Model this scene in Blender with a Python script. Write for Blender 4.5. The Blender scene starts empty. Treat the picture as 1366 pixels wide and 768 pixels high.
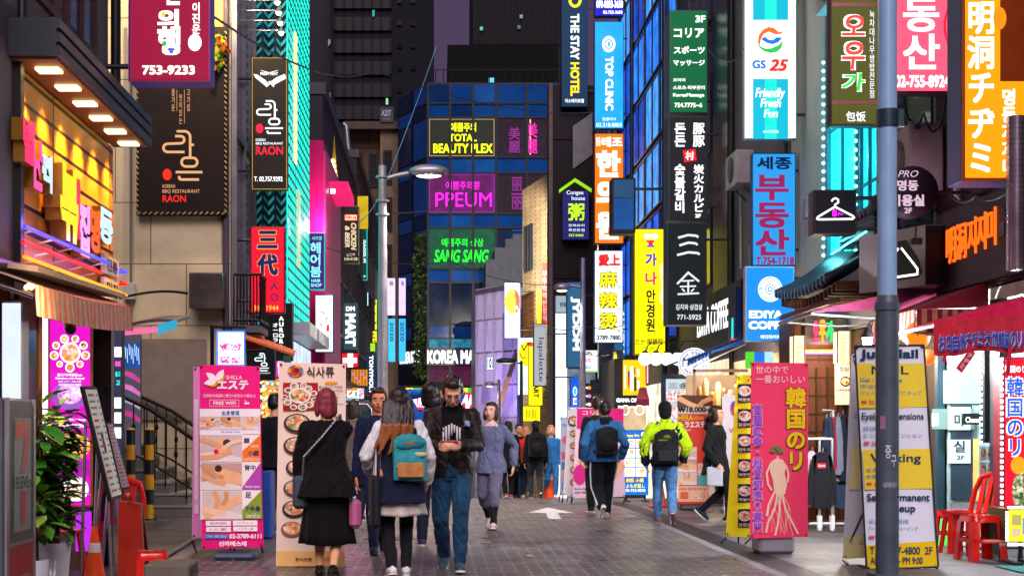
import bpy,bmesh,math,random
from mathutils import Vector,Matrix,noise
random.seed(7)
R=math.radians
SC=bpy.context.scene
COL=SC.collection
#camera
PX,PY,F,CH=585.0,572.0,1897.2,1.25
cam=bpy.data.cameras.new('camera');cam.lens=50;cam.sensor_width=36
cam.shift_x=(683-PX)/1366;cam.shift_y=(PY-384)/1366
cam.clip_start=0.1;cam.clip_end=2000
co=bpy.data.objects.new('camera',cam);COL.objects.link(co)
co.location=(0,0,CH);co.rotation_euler=(R(90),0,0);SC.camera=co
#world, sun, exposure
SUN_EL,SUN_AZ,SUN_W,SKY_W,EXPO=40,180,1.8,0.034,1.0
wd=bpy.data.worlds.new('World');SC.world=wd;wd.use_nodes=True
nt=wd.node_tree;bg=nt.nodes['Background']
sk=nt.nodes.new('ShaderNodeTexSky');sk.sky_type='NISHITA';sk.sun_disc=False
sk.sun_elevation=R(2.0);sk.sun_rotation=R(SUN_AZ)
mx=nt.nodes.new('ShaderNodeMix');mx.data_type='RGBA';mx.blend_type='MIX'
mx.inputs[0].default_value=0.8
mx.inputs[7].default_value=(1.15,0.55,1.6,1)
nt.links.new(sk.outputs[0],mx.inputs[6]);nt.links.new(mx.outputs[2],bg.inputs[0])
bg.inputs[1].default_value=SKY_W
sl=bpy.data.lights.new('sun','SUN');sl.energy=SUN_W;sl.angle=R(42);sl.color=(1.0,0.85,0.92)
so=bpy.data.objects.new('sun',sl);COL.objects.link(so)
so.rotation_euler=(R(90-SUN_EL),0,R(1))
so.location=(0,-5,20)
SC.view_settings.view_transform='Standard';SC.view_settings.look='None'
SC.view_settings.exposure=EXPO;SC.view_settings.gamma=1;SC.view_settings.use_curve_mapping=False
SC.render.engine='CYCLES'
SC.cycles.use_denoising=True
try:SC.cycles.denoiser='OPENIMAGEDENOISE'
except Exception:pass
SC.cycles.max_bounces=6;SC.cycles.diffuse_bounces=3;SC.cycles.glossy_bounces=3;SC.cycles.transmission_bounces=4
SC.cycles.transparent_max_bounces=6
SC.cycles.sample_clamp_indirect=3.0;SC.cycles.use_light_tree=True
SC.cycles.caustics_reflective=False;SC.cycles.caustics_refractive=False
#helpers
def gz(y):
 if y<20:return 0.0
 if y<32:return-0.0021*(y-20)**2
 return max(-0.3024-0.0504*(y-32),-7.0)
def S(Y):return F/Y
def wx(px,Y):return(px-PX)*Y/F
def wz(py,Y):return CH+(PY-py)*Y/F
def yon(px,X):return F*X/(px-PX)
def lin(h):
 if not isinstance(h,str):return tuple(h)
 h=h.lstrip('#');o=[]
 for i in(0,2,4):
  c=int(h[i:i+2],16)/255
  o.append(c/12.92 if c<=0.04045 else((c+0.055)/1.055)**2.4)
 return tuple(o)
_M={}
def _new(key):
 m=bpy.data.materials.new('material');m.use_nodes=True;_M[key]=m
 return m,m.node_tree,m.node_tree.nodes['Principled BSDF']
def _noise(nt,scale,detail=4,rough=0.6,stretch=None):
 tc=nt.nodes.new('ShaderNodeTexCoord');n=nt.nodes.new('ShaderNodeTexNoise')
 n.inputs['Scale'].default_value=scale;n.inputs['Detail'].default_value=detail;n.inputs['Roughness'].default_value=rough
 if stretch:
  mp=nt.nodes.new('ShaderNodeMapping');mp.inputs['Scale'].default_value=stretch
  nt.links.new(tc.outputs['Object'],mp.inputs[0]);nt.links.new(mp.outputs[0],n.inputs[0])
 else:nt.links.new(tc.outputs['Object'],n.inputs[0])
 return n
def _mix(nt,fac,a,b):
 m=nt.nodes.new('ShaderNodeMix');m.data_type='RGBA'
 if hasattr(fac,'node'):nt.links.new(fac,m.inputs[0])
 else:m.inputs[0].default_value=fac
 for k,v in((6,a),(7,b)):
  if hasattr(v,'node'):nt.links.new(v,m.inputs[k])
  else:m.inputs[k].default_value=(*v,1)
 return m.outputs[2]
def _ramp(nt,src,a,b):
 r=nt.nodes.new('ShaderNodeMapRange');r.inputs[1].default_value=a;r.inputs[2].default_value=b
 nt.links.new(src,r.inputs[0]);return r.outputs[0]
def _bump(nt,b,src,strength,dist=0.01):
 n=nt.nodes.new('ShaderNodeBump');n.inputs['Strength'].default_value=strength;n.inputs['Distance'].default_value=dist
 nt.links.new(src,n.inputs['Height']);nt.links.new(n.outputs[0],b.inputs['Normal'])
def paint(h,rough=0.55,metal=0.0,var=0.25,scale=3.0,bump=0.0,stretch=None,spec=None,coat=0.0):
 if spec is None:spec=0.4 if(rough<0.5 or metal)else 0.15
 k=('p',h,rough,metal,var,scale,bump,stretch,spec,coat)
 if k in _M:return _M[k]
 m,nt,b=_new(k);c=lin(h)
 n=_noise(nt,scale,5,0.65,stretch);f=_ramp(nt,n.outputs[0],0.3,0.7)
 nt.links.new(_mix(nt,f,tuple(x*(1-var)for x in c),tuple(min(1,x*(1+var*0.6))for x in c)),b.inputs['Base Color'])
 r2=nt.nodes.new('ShaderNodeMapRange');r2.inputs[3].default_value=max(0.02,rough-0.12);r2.inputs[4].default_value=min(1,rough+0.12)
 nt.links.new(n.outputs[0],r2.inputs[0]);nt.links.new(r2.outputs[0],b.inputs['Roughness'])
 b.inputs['Metallic'].default_value=metal;b.inputs['Specular IOR Level'].default_value=spec
 b.inputs['Coat Weight'].default_value=coat
 if bump:
  n2=_noise(nt,scale*6,4,0.6,stretch);_bump(nt,b,n2.outputs[0],bump)
 return m
GLOW=0.84
def glow(h,st=1.0,var=0.2,base=0.08,rough=0.5):
 k=('g',h,st,var,base,rough)
 if k in _M:return _M[k]
 m,nt,b=_new(k);c=lin(h)
 b.inputs['Base Color'].default_value=(*[x*base+0.002 for x in c],1);b.inputs['Roughness'].default_value=rough
 if var:
  n=_noise(nt,2.2,3,0.6)
  nt.links.new(_mix(nt,_ramp(nt,n.outputs[0],0.3,0.7),tuple(x*(1-var)for x in c),c),b.inputs['Emission Color'])
 else:b.inputs['Emission Color'].default_value=(*c,1)
 b.inputs['Emission Strength'].default_value=st*GLOW;b.inputs['Specular IOR Level'].default_value=0.12
 return m
def fabric(h,rough=0.85,var=0.22,sheen=0.04,scale=14,bump=0.25):
 k=('f',h,rough,var,sheen,scale,bump)
 if k in _M:return _M[k]
 m,nt,b=_new(k);c=lin(h)
 n=_noise(nt,scale,5,0.6);nt.links.new(_mix(nt,_ramp(nt,n.outputs[0],0.3,0.7),tuple(x*(1-var)for x in c),tuple(min(1,x*(1+var))for x in c)),b.inputs['Base Color'])
 b.inputs['Roughness'].default_value=rough;b.inputs['Specular IOR Level'].default_value=0.15;b.inputs['Sheen Weight'].default_value=sheen
 n2=_noise(nt,scale*14,2,0.5);_bump(nt,b,n2.outputs[0],bump,0.003)
 return m
def brickmat(c1,c2,cm,sx,sy,mortar=0.02,rough=0.7,axis='xz',bump=0.5,var=0.35,glowst=0.0,off=0.5):
 """brick, slab or board courses in object space; sx, sy are the size of one unit in metres"""
 k=('b',c1,c2,cm,sx,sy,mortar,rough,axis,bump,var,glowst,off)
 if k in _M:return _M[k]
 m,nt,b=_new(k)
 tc=nt.nodes.new('ShaderNodeTexCoord');sp=nt.nodes.new('ShaderNodeSeparateXYZ');cb=nt.nodes.new('ShaderNodeCombineXYZ')
 nt.links.new(tc.outputs['Object'],sp.inputs[0])
 i={'x':0,'y':1,'z':2}
 nt.links.new(sp.outputs[i[axis[0]]],cb.inputs[0]);nt.links.new(sp.outputs[i[axis[1]]],cb.inputs[1])
 t=nt.nodes.new('ShaderNodeTexBrick');nt.links.new(cb.outputs[0],t.inputs[0])
 t.offset=off
 t.inputs['Scale'].default_value=1;t.inputs['Brick Width'].default_value=sx;t.inputs['Row Height'].default_value=sy
 t.inputs['Mortar Size'].default_value=mortar*min(sx,sy);t.inputs['Mortar Smooth'].default_value=0.1
 t.inputs['Color1'].default_value=(*lin(c1),1);t.inputs['Color2'].default_value=(*lin(c2),1);t.inputs['Mortar'].default_value=(*lin(cm),1)
 n=_noise(nt,1.3,6,0.7);g=nt.nodes.new('ShaderNodeMix');g.data_type='RGBA';g.blend_type='MULTIPLY';g.inputs[0].default_value=1
 nt.links.new(t.outputs[0],g.inputs[6])
 nt.links.new(_mix(nt,_ramp(nt,n.outputs[0],0.3,0.7),(1-var,)*3,(1.0,)*3),g.inputs[7])
 nt.links.new(g.outputs[2],b.inputs['Base Color'])
 r2=nt.nodes.new('ShaderNodeMapRange');r2.inputs[1].default_value=0.3;r2.inputs[2].default_value=0.7
 r2.inputs[3].default_value=max(0.05,rough-0.18);r2.inputs[4].default_value=min(1,rough+0.15)
 nt.links.new(n.outputs[0],r2.inputs[0]);nt.links.new(r2.outputs[0],b.inputs['Roughness'])
 if axis=='xy':
  for kind in(0,1):
   if kind:v=nt.nodes.new('ShaderNodeTexVoronoi');v.inputs['Scale'].default_value=2.6;nt.links.new(tc.outputs['Object'],v.inputs[0]);f=_ramp(nt,v.outputs['Distance'],0.05,0.06);cs=((.30,.29,.30),(1,1,1))
   else:f=_ramp(nt,_noise(nt,0.55,7,0.75).outputs[0],0.36,0.56);cs=((.5,.47,.47),(1,1,1))
   q=nt.nodes.new('ShaderNodeMix');q.data_type='RGBA';q.blend_type='MULTIPLY';q.inputs[0].default_value=1
   nt.links.new(g.outputs[2],q.inputs[6]);nt.links.new(_mix(nt,f,*cs),q.inputs[7]);nt.links.new(q.outputs[2],b.inputs['Base Color']);g=q
 n2=_noise(nt,30,3,0.6);ad=nt.nodes.new('ShaderNodeMath');ad.operation='MULTIPLY_ADD';ad.inputs[1].default_value=-1.0
 nt.links.new(t.outputs['Fac'],ad.inputs[0]);nt.links.new(n2.outputs[0],ad.inputs[2])
 b.inputs['Specular IOR Level'].default_value=0.5 if axis=='xy' else 0.15
 _bump(nt,b,ad.outputs[0],bump,0.006)
 return m
def foodmat(seed=0,a='c8301c',b='e8a040',c='f0e4c8',d='4f7a2c',st=0.0):
 k=('food',seed,a,b,c,d,st)
 if k in _M:return _M[k]
 m,nt,bs=_new(k)
 tc=nt.nodes.new('ShaderNodeTexCoord');mp=nt.nodes.new('ShaderNodeMapping');mp.inputs['Location'].default_value=(seed*3.1,seed*1.7,seed*2.3)
 v=nt.nodes.new('ShaderNodeTexVoronoi');v.inputs['Scale'].default_value=38
 nt.links.new(tc.outputs['Object'],mp.inputs[0]);nt.links.new(mp.outputs[0],v.inputs[0])
 sp=nt.nodes.new('ShaderNodeSeparateColor');nt.links.new(v.outputs['Color'],sp.inputs[0])
 cr=nt.nodes.new('ShaderNodeValToRGB');e=cr.color_ramp.elements
 e[0].color=(*lin(a),1);e[0].position=0.0;e[1].color=(*lin(d),1);e[1].position=0.95
 for p,q in((0.35,b),(0.68,c)):
  x=e.new(p);x.color=(*lin(q),1)
 nt.links.new(sp.outputs[0],cr.inputs[0]);nt.links.new(cr.outputs[0],bs.inputs['Base Color']);bs.inputs['Roughness'].default_value=0.5
 if st:
  nt.links.new(cr.outputs[0],bs.inputs['Emission Color']);bs.inputs['Emission Strength'].default_value=st*GLOW
 return m
def glassmat(h,rough=0.12,spec=0.35,var=0.3):
 return paint(h,rough=max(rough,0.05),var=var,scale=0.6,spec=spec)
def tag(o,label=None,cat=None,group=None,kind=None):
 if label:o['label']=label
 if cat:o['category']=cat
 if group:o['group']=group
 if kind:o['kind']=kind
 return o
def empty(name,loc,label=None,cat=None,group=None,rz=0.0):
 o=bpy.data.objects.new(name,None);COL.objects.link(o);o.location=loc;o.rotation_euler=(0,0,rz)
 o.empty_display_size=0.2
 return tag(o,label,cat,group)
def kids(o):return[c for c in COL.objects if c.parent==o]
def copy_tree(o,parent=None,first=True):
 c=o.copy();COL.objects.link(c)
 if parent is not None:c.parent=parent
 for ch in list(o.children):copy_tree(ch,c,False)
 return c
_TX={};_TO=[]
def textmesh(s,bold=0.0,ext=0.0):
 k=(s,bold,ext)
 if k not in _TX:
  if not _TO:
   c=bpy.data.curves.new('lettering','FONT');c.size=1;c.resolution_u=3;_TO.append(bpy.data.objects.new('lettering',c))
  o=_TO[0];o.data.body=s;o.data.offset=bold;o.data.extrude=ext;m=o.to_mesh()
  _TX[k]=([tuple(v.co)for v in m.vertices],[tuple(p.vertices)for p in m.polygons]);o.to_mesh_clear()
 return _TX[k]
class MB:
 """collects shapes in world (or parent) coordinates; build() links them as ONE mesh object"""
 def __init__(s):s.v=[];s.f=[];s.mi=[];s.sm=[];s.mats=[]
 def m(s,mat):
  if mat not in s.mats:s.mats.append(mat)
  return s.mats.index(mat)
 def add(s,vs,fs,mat,smooth=False):
  o=len(s.v);s.v+=[tuple(p)for p in vs];k=s.m(mat)
  for f in fs:s.f.append(tuple(i+o for i in f));s.mi.append(k);s.sm.append(smooth)
  return s
 def box(s,x0,x1,y0,y1,z0,z1,mat,bevel=0.0):
  x0,x1=min(x0,x1),max(x0,x1);y0,y1=min(y0,y1),max(y0,y1);z0,z1=min(z0,z1),max(z0,z1)
  if not bevel:
   vs=[(x,y,z)for x in(x0,x1)for y in(y0,y1)for z in(z0,z1)]
   return s.add(vs,[(0,1,3,2),(4,6,7,5),(0,4,5,1),(2,3,7,6),(0,2,6,4),(1,5,7,3)],mat)
  b=min(bevel,(x1-x0)/2.01,(y1-y0)/2.01,(z1-z0)/2.01);vs=[];idx={}
  for a,X,ex in((0,x0,1),(1,x1,-1)):
   for c,Y,ey in((0,y0,1),(1,y1,-1)):
    for d,Z,ez in((0,z0,1),(1,z1,-1)):
     for ax in range(3):
      p=[X+ex*b,Y+ey*b,Z+ez*b];p[ax]=(X,Y,Z)[ax]
      idx[(a,c,d,ax)]=len(vs);vs.append(tuple(p))
  fs=[]
  for ax in range(3):
   for e in(0,1):
    q=[]
    for u,w in((0,0),(1,0),(1,1),(0,1)):
     t=[0,0,0];t[ax]=e;o=[i for i in range(3)if i!=ax];t[o[0]]=u;t[o[1]]=w;q.append(idx[(*t,ax)])
    fs.append(tuple(q))
  for ax in range(3):
   o=[i for i in range(3)if i!=ax]
   for u in(0,1):
    for w in(0,1):
     q=[]
     for e,n in((0,o[0]),(1,o[0]),(1,o[1]),(0,o[1])):
      t=[0,0,0];t[ax]=e;t[o[0]]=u;t[o[1]]=w;q.append(idx[(*t,n)])
     fs.append(tuple(q))
  for a in(0,1):
   for c in(0,1):
    for d in(0,1):fs.append(tuple(idx[(a,c,d,x)]for x in range(3)))
  return s.add(vs,fs,mat)
 def quad(s,a,b,c,d,mat):return s.add([a,b,c,d],[(0,1,2,3)],mat)
 def prism(s,pts,n,mat):
  """a flat outline given as 3-D points, thickened along the vector n"""
  k=len(pts);n=Vector(n);vs=[tuple(Vector(p))for p in pts]+[tuple(Vector(p)+n)for p in pts]
  fs=[tuple(range(k)),tuple(range(2*k-1,k-1,-1))]+[(i,(i+1)%k,(i+1)%k+k,i+k)for i in range(k)]
  return s.add(vs,fs,mat)
 def slab(s,a,b,c,d,t,mat):
  """a quad a-b-c-d with real thickness t"""
  A,B,D=Vector(a),Vector(b),Vector(d);n=(B-A).cross(D-A).normalized()*t
  return s.prism([a,b,c,d],n,mat)
 def tube(s,pts,r,mat,n=8,caps=True,smooth=True):
  pts=[Vector(p)for p in pts];k=len(pts);rr=r if isinstance(r,(list,tuple))else[r]*k
  vs=[];fs=[];up=None
  for i,p in enumerate(pts):
   t=(pts[min(i+1,k-1)]-pts[max(i-1,0)]).normalized()
   if up is None:up=Vector((0,0,1))if abs(t.z)<0.9 else Vector((1,0,0))
   a=t.cross(up).normalized();up=a.cross(t).normalized()
   for j in range(n):
    w=2*math.pi*j/n;vs.append(p+(a*math.cos(w)+up*math.sin(w))*rr[i])
  for i in range(k-1):
   for j in range(n):fs.append((i*n+j,i*n+(j+1)%n,(i+1)*n+(j+1)%n,(i+1)*n+j))
  s.add(vs,fs,mat,smooth)
  if caps:
   s.add(vs[:n],[tuple(range(n-1,-1,-1))],mat);s.add(vs[-n:],[tuple(range(n))],mat)
  return s
 def lathe(s,c,prof,mat,n=20,axis='z',smooth=True):
  """prof: (radius, height) pairs turned about an axis through c"""
  vs=[];fs=[];c=Vector(c)
  for r,h in prof:
   for j in range(n):
    w=2*math.pi*j/n;u,v=r*math.cos(w),r*math.sin(w)
    vs.append(c+Vector({'z':(u,v,h),'y':(u,h,v),'x':(h,u,v)}[axis]))
  for i in range(len(prof)-1):
   for j in range(n):fs.append((i*n+j,i*n+(j+1)%n,(i+1)*n+(j+1)%n,(i+1)*n+j))
  s.add(vs,fs,mat,smooth)
  if prof[0][0]>1e-4:s.add(vs[:n],[tuple(range(n-1,-1,-1))],mat)
  if prof[-1][0]>1e-4:s.add(vs[-n:],[tuple(range(n))],mat)
  return s
 def ball(s,c,r,mat,n=14,sc=(1,1,1)):
  vs=[];fs=[];m=n//2;c=Vector(c)
  for i in range(1,m):
   a=math.pi*i/m
   for j in range(n):
    w=2*math.pi*j/n;vs.append((c.x+r*sc[0]*math.sin(a)*math.cos(w),c.y+r*sc[1]*math.sin(a)*math.sin(w),c.z+r*sc[2]*math.cos(a)))
  vs+=[(c.x,c.y,c.z+r*sc[2]),(c.x,c.y,c.z-r*sc[2])];T,B=len(vs)-2,len(vs)-1
  for i in range(m-2):
   for j in range(n):fs.append((i*n+j,(i+1)*n+j,(i+1)*n+(j+1)%n,i*n+(j+1)%n))
  for j in range(n):fs.append((T,j,(j+1)%n));fs.append((B,(m-2)*n+(j+1)%n,(m-2)*n+j))
  return s.add(vs,fs,mat,True)
 def build(s,name,parent=None,label=None,cat=None,group=None,kind=None):
  me=bpy.data.meshes.new(name);org=Vector((0,0,0))
  if parent is not None:
   p,org=parent,Vector((0,0,0))
   while p is not None:org+=Vector(p.location);p=p.parent
  vs=s.v
  if parent is None and vs:
   xs,ys,zs=zip(*vs);org=Vector(((min(xs)+max(xs))/2,(min(ys)+max(ys))/2,min(zs)))
  me.from_pydata([(x-org.x,y-org.y,z-org.z)for x,y,z in vs],[],s.f)
  for m in s.mats:me.materials.append(m)
  me.polygons.foreach_set('material_index',s.mi);me.polygons.foreach_set('use_smooth',s.sm);me.update()
  o=bpy.data.objects.new(name,me);COL.objects.link(o)
  if parent is not None:o.parent=parent
  else:o.location=org
  return tag(o,label,cat,group,kind)
class Pr(MB):
 """flat print, lettering and emblems on a face. Coordinates are read off the photograph (optionally in an enlarged view
    v = (ox, oy, scale)) and put on the upright plane at depth Y, or through any mapping fn(a, b, lift)."""
 def __init__(s,Y=None,v=None,fn=None,off=0.003,base=0):
  super().__init__();s.Y,s.view,s.fn,s.off,s.L=Y,v or(0,0,1),fn,off,base;s.n=0
 def pt(s,x,y,e=0.0):
  l=s.off*(s.L+1)+e+s.n*6e-5
  if s.fn:return s.fn(x,y,l)
  ox,oy,sc=s.view;x,y=ox+x/sc,oy+y/sc
  return(wx(x,s.Y),s.Y-l,wz(y,s.Y))
 def lay(s,n):s.L=n;return s
 def add(s,*a,**k):s.n+=1;return super().add(*a,**k)
 def poly(s,pts,mat):return s.add([s.pt(*p)for p in pts],[tuple(range(len(pts)))],mat)
 def rect(s,x0,y0,x1,y1,mat):return s.poly([(x0,y0),(x1,y0),(x1,y1),(x0,y1)],mat)
 def ell(s,cx,cy,rx,ry,mat,n=24,a0=0,a1=360):
  ps=[(cx+rx*math.cos(R(a0+(a1-a0)*i/n)),cy+ry*math.sin(R(a0+(a1-a0)*i/n)))for i in range(n+(a1-a0<360))]
  return s.poly(ps,mat)
 def line(s,pts,w,mat,closed=False):
  """a stroke of width w with mitred joints"""
  k=len(pts);q=[]
  for i,p in enumerate(pts):
   a=pts[(i-1)%k]if(closed or i>0)else p;b=pts[(i+1)%k]if(closed or i<k-1)else p
   d1=Vector((p[0]-a[0],p[1]-a[1]));d2=Vector((b[0]-p[0],b[1]-p[1]))
   if d1.length<1e-9:d1=d2
   if d2.length<1e-9:d2=d1
   d1.normalize();d2.normalize();t=d1+d2
   if t.length<1e-6:t=d1
   t.normalize();n=Vector((-t.y,t.x));c=max(0.4,n.dot(Vector((-d1.y,d1.x))))
   q.append((p[0]+n.x*w/2/c,p[1]+n.y*w/2/c));q.append((p[0]-n.x*w/2/c,p[1]-n.y*w/2/c))
  vs=[s.pt(*p)for p in q]
  fs=[(2*i,2*i+1,(2*i+3)%(2*k),(2*i+2)%(2*k))for i in range(k if closed else k-1)]
  return s.add(vs,fs,mat)
 def ring(s,cx,cy,rx,ry,w,mat,n=28,a0=0,a1=360):
  full=a1-a0>=360
  return s.line([(cx+rx*math.cos(R(a0+(a1-a0)*i/n)),cy+ry*math.sin(R(a0+(a1-a0)*i/n)))for i in range(n if full else n+1)],w,mat,full)
 def border(s,x0,y0,x1,y1,w,mat):return s.line([(x0,y0),(x1,y0),(x1,y1),(x0,y1)],w,mat,True)
 def _put(s,vs,fs,f,mat,d,bold=0.0):
  """d > 0 gives the letters depth (raised channel letters); bold thickens the strokes"""
  for k,(a,c)in enumerate(((0,0),(1,1),(-1,1),(1,-1),(-1,-1))if bold>.012 else((0,0),)):
   s.add([s.pt(*f(x+a*bold*.8,y+c*bold*.8),e=(d if z>0 else 0.0)+k*s.off*.09)for x,y,z in vs],fs,mat)
 def t(s,txt,x0,y0,x1,y1,mat,bold=0.02,rot=False,d=0.0,shear=0.0,flip=False):
  """lettering stretched to the box; rot: turned clockwise, reading downwards"""
  vs,fs=textmesh(txt,0,0.1 if d else 0.0)
  if not vs:return s
  if shear:vs=[(x+shear*y,y,z)for x,y,z in vs]
  xs=[v[0]for v in vs];ys=[v[1]for v in vs];q=bold*.8 if bold>.012 else 0;a,b,c,e=min(xs)-q,max(xs)+q,min(ys)-q,max(ys)+q
  if e-c<0.3:c,e=min(c,0),max(e,0.7)
  U=lambda x:(x-a)/(b-a+1e-9);W=lambda y:(y-c)/(e-c+1e-9)
  if flip:f=lambda x,y:(x1-U(x)*(x1-x0),y1-W(y)*(y1-y0))
  elif rot:f=lambda x,y:(x0+W(y)*(x1-x0),y0+U(x)*(y1-y0))
  else:f=lambda x,y:(x0+U(x)*(x1-x0),y1-W(y)*(y1-y0))
  s._put(vs,fs,f,mat,d,bold);return s
 def vt(s,txt,x0,y0,x1,y1,mat,bold=0.02,d=0.0):
  """characters stacked one above the other, one em box to a cell"""
  n=len(txt);h=(y1-y0)/n
  for i,ch in enumerate(txt):
   if ch==' ':continue
   vs,fs=textmesh(ch,0,0.1 if d else 0.0)
   if not vs:continue
   if ord(ch)<0x2e80:
    xs=[v[0]for v in vs];cx=(min(xs)+max(xs))/2
    f=lambda x,y:((x0+x1)/2+(x-cx)*(x1-x0),y0+(i+0.88-y)*h)
   else:f=lambda x,y:(x0+x*(x1-x0),y0+(i+0.88-y)*h)
   s._put(vs,fs,f,mat,d,bold)
  return s
 def bowl(s,cx,cy,r,k,rim='2a2220',sq=0.8,plate=None,fm=None):
  """a printed dish of food"""
  L=s.L
  s.ell(cx,cy,r,r*sq,paint(plate or rim,0.5,var=0.15));s.L=L+1
  s.ell(cx,cy-r*0.06,r*0.8,r*sq*0.72,fm or foodmat(k));s.L=L
  return s
#ground, road, pavements
def sheet(name,x0,x1,ys,dz,mat):
 b=MB()
 for i in range(len(ys)-1):
  b.quad((x0,ys[i],gz(ys[i])+dz),(x1,ys[i],gz(ys[i])+dz),(x1,ys[i+1],gz(ys[i+1])+dz),(x0,ys[i+1],gz(ys[i+1])+dz),mat)
 return b.build(name,kind='structure')
YS=[-20,0,10,16,20]+[20+0.5*i for i in range(1,25)]+[36,45,60,80,110,150,200,400]
ASPH=paint('39383c',0.7,var=0.2,scale=1)
sheet('ground',-250,250,YS,-0.02,ASPH)
PAVER=brickmat('4c484c','262529','a0948f',0.24,0.12,0.10,0.40,'xy',0.15,0.3)
SLAB=brickmat('6d666b','5b555a','3a363a',0.6,0.3,0.03,0.55,'xy',0.25,0.4)
sheet('road',-2.45,2.86,YS,0.0,PAVER)
sheet('pavement',-5.2,-2.6,YS,0.0,SLAB)
sheet('pavement',3.30,5.6,YS,0.0,SLAB)
sheet('kerb_strip',-2.6,-2.45,YS,0.004,paint('77727a',0.6,var=0.3,scale=4))
sheet('gutter',2.98,3.30,YS,0.0,paint('232227',0.5,var=0.4,scale=5,bump=0.3))
sheet('road_line',2.86,2.98,YS,0.004,paint('77747a',0.6,var=0.45,scale=7))
b=MB();am=paint('cfccd2',0.6,var=0.3,scale=9);ay=18.5
def gp(px,py):
 Y=CH*F/(py-PY);return(wx(px,Y),Y,0.006)
b.add([gp(705,683.5),gp(731,677),gp(766.5,684.3),gp(744,684.6),gp(749,692.3),gp(732,692.3),gp(728,684.2)],[(0,1,2,3,4,5,6)],am)
b.build('road_marking',kind='structure')
b=MB();b.lathe((-0.55,16.2,0.003),[(0.0,0.003),(0.27,0.003),(0.3,0.001),(0.3,0.0)],paint('2b2a2c',0.45,0.6,var=0.4,scale=20),28)
b.build('manhole_cover',label='round dark iron manhole cover set in the paved street',cat='manhole cover')
CONC=paint('5c5660',0.75,var=0.25,scale=1.4,bump=0.25)
DARK=paint('17161a',0.5,var=0.3);STEEL=paint('3c4048',0.38,0.7,var=0.3,scale=2);ALU=paint('9a9ba0',0.35,0.8,var=0.2)
BLACK=paint('0c0c0e',0.45,var=0.3);WHITE=paint('d8d6d4',0.5,var=0.06);WOOD=paint('5a3a24',0.6,var=0.35,stretch=(1,1,8),scale=2)
def spot(name,loc,aim,w,col,cone=70,blend=0.6,r=0.04):
 l=bpy.data.lights.new(name,'SPOT');l.energy=w;l.color=col;l.spot_size=R(cone);l.spot_blend=blend;l.shadow_soft_size=r
 o=bpy.data.objects.new(name,l);COL.objects.link(o);o.location=loc
 o.rotation_euler=(Vector(aim)-Vector(loc)).to_track_quat('-Z','Y').to_euler();return o
def lamp(name,loc,w,col,r=0.06):
 l=bpy.data.lights.new(name,'POINT');l.energy=w;l.color=col;l.shadow_soft_size=r
 o=bpy.data.objects.new(name,l);COL.objects.link(o);o.location=loc;return o
def window(parent,plane,c,a0,a1,z0,z1,glass,frame,fw=0.05,nx=1,nz=1,out=0.03):
 """a framed window on a wall face. plane 'x': wall faces along X at X=c, a is Y; plane 'y': faces -Y at Y=c, a is X. out = signed lift"""
 f=MB();g=MB()
 def bx(B,p0,p1,q0,q1,o0,o1,m):
  if plane=='x':B.box(c+o0,c+o1,p0,p1,q0,q1,m)
  else:B.box(p0,p1,c+o0,c+o1,q0,q1,m)
 s=1 if out>0 else-1
 bx(g,a0+fw*.5,a1-fw*.5,z0+fw*.5,z1-fw*.5,s*0.004,s*0.014,glass)
 bx(f,a0,a1,z0,z0+fw,s*0.002,out,frame);bx(f,a0,a1,z1-fw,z1,s*0.002,out,frame)
 bx(f,a0,a0+fw,z0+fw,z1-fw,s*0.002,out,frame);bx(f,a1-fw,a1,z0+fw,z1-fw,s*0.002,out,frame)
 for i in range(1,nx):
  p=a0+(a1-a0)*i/nx;bx(f,p-fw*.3,p+fw*.3,z0+fw,z1-fw,s*0.002,out*.9,frame)
 for i in range(1,nz):
  q=z0+(z1-z0)*i/nz;bx(f,a0+fw,a1-fw,q-fw*.3,q+fw*.3,s*0.002,out*.8,frame)
 fo=f.build('window',parent);g.build('pane',fo);return fo
#left: restaurant with the board-clad front
bl=empty('restaurant_building',(-4.2,12,0),'restaurant front clad in warm lit orange boards with steel canopy','building')
b=MB();b.box(-7,-3.25,9.2,10.9,2.32,10,CONC);b.box(-7,-3.28,9.2,10.9,-0.3,2.30,paint('5b3c2a',0.6,var=0.3,stretch=(6,6,1)))
b.build('pillar',bl)
PLANK=brickmat('d08c28','aa6a1c','0a0604',2.05,0.2,0.09,0.5,'yz',0.6,0.45,off=0.0)
b=MB();b.box(-3.45,-3.25,10.92,14.2,2.42,4.05,PLANK);b.build('board_wall',bl)
b=MB();b.box(-3.26,-3.19,10.86,10.95,2.4,4.05,BLACK);b.build('corner_trim',bl)
b=MB();b.box(-7,-3.3,10.91,14.2,4.06,10,paint('5a4f56',0.75,var=0.35,scale=1.2));b.build('wall',bl)
for y0,y1 in((11.1,12.1),(12.5,13.6)):
 window(bl,'x',-3.3,y0,y1,4.75,6.6,glassmat('3c3a44'),paint('4a2f2c',0.5),0.07,2,2,0.05)
b=MB();b.tube([(-3.22,11.0,4.4),(-3.22,11.0,8)],0.04,STEEL);b.build('drainpipe',bl);b=MB();b.tube([(-3.2,14.1,4.4),(-3.2,14.1,8)],0.05,BLACK);b.build('drainpipe',bl)
CAN=paint('30343c',0.45,0.5,var=0.25)
b=MB();b.box(-3.25,-2.89,10.75,14.2,4.07,4.36,CAN)
for k in range(3):b.box(-2.89,-2.86,10.75,14.2,4.07+k*0.105,4.14+k*0.105,CAN)
cnp=b.build('canopy',bl)
b=MB();b.box(-3.24,-2.9,10.8,14.18,4.055,4.068,paint('8a5a2a',0.5,var=0.3,stretch=(1,6,1)));b.build('soffit',cnp)
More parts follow.
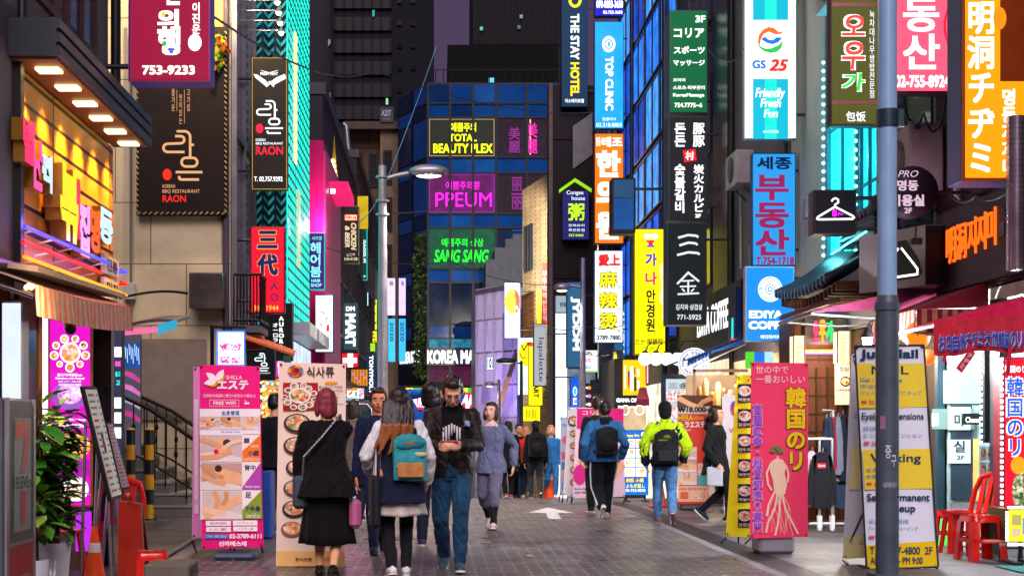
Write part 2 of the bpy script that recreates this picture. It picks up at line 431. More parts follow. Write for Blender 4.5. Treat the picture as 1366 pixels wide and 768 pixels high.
for i in range(6):
 y=11.1+i*0.57
 b=MB();b.box(-3.13,-2.95,y-0.07,y+0.07,4.035,4.053,glow('ffd890',4,var=0))
 b.build('downlight',cnp)
 spot('downlight_lamp',(-3.04,y,4.02),(-3.26,y,3.4),190,(1.0,0.46,0.06),72,1.0,0.05)
b=MB();b.box(-7,-3.95,10.91,14.2,-0.3,2.40,paint('4a3340',0.5));b.box(-3.95,-3.25,12.96,14.2,-0.3,2.40,paint('1c1a2a',0.4));b.box(-7,-3.3,10.91,14.2,2.401,2.419,DARK)
b.build('ground_floor_wall',bl)
b=MB();b.box(-3.27,-3.23,10.95,11.45,0.05,2.3,glassmat('3c5060',0.05));b.build('glass_door',bl)
b=MB();b.box(-3.3,-3.22,11.46,11.56,0,2.38,paint('d07818',0.5));b.build('door_post',bl)
b=MB();b.box(-3.93,-3.9,11.6,12.9,0.3,2.2,glow('f0a8d8',0.9));b.build('shop_window',bl)
b=MB();b.box(-3.62,-3.55,12.86,12.94,0.4,2.3,glow('ffe0f4',1.1));b.build('light_strip',bl)
b=MB();b.box(-3.6,-3.1,12.7,13.2,0,0.42,paint('6b5a48',0.8,var=0.4,bump=0.6,scale=5));b.build('stone_plinth',bl)
b=MB();b.box(wx(101,12.66),wx(121,12.66),12.66,12.69,wz(735,12.66),wz(682,12.66),glow('b428d8',0.9));b.build('plinth_light',bl)
b=MB();b.box(wx(122,13.1),wx(150,13.1),13.05,13.15,0,2.35,paint('1a1830',0.3));b.build('pier',bl)
b=MB();b.slab((-3.24,10.4,2.44),(-2.93,10.4,2.40),(-2.93,13.3,2.47),(-3.24,13.3,2.50),0.04,paint('b09a88',0.5));b.build('awning_cover',bl)
aw=empty('striped_awning',(-3.0,11.6,2.0),'faded orange and grey striped awning above the restaurant entrance','awning')
b=MB();st1,st2=fabric('d0653c',0.8),fabric('a59890',0.8);n=46;y0,y1=10.05,13.15
for i in range(n):
 ya,yb=y0+(y1-y0)*i/n,y0+(y1-y0)*(i+1)/n;m=st1 if i%2 else st2
 zt=2.27+0.11*i/n;sag=0.03*math.sin(math.pi*i/n)
 b.slab((-3.24,ya,zt+0.13),(-2.86,ya,zt-sag),(-2.86,yb,zt-sag),(-3.24,yb,zt+0.13),0.008,m)
 b.slab((-2.855,ya,zt-sag),(-2.84-0.01*math.sin(i*.8),ya,zt-0.22-sag),(-2.84-0.01*math.sin(i*.8+.8),yb,zt-0.22-sag),(-2.855,yb,zt-sag),0.008,m)
b.build('awning_cloth',aw)
b=MB();b.tube([(-3.2,10.1,2.44),(-3.2,13.1,2.55)],0.05,STEEL);b.tube([(-3.2,10.2,2.3),(-2.9,10.2,2.2)],0.02,ALU);b.tube([(-3.2,13.0,2.4),(-2.9,13.0,2.3)],0.02,ALU);b.build('awning_frame',aw)
#left: beige end wall with stairs
BEI=brickmat('d2c09c','c8b692','5c5248',1.1,0.95,0.008,0.7,'xz',0.15,0.3)
b2=empty('beige_building',(-5,24,0),'plain beige panelled building end behind the stairs with warm lit upper corner','building')
b=MB();b.box(-9,-3.22,22.0,24.4,-0.5,12,BEI);b.build('wall',b2)
b=MB();b.box(-4.3,-3.24,21.93,21.995,7.0,12,paint('b08a4c',0.6,stretch=(8,1,1),var=0.3));b.build('cladding',b2)  # warm yellow light on the upper wall is put into this paint
for y0,y1,z0,z1 in((22.1,23.0,6.0,9.6),(23.1,24.3,6.0,9.6),(22.1,23.0,2.6,5.7),(23.1,24.3,2.6,5.7)):
 b=MB();b.box(-3.22,-3.19,y0,y1,z0,z1,glassmat('7a5866',0.1));b.build('window',b2)
b=MB()
for y in(22.02,23.05,24.36):b.box(-3.2,-3.12,y-.03,y+.03,0,12,paint('6a6a74',0.4,0.5))
for z in(2.55,5.85,9.65):b.box(-3.19,-3.13,22.0,24.4,z-.05,z+.05,paint('6a6a74',0.4,0.5))
b.build('metal_trim',b2)
b=MB();b.tube([(-3.28,21.95,0),(-3.28,21.95,9)],0.05,paint('4c4450',0.5));b.build('drainpipe',b2)
b=MB();b.box(wx(158,21.97),wx(275,21.97),21.955,21.998,wz(560,21.97),wz(452,21.97),paint('86796a',0.75,var=0.15));b.build('wall_panel',b2)
b=MB();b.box(wx(253,21.7),wx(299,21.7),21.6,21.99,wz(412,21.7),wz(364,21.7),paint('8a7f7c',0.22,0.85,var=0.2,bump=0.05),0.02)
b.build('metal_duct_box',label='square shiny metal duct box on the beige wall beside the balcony',cat='duct')
b=MB();pts=[]
for i in range(13):
 t=i/12;x=wx(165+85*t,21.5);pts.append((x,20.6+0.9*t,wz(404-18*math.sin(t*1.9),21.0)))
b.tube(pts,0.022,BLACK,6);b.build('cable',label='thick black cable arching from the awning to the metal duct box',cat='cable')
stm,str_=paint('8e867c',0.6,var=0.25,bump=0.2),paint('6e6864',0.7)
stc=empty('outdoor_staircase',(-4,21,0),'short stone staircase climbing left along the beige wall','staircase')
for i in range(6):
 b=MB();x=-3.35-0.24*i;b.box(x-(1.6-.24*i),x,20.25,21.94,0.17*i-(0.3 if i==0 else 0.0),0.17*(i+1)-0.035,str_);b.box(x-(1.6-.24*i),x+0.02,20.23,21.94,0.17*(i+1)-0.034,0.17*(i+1),stm)
 b.build('step',stc)
IRON=paint('121214',0.4,0.6)
for k,(yy,lab)in enumerate(((20.2,'front wrought iron railing with scrolls on the open side of the stairs'),(21.85,'back wrought iron railing beside the beige wall'))):
 rl=empty('stair_railing',(-4,yy,0),lab,'railing','iron railings on the stairs')
 top=[(-3.18,yy,0.55),(-3.3,yy,0.92),(-4.1,yy,1.5),(-5.0,yy,1.95)]
 b=MB();b.tube([(-3.16,yy,0.62),(-3.12,yy,0.85),(-3.3,yy,0.98),(-4.1,yy,1.53),(-5.0,yy,1.95)],0.028,IRON);b.tube([(-3.25,yy,0.24),(-4.1,yy,.78),(-5.0,yy,1.2)],0.016,IRON);b.build('handrail',rl)
 for i in range(11):
  x=-3.28-i*0.15;zb,zt=0.24+(-x-3.25)*.63,0.96+(-x-3.3)*.66
  b=MB();b.tube([(x,yy,zb-0.2),(x,yy,zt)],0.011,IRON,6)
  if i%2:b.ball((x,yy,(zb+zt)/2),0.032,IRON,8,(1,1,1.7));b.ball((x,yy,(zb+zt)/2+.12),0.018,IRON,6)
  b.build('baluster',rl)
bc=empty('balcony',(-2.9,22.0,2.8),'small black railed balcony sticking out beside the red Chinese character sign','balcony')
yb=21.5
b=MB();b.box(wx(312,yb),wx(347,yb),yb,22.5,wz(434,yb)-0.1,wz(434,yb),paint('5c5a66',0.5));b.build('floor_slab',bc)
b=MB();zt,zb=wz(366,yb),wz(434,yb)
for(xa,ya,xb_,yb2)in((wx(312,yb),yb,wx(347,yb),yb),(wx(347,yb),yb,wx(347,yb),22.5)):
 for z in(zt,zb+.08):b.tube([(xa,ya,z),(xb_,yb2,z)],0.022,IRON,6)
 for i in range(9):
  t=i/8;b.tube([(xa+(xb_-xa)*t,ya+(yb2-ya)*t,zb),(xa+(xb_-xa)*t,ya+(yb2-ya)*t,zt)],0.012,IRON,6)
b.build('railing',bc)
#left: teal building
b3=empty('teal_building',(-3.5,26,0),'tall building with dark teal chevron cladding and glowing turquoise mesh front','building')
TD,TL=paint('123c46',0.5,var=0.3),paint('46c8cc',0.45,var=0.2)
b=MB();b.box(-7,-2.62,24.5,28.6,-0.5,14,TD);b.build('wall',b3)
b=MB();x0,x1=wx(334,24.5),wx(384,24.5);nx,s_=3,(x1-x0)/3
for i in range(nx):
 for j in range(68):
  z=3.0+j*0.16;xa=x0+s_*i;h=0.06
  b.prism([(xa+.02,24.47,z+.12),(xa+s_/2,24.40,z),(xa+s_/2,24.40,z+h),(xa+.02,24.47,z+.12+h)],(0,0.05,0),TL)
  b.prism([(xa+s_-.02,24.47,z+.12),(xa+s_/2,24.40,z),(xa+s_/2,24.40,z+h),(xa+s_-.02,24.47,z+.12+h)],(0,0.05,0),TL)
b.build('chevron_cladding',b3)
b=MB();TG=glow('14e0c4',1.5,var=0.3)
b.box(-2.618,-2.60,24.52,28.6,3.1,14,TG);b.build('glowing_panel',b3)
b=MB();tm=paint('0c6a6c',0.4)
for k in range(60):
 z=3.1+k*0.18;b.box(-2.598,-2.594,24.5,28.6,z,z+0.05,tm)
for k in range(14):
 y=24.5+k*0.31;b.box(-2.593,-2.588,y,y+0.06,3.1,14,tm)
b.build('mesh_screen',b3)
b=MB();b.box(-2.57,-2.54,25.2,25.6,6.0,8.3,glow('e8d8a8',0.9));b.build('window_strip',b3);b=MB();b.box(-2.57,-2.54,25.8,26.2,4.2,5.6,glow('c8d8a8',0.7));b.build('window_strip',b3)
b=MB();b.box(-2.62,-2.2,24.3,28.6,2.85,3.08,paint('9aa0a8',0.4,0.3));b.build('entrance_canopy',b3)
b=MB();b.box(-2.60,-2.56,24.6,28.5,0.3,2.8,glow('cfe0f0',0.9,var=0.5));b.build('shop_window',b3)
for px0,px1,py0,py1,c in((350,372,505,560,'f0b060'),(352,371,566,600,'3c5a78'),(352,368,604,640,'c08048')):
 b=MB();b.box(wx(px0,24.4),wx(px1,24.4),24.36,24.44,wz(py1,24.4),wz(py0,24.4),glow(c,0.9,var=0.6));b.build('display_window',b3)
#left: pink building and neighbours
b4=empty('pink_building',(-3.2,36,0),'narrow magenta pink building beyond the turquoise one','building')
PK=paint('b81464',0.5,var=0.15)
b=MB();b.box(-7,-2.52,31.0,36.0,-2,wz(187,31),PK);b.build('wall',b4)
b=MB();b.box(-2.518,-2.48,31.1,36,2.2,wz(200,31),paint('c02878',0.45,stretch=(1,14,14)));b.build('ribbed_front',b4)
b=MB();b.box(-2.5,-2.05,32.2,34.5,wz(262,33),wz(250,33),glow('e01868',0.8));b.build('lit_canopy',b4)
b=MB();b.box(wx(441,32.2),wx(447,32.2),32.19,32.21,wz(258,32.2),wz(252,32.2),glow('ffe8f4',4));b.build('canopy_lamp',b4)
lamp('canopy_light',(-2.25,30.6,5.6),110,(1,0.35,0.6))
b=MB();b.box(-2.5,-2.4,31.05,35.9,gz(34)+.2,1.9,glow('d0d8e8',0.8,var=0.6));b.build('shop_window',b4)
sl_=empty('lit_sail_sign',(-2.35,38,6),'yellow triangular sail with a row of warm bulbs over the pink building','sign')
b=MB();b.prism([(wx(440,38),38,wz(248,38)),(wx(452,38),38,wz(248,38)),(wx(449,38),38,wz(226,38)),(wx(446,38),38,wz(180,38))],(0,0.1,0),paint('b09018',0.5));b.build('sail',sl_)
for i in range(5):
 b=MB();b.ball((wx(444+i*1.2,37.9),37.9,wz(215+i*7,37.9)),0.06,glow('ffd890',5,var=0),8);b.build('bulb',sl_)
def shopblock(name,lab,x,y0,y1,z1,wallm,wins,lit,side=-1,seed=0,depth=6):
 """a building along the street: wall with its street face at X = x, rows of windows, a lit ground floor"""
 rnd=random.Random(seed);o=empty(name,(x+side*depth/2,(y0+y1)/2,gz(y1)),lab,'building');out=-side
 b=MB();b.box(x,x+side*depth,y0,y1,-8,z1,wallm);b.build('wall',o)
 b=MB();b.box(x+out*0.01,x+out*0.05,y0+.2,y1-.2,gz(y1)+0.1,gz(y0)+2.9,glow(lit,0.85,var=0.6));b.build('shop_window',o)
 b=MB();b.box(x+out*0.01,x+out*0.4,y0+.1,y1-.1,gz(y0)+2.95,gz(y0)+3.15,paint('3a3a42',0.5));b.build('shop_canopy',o)
 nz=max(1,int((z1-4)/3));ny=max(1,int((y1-y0)/2.2))
 for i in range(nz):
  for j in range(ny):
   ya=y0+(y1-y0)*(j+.15)/ny;yb_=y0+(y1-y0)*(j+.85)/ny;za=4+i*3
   g=glow(rnd.choice(wins),0.55,var=0.5)if rnd.random()<0.45 else glassmat('1c2430')
   window(o,'x',x,ya,yb_,za,za+1.7,g,STEEL,0.06,2,1,out*0.06)
 b=MB();b.box(x+out*.08,x+side*depth,y0-.04,y1+.04,z1,z1+.3,paint('44424a',0.6));b.build('parapet',o)
 return o
shopblock('shop_building','dark narrow building hung with the chicken restaurant sign',-2.95,36.2,52,wz(205,44),paint('2c2a30',0.7),['c8a060','6090c0'],'b0d0e8',-1,1)
shopblock('shop_building','dark building with yellow lit upper corner behind the chicken sign',-3.0,52.2,64,wz(222,54),paint('2a2622',0.7),['e8c030','e8b040'],'f0c070',-1,2)
shopblock('shop_building','low building hung with the yellow nail and hair signs',-2.95,64.2,78,wz(290,66),paint('303038',0.7),['a0c8e0','e8d040'],'e0d0a0',-1,3)
b=MB();b.box(wx(474,51.9),wx(491,51.9),51.85,51.95,wz(305,51.9),wz(262,51.9),glow('d8b418',0.75,var=0.5));b.build('lit_window',label='yellow lit upstairs window covered with blurred notices behind the chicken sign',cat='window')
b6=empty('stone_building',(-6,92,-3),'old brown stone building with rounded top beside the blue glass building','building')
BRN=brickmat('5e4a38','54422f','2a2018',3.0,1.6,0.02,0.8,'xz',0.3,0.4)
Yb=92
b=MB();b.box(wx(463,Yb),wx(536,Yb),Yb,Yb+8,-8,wz(178,Yb),BRN);b.box(wx(508,Yb),wx(540,Yb),Yb-1,Yb,-8,wz(168,Yb),paint('6b5b48',0.8));b.build('wall',b6)
b=MB();b.box(wx(461,Yb),wx(545,Yb),Yb-1.4,Yb+8,wz(178,Yb),wz(168,Yb),paint('4c4038',0.8));b.build('cornice',b6)
for i in range(4):
 for j in range(3):
  window(b6,'y',Yb-(1.0 if j==2 else 0),wx(472+j*20,Yb),wx(484+j*20,Yb),wz(250+i*62,Yb),wz(205+i*62,Yb),glassmat('181c22'),DARK,0.15,2,2,-0.12)
b=MB();b.tube([(wx(470,90),90,wz(236,90)),(wx(464,90),90,wz(190,90)),(wx(462,90),90,wz(168,90)),(wx(458,90),90,wz(165,90))],0.16,ALU);b.build('flue_pipe',label='bent silver flue pipe on top of the brown stone building',cat='pipe')
#far towers
Yt=150
t1=empty('high_rise_tower',(wx(500,Yt),Yt,-7),'tall pale banded tower looming behind the left side of the street','building')
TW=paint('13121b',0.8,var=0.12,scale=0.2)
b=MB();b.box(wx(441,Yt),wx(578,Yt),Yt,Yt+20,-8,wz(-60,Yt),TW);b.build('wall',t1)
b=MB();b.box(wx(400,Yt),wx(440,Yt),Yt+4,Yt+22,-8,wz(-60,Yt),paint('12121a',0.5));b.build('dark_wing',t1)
for i in range(8):
 py=-35+i*29.5
 b=MB();b.box(wx(447,Yt),wx(521,Yt),Yt-.3,Yt-.05,wz(py+18,Yt),wz(py,Yt),paint('0a0a10',.5,spec=.2));wd_=b.build('window_band',t1)
 b=MB()
 for k in range(7):x=wx(447+74*k/6,Yt);b.box(x-.12,x+.12,Yt-.45,Yt-.31,wz(py+18,Yt),wz(py,Yt),paint('100f16',0.6))
 b.build('mullion',wd_)
 for k in(533,551):
  b=MB();b.box(wx(k-3,Yt),wx(k+3,Yt),Yt-.2,Yt-.05,wz(py+11,Yt),wz(py+5,Yt),glassmat('0c0e14'));b.build('window',t1)
for px,py,c in((497,16,'2f9aa8'),(515,133,'9ad8a0'),(510,160,'308090')):
 b=MB();b.box(wx(px,Yt),wx(px+3,Yt),Yt-.6,Yt-.47,wz(py+8,Yt),wz(py,Yt),glow(c,0.8));b.build('lit_window',t1)
for k,py in enumerate((40,113,180)):
 b=MB();b.prism([(wx(434,Yt),Yt+3.9,wz(py,Yt)),(wx(441,Yt),Yt+3.9,wz(py,Yt)),(wx(434,Yt),Yt+3.9,wz(py+9,Yt))],(0,-.2,0),glow('8890b0',0.5));b.build('stair_light',t1)
t2=empty('dark_tower',(wx(690,160),160,-7),'dark ribbed office tower above the blue glass building','building')
b=MB();b.box(wx(631,160),wx(760,160),160,180,-8,wz(-60,160),paint('100f14',0.6));b.build('wall',t2)
b=MB()
for k in range(40):x=wx(634+k*3.1,160);b.box(x-.06,x+.06,159.7,159.98,wz(60,160),wz(-60,160),paint('17151c',0.6))
b.build('ribbing',t2)
for k,(px,py,c)in enumerate(((640,38,'58c8c8'),(693,22,'8890a8'),(690,36,'606880'))):
 b=MB();b.box(wx(px,160),wx(px+4,160),159.4,159.65,wz(py+4,160),wz(py,160),glow(c,0.7));b.build('lit_window',t2)
#blue glass building
Yc=84.0
bb=empty('blue_glass_building',(wx(650,Yc),Yc+6,gz(Yc)),'dark blue glass corner building with yellow, pink and green neon signs in its windows','building')
BG=glassmat('0a3c7c',0.15,0.1);BGd=glassmat('081e3a',0.15,0.12);MUL=paint('0a0d14',0.4,0.4)
xl,xr=wx(571,Yc),wx(745,Yc);zt=wz(113,Yc)
b=MB();b.box(xl,xr,Yc+.02,Yc+14,-8,zt,paint('0c1220',0.5));b.prism([(xl,Yc+.02,-8),(wx(531,Yc+4),Yc+4,-8),(wx(531,Yc+4),Yc+14,-8),(xl,Yc+14,-8)],(0,0,zt+8),paint('0c1420',0.5));b.build('core',bb)
rows=[(113,137,'s'),(139,156,'s'),(158,209,'w'),(212,230,'s'),(232,284,'w'),(286,303,'s'),(305,357,'w'),(359,376,'s'),(378,431,'w'),(433,450,'s'),(452,486,'l'),(488,526,'r')]
cols=[571,600.5,631,662,703,745]
for i,(p0,p1,k)in enumerate(rows):
 for j in range(5):
  g=random.choice((BG,BG,glassmat('082c5c',0.15,0.1),glassmat('0c4a8c',0.2,0.1)))if k=='s' else BGd
  if k=='w' and j<3:
   g={158:glow('20261e',0.8),232:glow('661062',0.75,var=0.5),305:glow('08563e',0.7,var=0.5),378:BGd}[p0]
  if k=='w' and j>=3:g=glow('2c1830',0.5,var=0.6)if p0 in(158,232)else glassmat('0c2a4a')
  if k=='l':g=glow('2c8aa8',0.75,var=0.8)
  if k=='r':g=glow('50183a',0.8,var=0.6)
  b=MB();b.box(wx(cols[j],Yc)+.06,wx(cols[j+1],Yc)-.06,Yc-.04,Yc+.01,wz(p1,Yc),wz(p0,Yc),g);b.build('glass_panel',bb)
b=MB()
for c in cols:b.box(wx(c,Yc)-.07,wx(c,Yc)+.07,Yc-.14,Yc+.0,-5,zt,MUL)
b.build('mullion',bb)
b=MB()
for p0,p1,k in rows:b.box(xl,xr,Yc-.12,Yc+.005,wz(p1,Yc)-.1,wz(p1,Yc),MUL)
b.build('transom',bb)
b=MB()
for i,(p0,p1,k)in enumerate(rows[:10]):
 for j in range(2):
  u0,u1=j/2,(j+1)/2
  A=lambda u,z:(wx(531,Yc+4)+(xl-wx(531,Yc+4))*u,Yc+4-4*u-.05,z)
  b.quad(A(u0+.03,wz(p1,Yc)),A(u1-.03,wz(p1,Yc)),A(u1-.03,wz(p0,Yc)),A(u0+.03,wz(p0,Yc)),BG if(i+j)%2 else BGd)
b.build('side_glazing',bb)
gw=empty('living_wall',(wx(560,Yc),Yc+1,2),'strip of lit green climbing plants on the side of the blue glass building','plant')
b=MB();lv=[paint('2c4420',0.7),paint('4c5c2c',0.7),paint('142410',0.7)]
rnd=random.Random(3)
for i in range(1000):
 u=rnd.uniform(0.05,0.95);px=551+u*18;py=rnd.uniform(312,505);Yp=Yc+1.6-u*1.6-rnd.uniform(.15,.5)
 c=Vector((wx(px,Yp),Yp,wz(py,Yp)));a=Vector((rnd.uniform(-1,1),rnd.uniform(-1,1),rnd.uniform(-1,1))).normalized()*.16;d=a.cross(Vector((rnd.random(),rnd.random(),rnd.random()))).normalized()*.09
 b.quad(c-a,c+d,c+a,c-d,rnd.choice(lv))
b.build('foliage',gw)
spot('planting_lamp',(wx(556,80),80.5,1.5),(wx(560,Yc),Yc,6),160,(0.95,1.0,0.6),50)
b=MB();b.box(wx(597,90),wx(745,90),90,104,zt,wz(60,90),paint('060608',0.7,var=0.3,spec=.1));b.build('roof_block',bb)
b=MB();b.box(xl,xr,Yc,Yc+.2,zt,zt+.12,MUL)
for k in range(18):x=xl+(xr-xl)*k/17;b.tube([(x,Yc+.1,zt),(x,Yc+.1,zt+.9)],0.03,MUL,5)
b.tube([(xl,Yc+.1,zt+.9),(xr,Yc+.1,zt+.9)],0.03,MUL,5);b.build('roof_railing',bb)
b=MB();b.box(wx(652,88),wx(659,88),88,88.2,wz(111,88),wz(104,88),glow('4ab0b8',1.2));b.build('roof_lamp',bb)
def neon(name,lab,fn,cat='neon sign',parent=None):
 p=Pr(Yc-.02,None,off=0.008,base=3);fn(p);return p.build(name,parent,lab,cat)
YN,PN,GN=glow('e8e80c',1.3,0),glow('ff18d8',1.25,0),glow('14e428',1.2,0)
def f(p):p.t('예쁨주의',601,164,635,176,YN,.03);p.t('TOTAL',599,179,636,189,YN,.03);p.t('BEAUTY PLEX',578,192,657,204.5,YN,.035);p.border(573,159.5,659,208,.8,glow('c8a870',.7))
neon('neon_sign','yellow beauty plex neon sign in the top window of the blue glass building',f)
def f(p):p.t('예쁨주의쁨',595,242,640,253,PN,.0);p.t('PPEUM',581,257,656,276,PN,.0);p.border(573,233,659,283,.8,glow('a030c0',.7))
neon('neon_sign','magenta neon sign in the middle window of the blue glass building',f)
def f(p):p.t('예쁨주의 상상',589,318,645,329,GN,.02);p.t('SANG SANG',579,333,652,350,GN,.03,shear=.25)
neon('neon_sign','green sang sang neon sign in the window of the blue glass building',f)
p=Pr(Yc,None,off=.02,base=4);pk=glow('8a2a88',.7)
p.vt('美麗',678,170,694,205,pk);p.vt('美麗',703,164,717,206,glow('e020a0',.9));p.rect(706.5,160,708,207,glow('f0d8a0',1));p.vt('丽',682,235,697,256,pk);p.t('丽',682,258,697,280,pk);p.t('三',682,307,700,318,glow('1a4a90',.8))
p.build('window_lettering',bb)
KW=glow('f4f6ff',1.25,0)
km=empty('mart_sign',(wx(600,Yc),Yc-.6,wz(488,Yc)),'long white lettered korea mart sign across the blue glass building','sign')
p=Pr(Yc-.6,None,off=.02);p.t('KOREA MART',570,467,648,485,KW,.05,d=.15);p.build('lettering',km)
b=MB();b.box(wx(569,Yc),xr,Yc-.5,Yc-.15,wz(488,Yc),wz(464,Yc),paint('0c1420',0.4));b.build('sign_board',km)
p=Pr(fn=lambda a,z,l:(wx(531,Yc+4)+(xl-wx(531,Yc+4))*a-l*.7,Yc+4-4*a-l*.7,z),off=.05,base=3)
p.t('KOREA MART',.15,wz(468.5,Yc+2),.8,wz(484.5,Yc+2),KW,.05);p.build('side_lettering',km)
k2=empty('mart_sign',(wx(600,80),80,wz(545,80)),'low red and green korea mart sign behind the crowd','sign')
p=Pr(80,None,off=.01);rd=glow('e01848',1.0);p.rect(541,523,572,546,rd);p.rect(596,523,640,546,rd);p.lay(1)
for i,c in enumerate(('e8d020','30b040','e87018','38c838','e8d020','30b040')):
 x=(541,551,562,596,610,624)[i];p.rect(x,517,x+(10 if i<3 else 14),523,glow(c,1))
p.t('KOREA MART',543,526,569,543,KW,.05);p.t('A MART',600,526,650,544,KW,.05);p.build('lettering',k2)
b=MB();b.box(wx(538,80.1),wx(650,80.1),80.05,80.4,wz(548,80),wz(514,80),DARK);b.build('sign_board',k2)
b=MB();b.box(wx(531,Yc),xr,Yc-.3,Yc-.02,gz(Yc),wz(548,Yc),glow('5a5870',.7,var=.7));b.build('shop_window',bb)
for px0,px1,py0,py1,c,tx,lab in((516,527,371,420,'d8c4f4','름','white lilac banner nearest the lamp post on the far corner'),(532,541,371,420,'d0b8f4','름','white lilac banner nearest the living wall'),(518,527,425,482,'38b4e8','2020','blue lit banner nearest the lamp post on the far corner'),(532,541,425,482,'30a8e4','2020','blue lit banner nearest the living wall')):
 o=empty('lit_banner',(wx((px0+px1)/2,83),83,wz(py1,83)),lab,'banner','lit banners on the far corner')
 b=MB();b.box(wx(px0,83),wx(px1,83),83,83.2,wz(py1,83),wz(py0,83),glow(c,1.0));b.build('lit_panel',o)
 p=Pr(83,None,off=.01);m=paint('2c2440',.6)
 if tx=='름':p.t(tx,px0+3,py0+4,px1-2,py0+10,m)
 else:p.t(tx,px0+2,py0+4,px1-2,py0+30,m,rot=True)
 p.build('lettering',o)
#purple embossed building, tan brick building, dark slab
Yp=66.0
pb=empty('purple_panel_building',(wx(665,Yp),Yp+3,gz(Yp)),'low building with violet lit embossed metal panels and slanting beam','building')
PU=paint('8c86a8',0.45,0.2,var=0.2,stretch=(1,1,6));PU2=paint('9c94bc',0.4,0.2,var=0.15)
b=MB();b.prism([(wx(634,Yp),Yp,-5),(wx(697,Yp-3),Yp-3,-5),(wx(697,Yp),Yp+6,-5),(wx(634,Yp),Yp+8,-5)],(0,0,wz(386,Yp)+5),PU)
b.build('wall',pb)
b=MB();A=Vector((wx(634,Yp),Yp-.03,0));B=Vector((wx(697,Yp-3),Yp-3.03,0));n_=Vector((B.y-A.y,-(B.x-A.x),0)).normalized()
zt_,zb_=wz(386,Yp),wz(600,Yp);nr,nc=5,5
for i in range(nr):
 for j in range(nc):
  u0,u1=j/nc+.01,(j+1)/nc-.01;z0=zb_+(zt_-zb_)*(i/nr+.006);z1=zb_+(zt_-zb_)*((i+1)/nr-.006)
  P=lambda u,z,e:tuple(A.lerp(B,u)+n_*e+Vector((0,0,z)))
  a,bq,c,d=P(u0,z0,.02),P(u1,z0,.02),P(u1,z1,.02),P(u0,z1,.02);e1,e2=P(u0+(u1-u0)*.55,z1,.07),P(u0+(u1-u0)*.2,z0,.07)
  b.add([a,e2,e1,d],[(0,1,2,3)],PU2);b.add([e2,bq,c,e1],[(0,1,2,3)],PU)
b.build('embossed_panel',pb)
b=MB();b.slab((wx(633,Yp),Yp-.2,wz(388,Yp)),(wx(698,Yp-3),Yp-3.3,wz(377,Yp-3)),(wx(698,Yp-3),Yp-3.3,wz(383,Yp-3)),(wx(633,Yp),Yp-.2,wz(394,Yp)),.2,paint('3a3448',.5));b.build('parapet',pb)
b=MB();b.prism([(wx(687,61),61,wz(468,61)),(wx(692,61),61,wz(472,61)),(wx(662,61),61,wz(566,61)),(wx(655,61),61,wz(566,61))],(0,.4,0),paint('5c4438',.6));b.build('slanted_beam',pb)
b=MB();b.box(wx(690,61.3),wx(720,61.3),61.3,61.6,-3,wz(470,61.3),glassmat('10182c'));b.build('glass_corner',pb)
b=MB();b.tube([(wx(640,62),62.4,wz(590,62)),(wx(690,60),60.0,wz(590,60))],.05,glow('b040ff',3),6);b.build('light_strip',pb)
for k in range(4):spot('violet_uplight',(wx(640+k*15,61),60.5,wz(596,61)),(wx(640+k*15,64),64-k*.7,4),520,(0.6,0.42,1.0),75)
st_=empty('stepped_block',(wx(670,70),72,0),'pale stepped concrete stair block above the purple building','building')
b=MB()
for k,(a,c,top)in enumerate(((648,666,346),(660,680,330),(674,690,318),(684,699,312))):b.box(wx(a,72+k*.1),wx(c,72+k*.1),72+k*.1,76,-3,wz(top,72),paint('4a4e58',.7))
b.build('wall',st_)
tb=empty('tan_brick_building',(4.5,58,0),'tan brick building with one tall narrow window behind the dark slab','building')
TB=brickmat('c0ac8c','aa9674','6a5a48',0.3,0.09,0.12,0.8,'xz',0.5,0.3)
A=Vector((wx(697,59.3),59.3,0));B=Vector((wx(736,55),55,0));zt_=11.2
b=MB();b.prism([(A.x,A.y,-5),(B.x,B.y,-5),(B.x+4,B.y+2,-5),(A.x+4,A.y+8,-5)],(0,0,zt_+5),TB);b.build('wall',tb)
b=MB();n_=Vector((B.y-A.y,-(B.x-A.x),0)).normalized();P=lambda u,z,e:tuple(A.lerp(B,u)+n_*e+Vector((0,0,z)))
b.slab(P(.18,wz(361,58),.04),P(.40,wz(361,58),.04),P(.40,wz(300,58),.04),P(.18,wz(300,58),.04),.06,glassmat('183048'));w_=b.build('window',tb)
b=MB()
for u in(.18,.29,.40):b.tube([P(u,wz(361,58),.12),P(u,wz(300,58),.12)],.05,DARK,4)
b.build('window_frame',w_)
b=MB();b.slab(P(0,wz(480,59),.02),P(.45,wz(480,59),.02),P(.45,wz(393,59),.02),P(0,wz(393,59),.02),.03,brickmat('6a4a30','5a3e28','20160e',.3,.12,.1,.8,'xz'));b.build('lower_brick',tb)
spot('brick_fill_spot',(2.4,50,8),(3.9,57,7),8000,(1,0.84,0.62),70)  # added spot to brighten the tan brick; no lamp stands here
Yd=50.0
db=empty('dark_slab_building',(wx(762,Yd),Yd+3,gz(Yd)),'tall dark plum slab building carrying the porridge shop sign','building')
b=MB();b.box(wx(737,Yd),5.58,Yd,Yd+.8,-5,wz(114,Yd),paint('1c141a',0.6,var=0.2));b.build('wall',db)
b=MB();b.box(wx(732,Yd),wx(737,Yd),Yd-.1,Yd+.8,-5,wz(112,Yd),paint('5c5050',0.7));b.build('corner_trim',db)
b=MB();b.prism([(wx(764,Yd),Yd-.06,wz(226,Yd)),(wx(790,Yd),Yd-.06,wz(207,Yd)),(wx(790,Yd),Yd-.06,wz(151,Yd)),(wx(764,Yd),Yd-.06,wz(169,Yd))],(0,.05,0),paint('77747c',0.6));b.build('pale_patch',db)  # paler grey slanted patch on the slab face
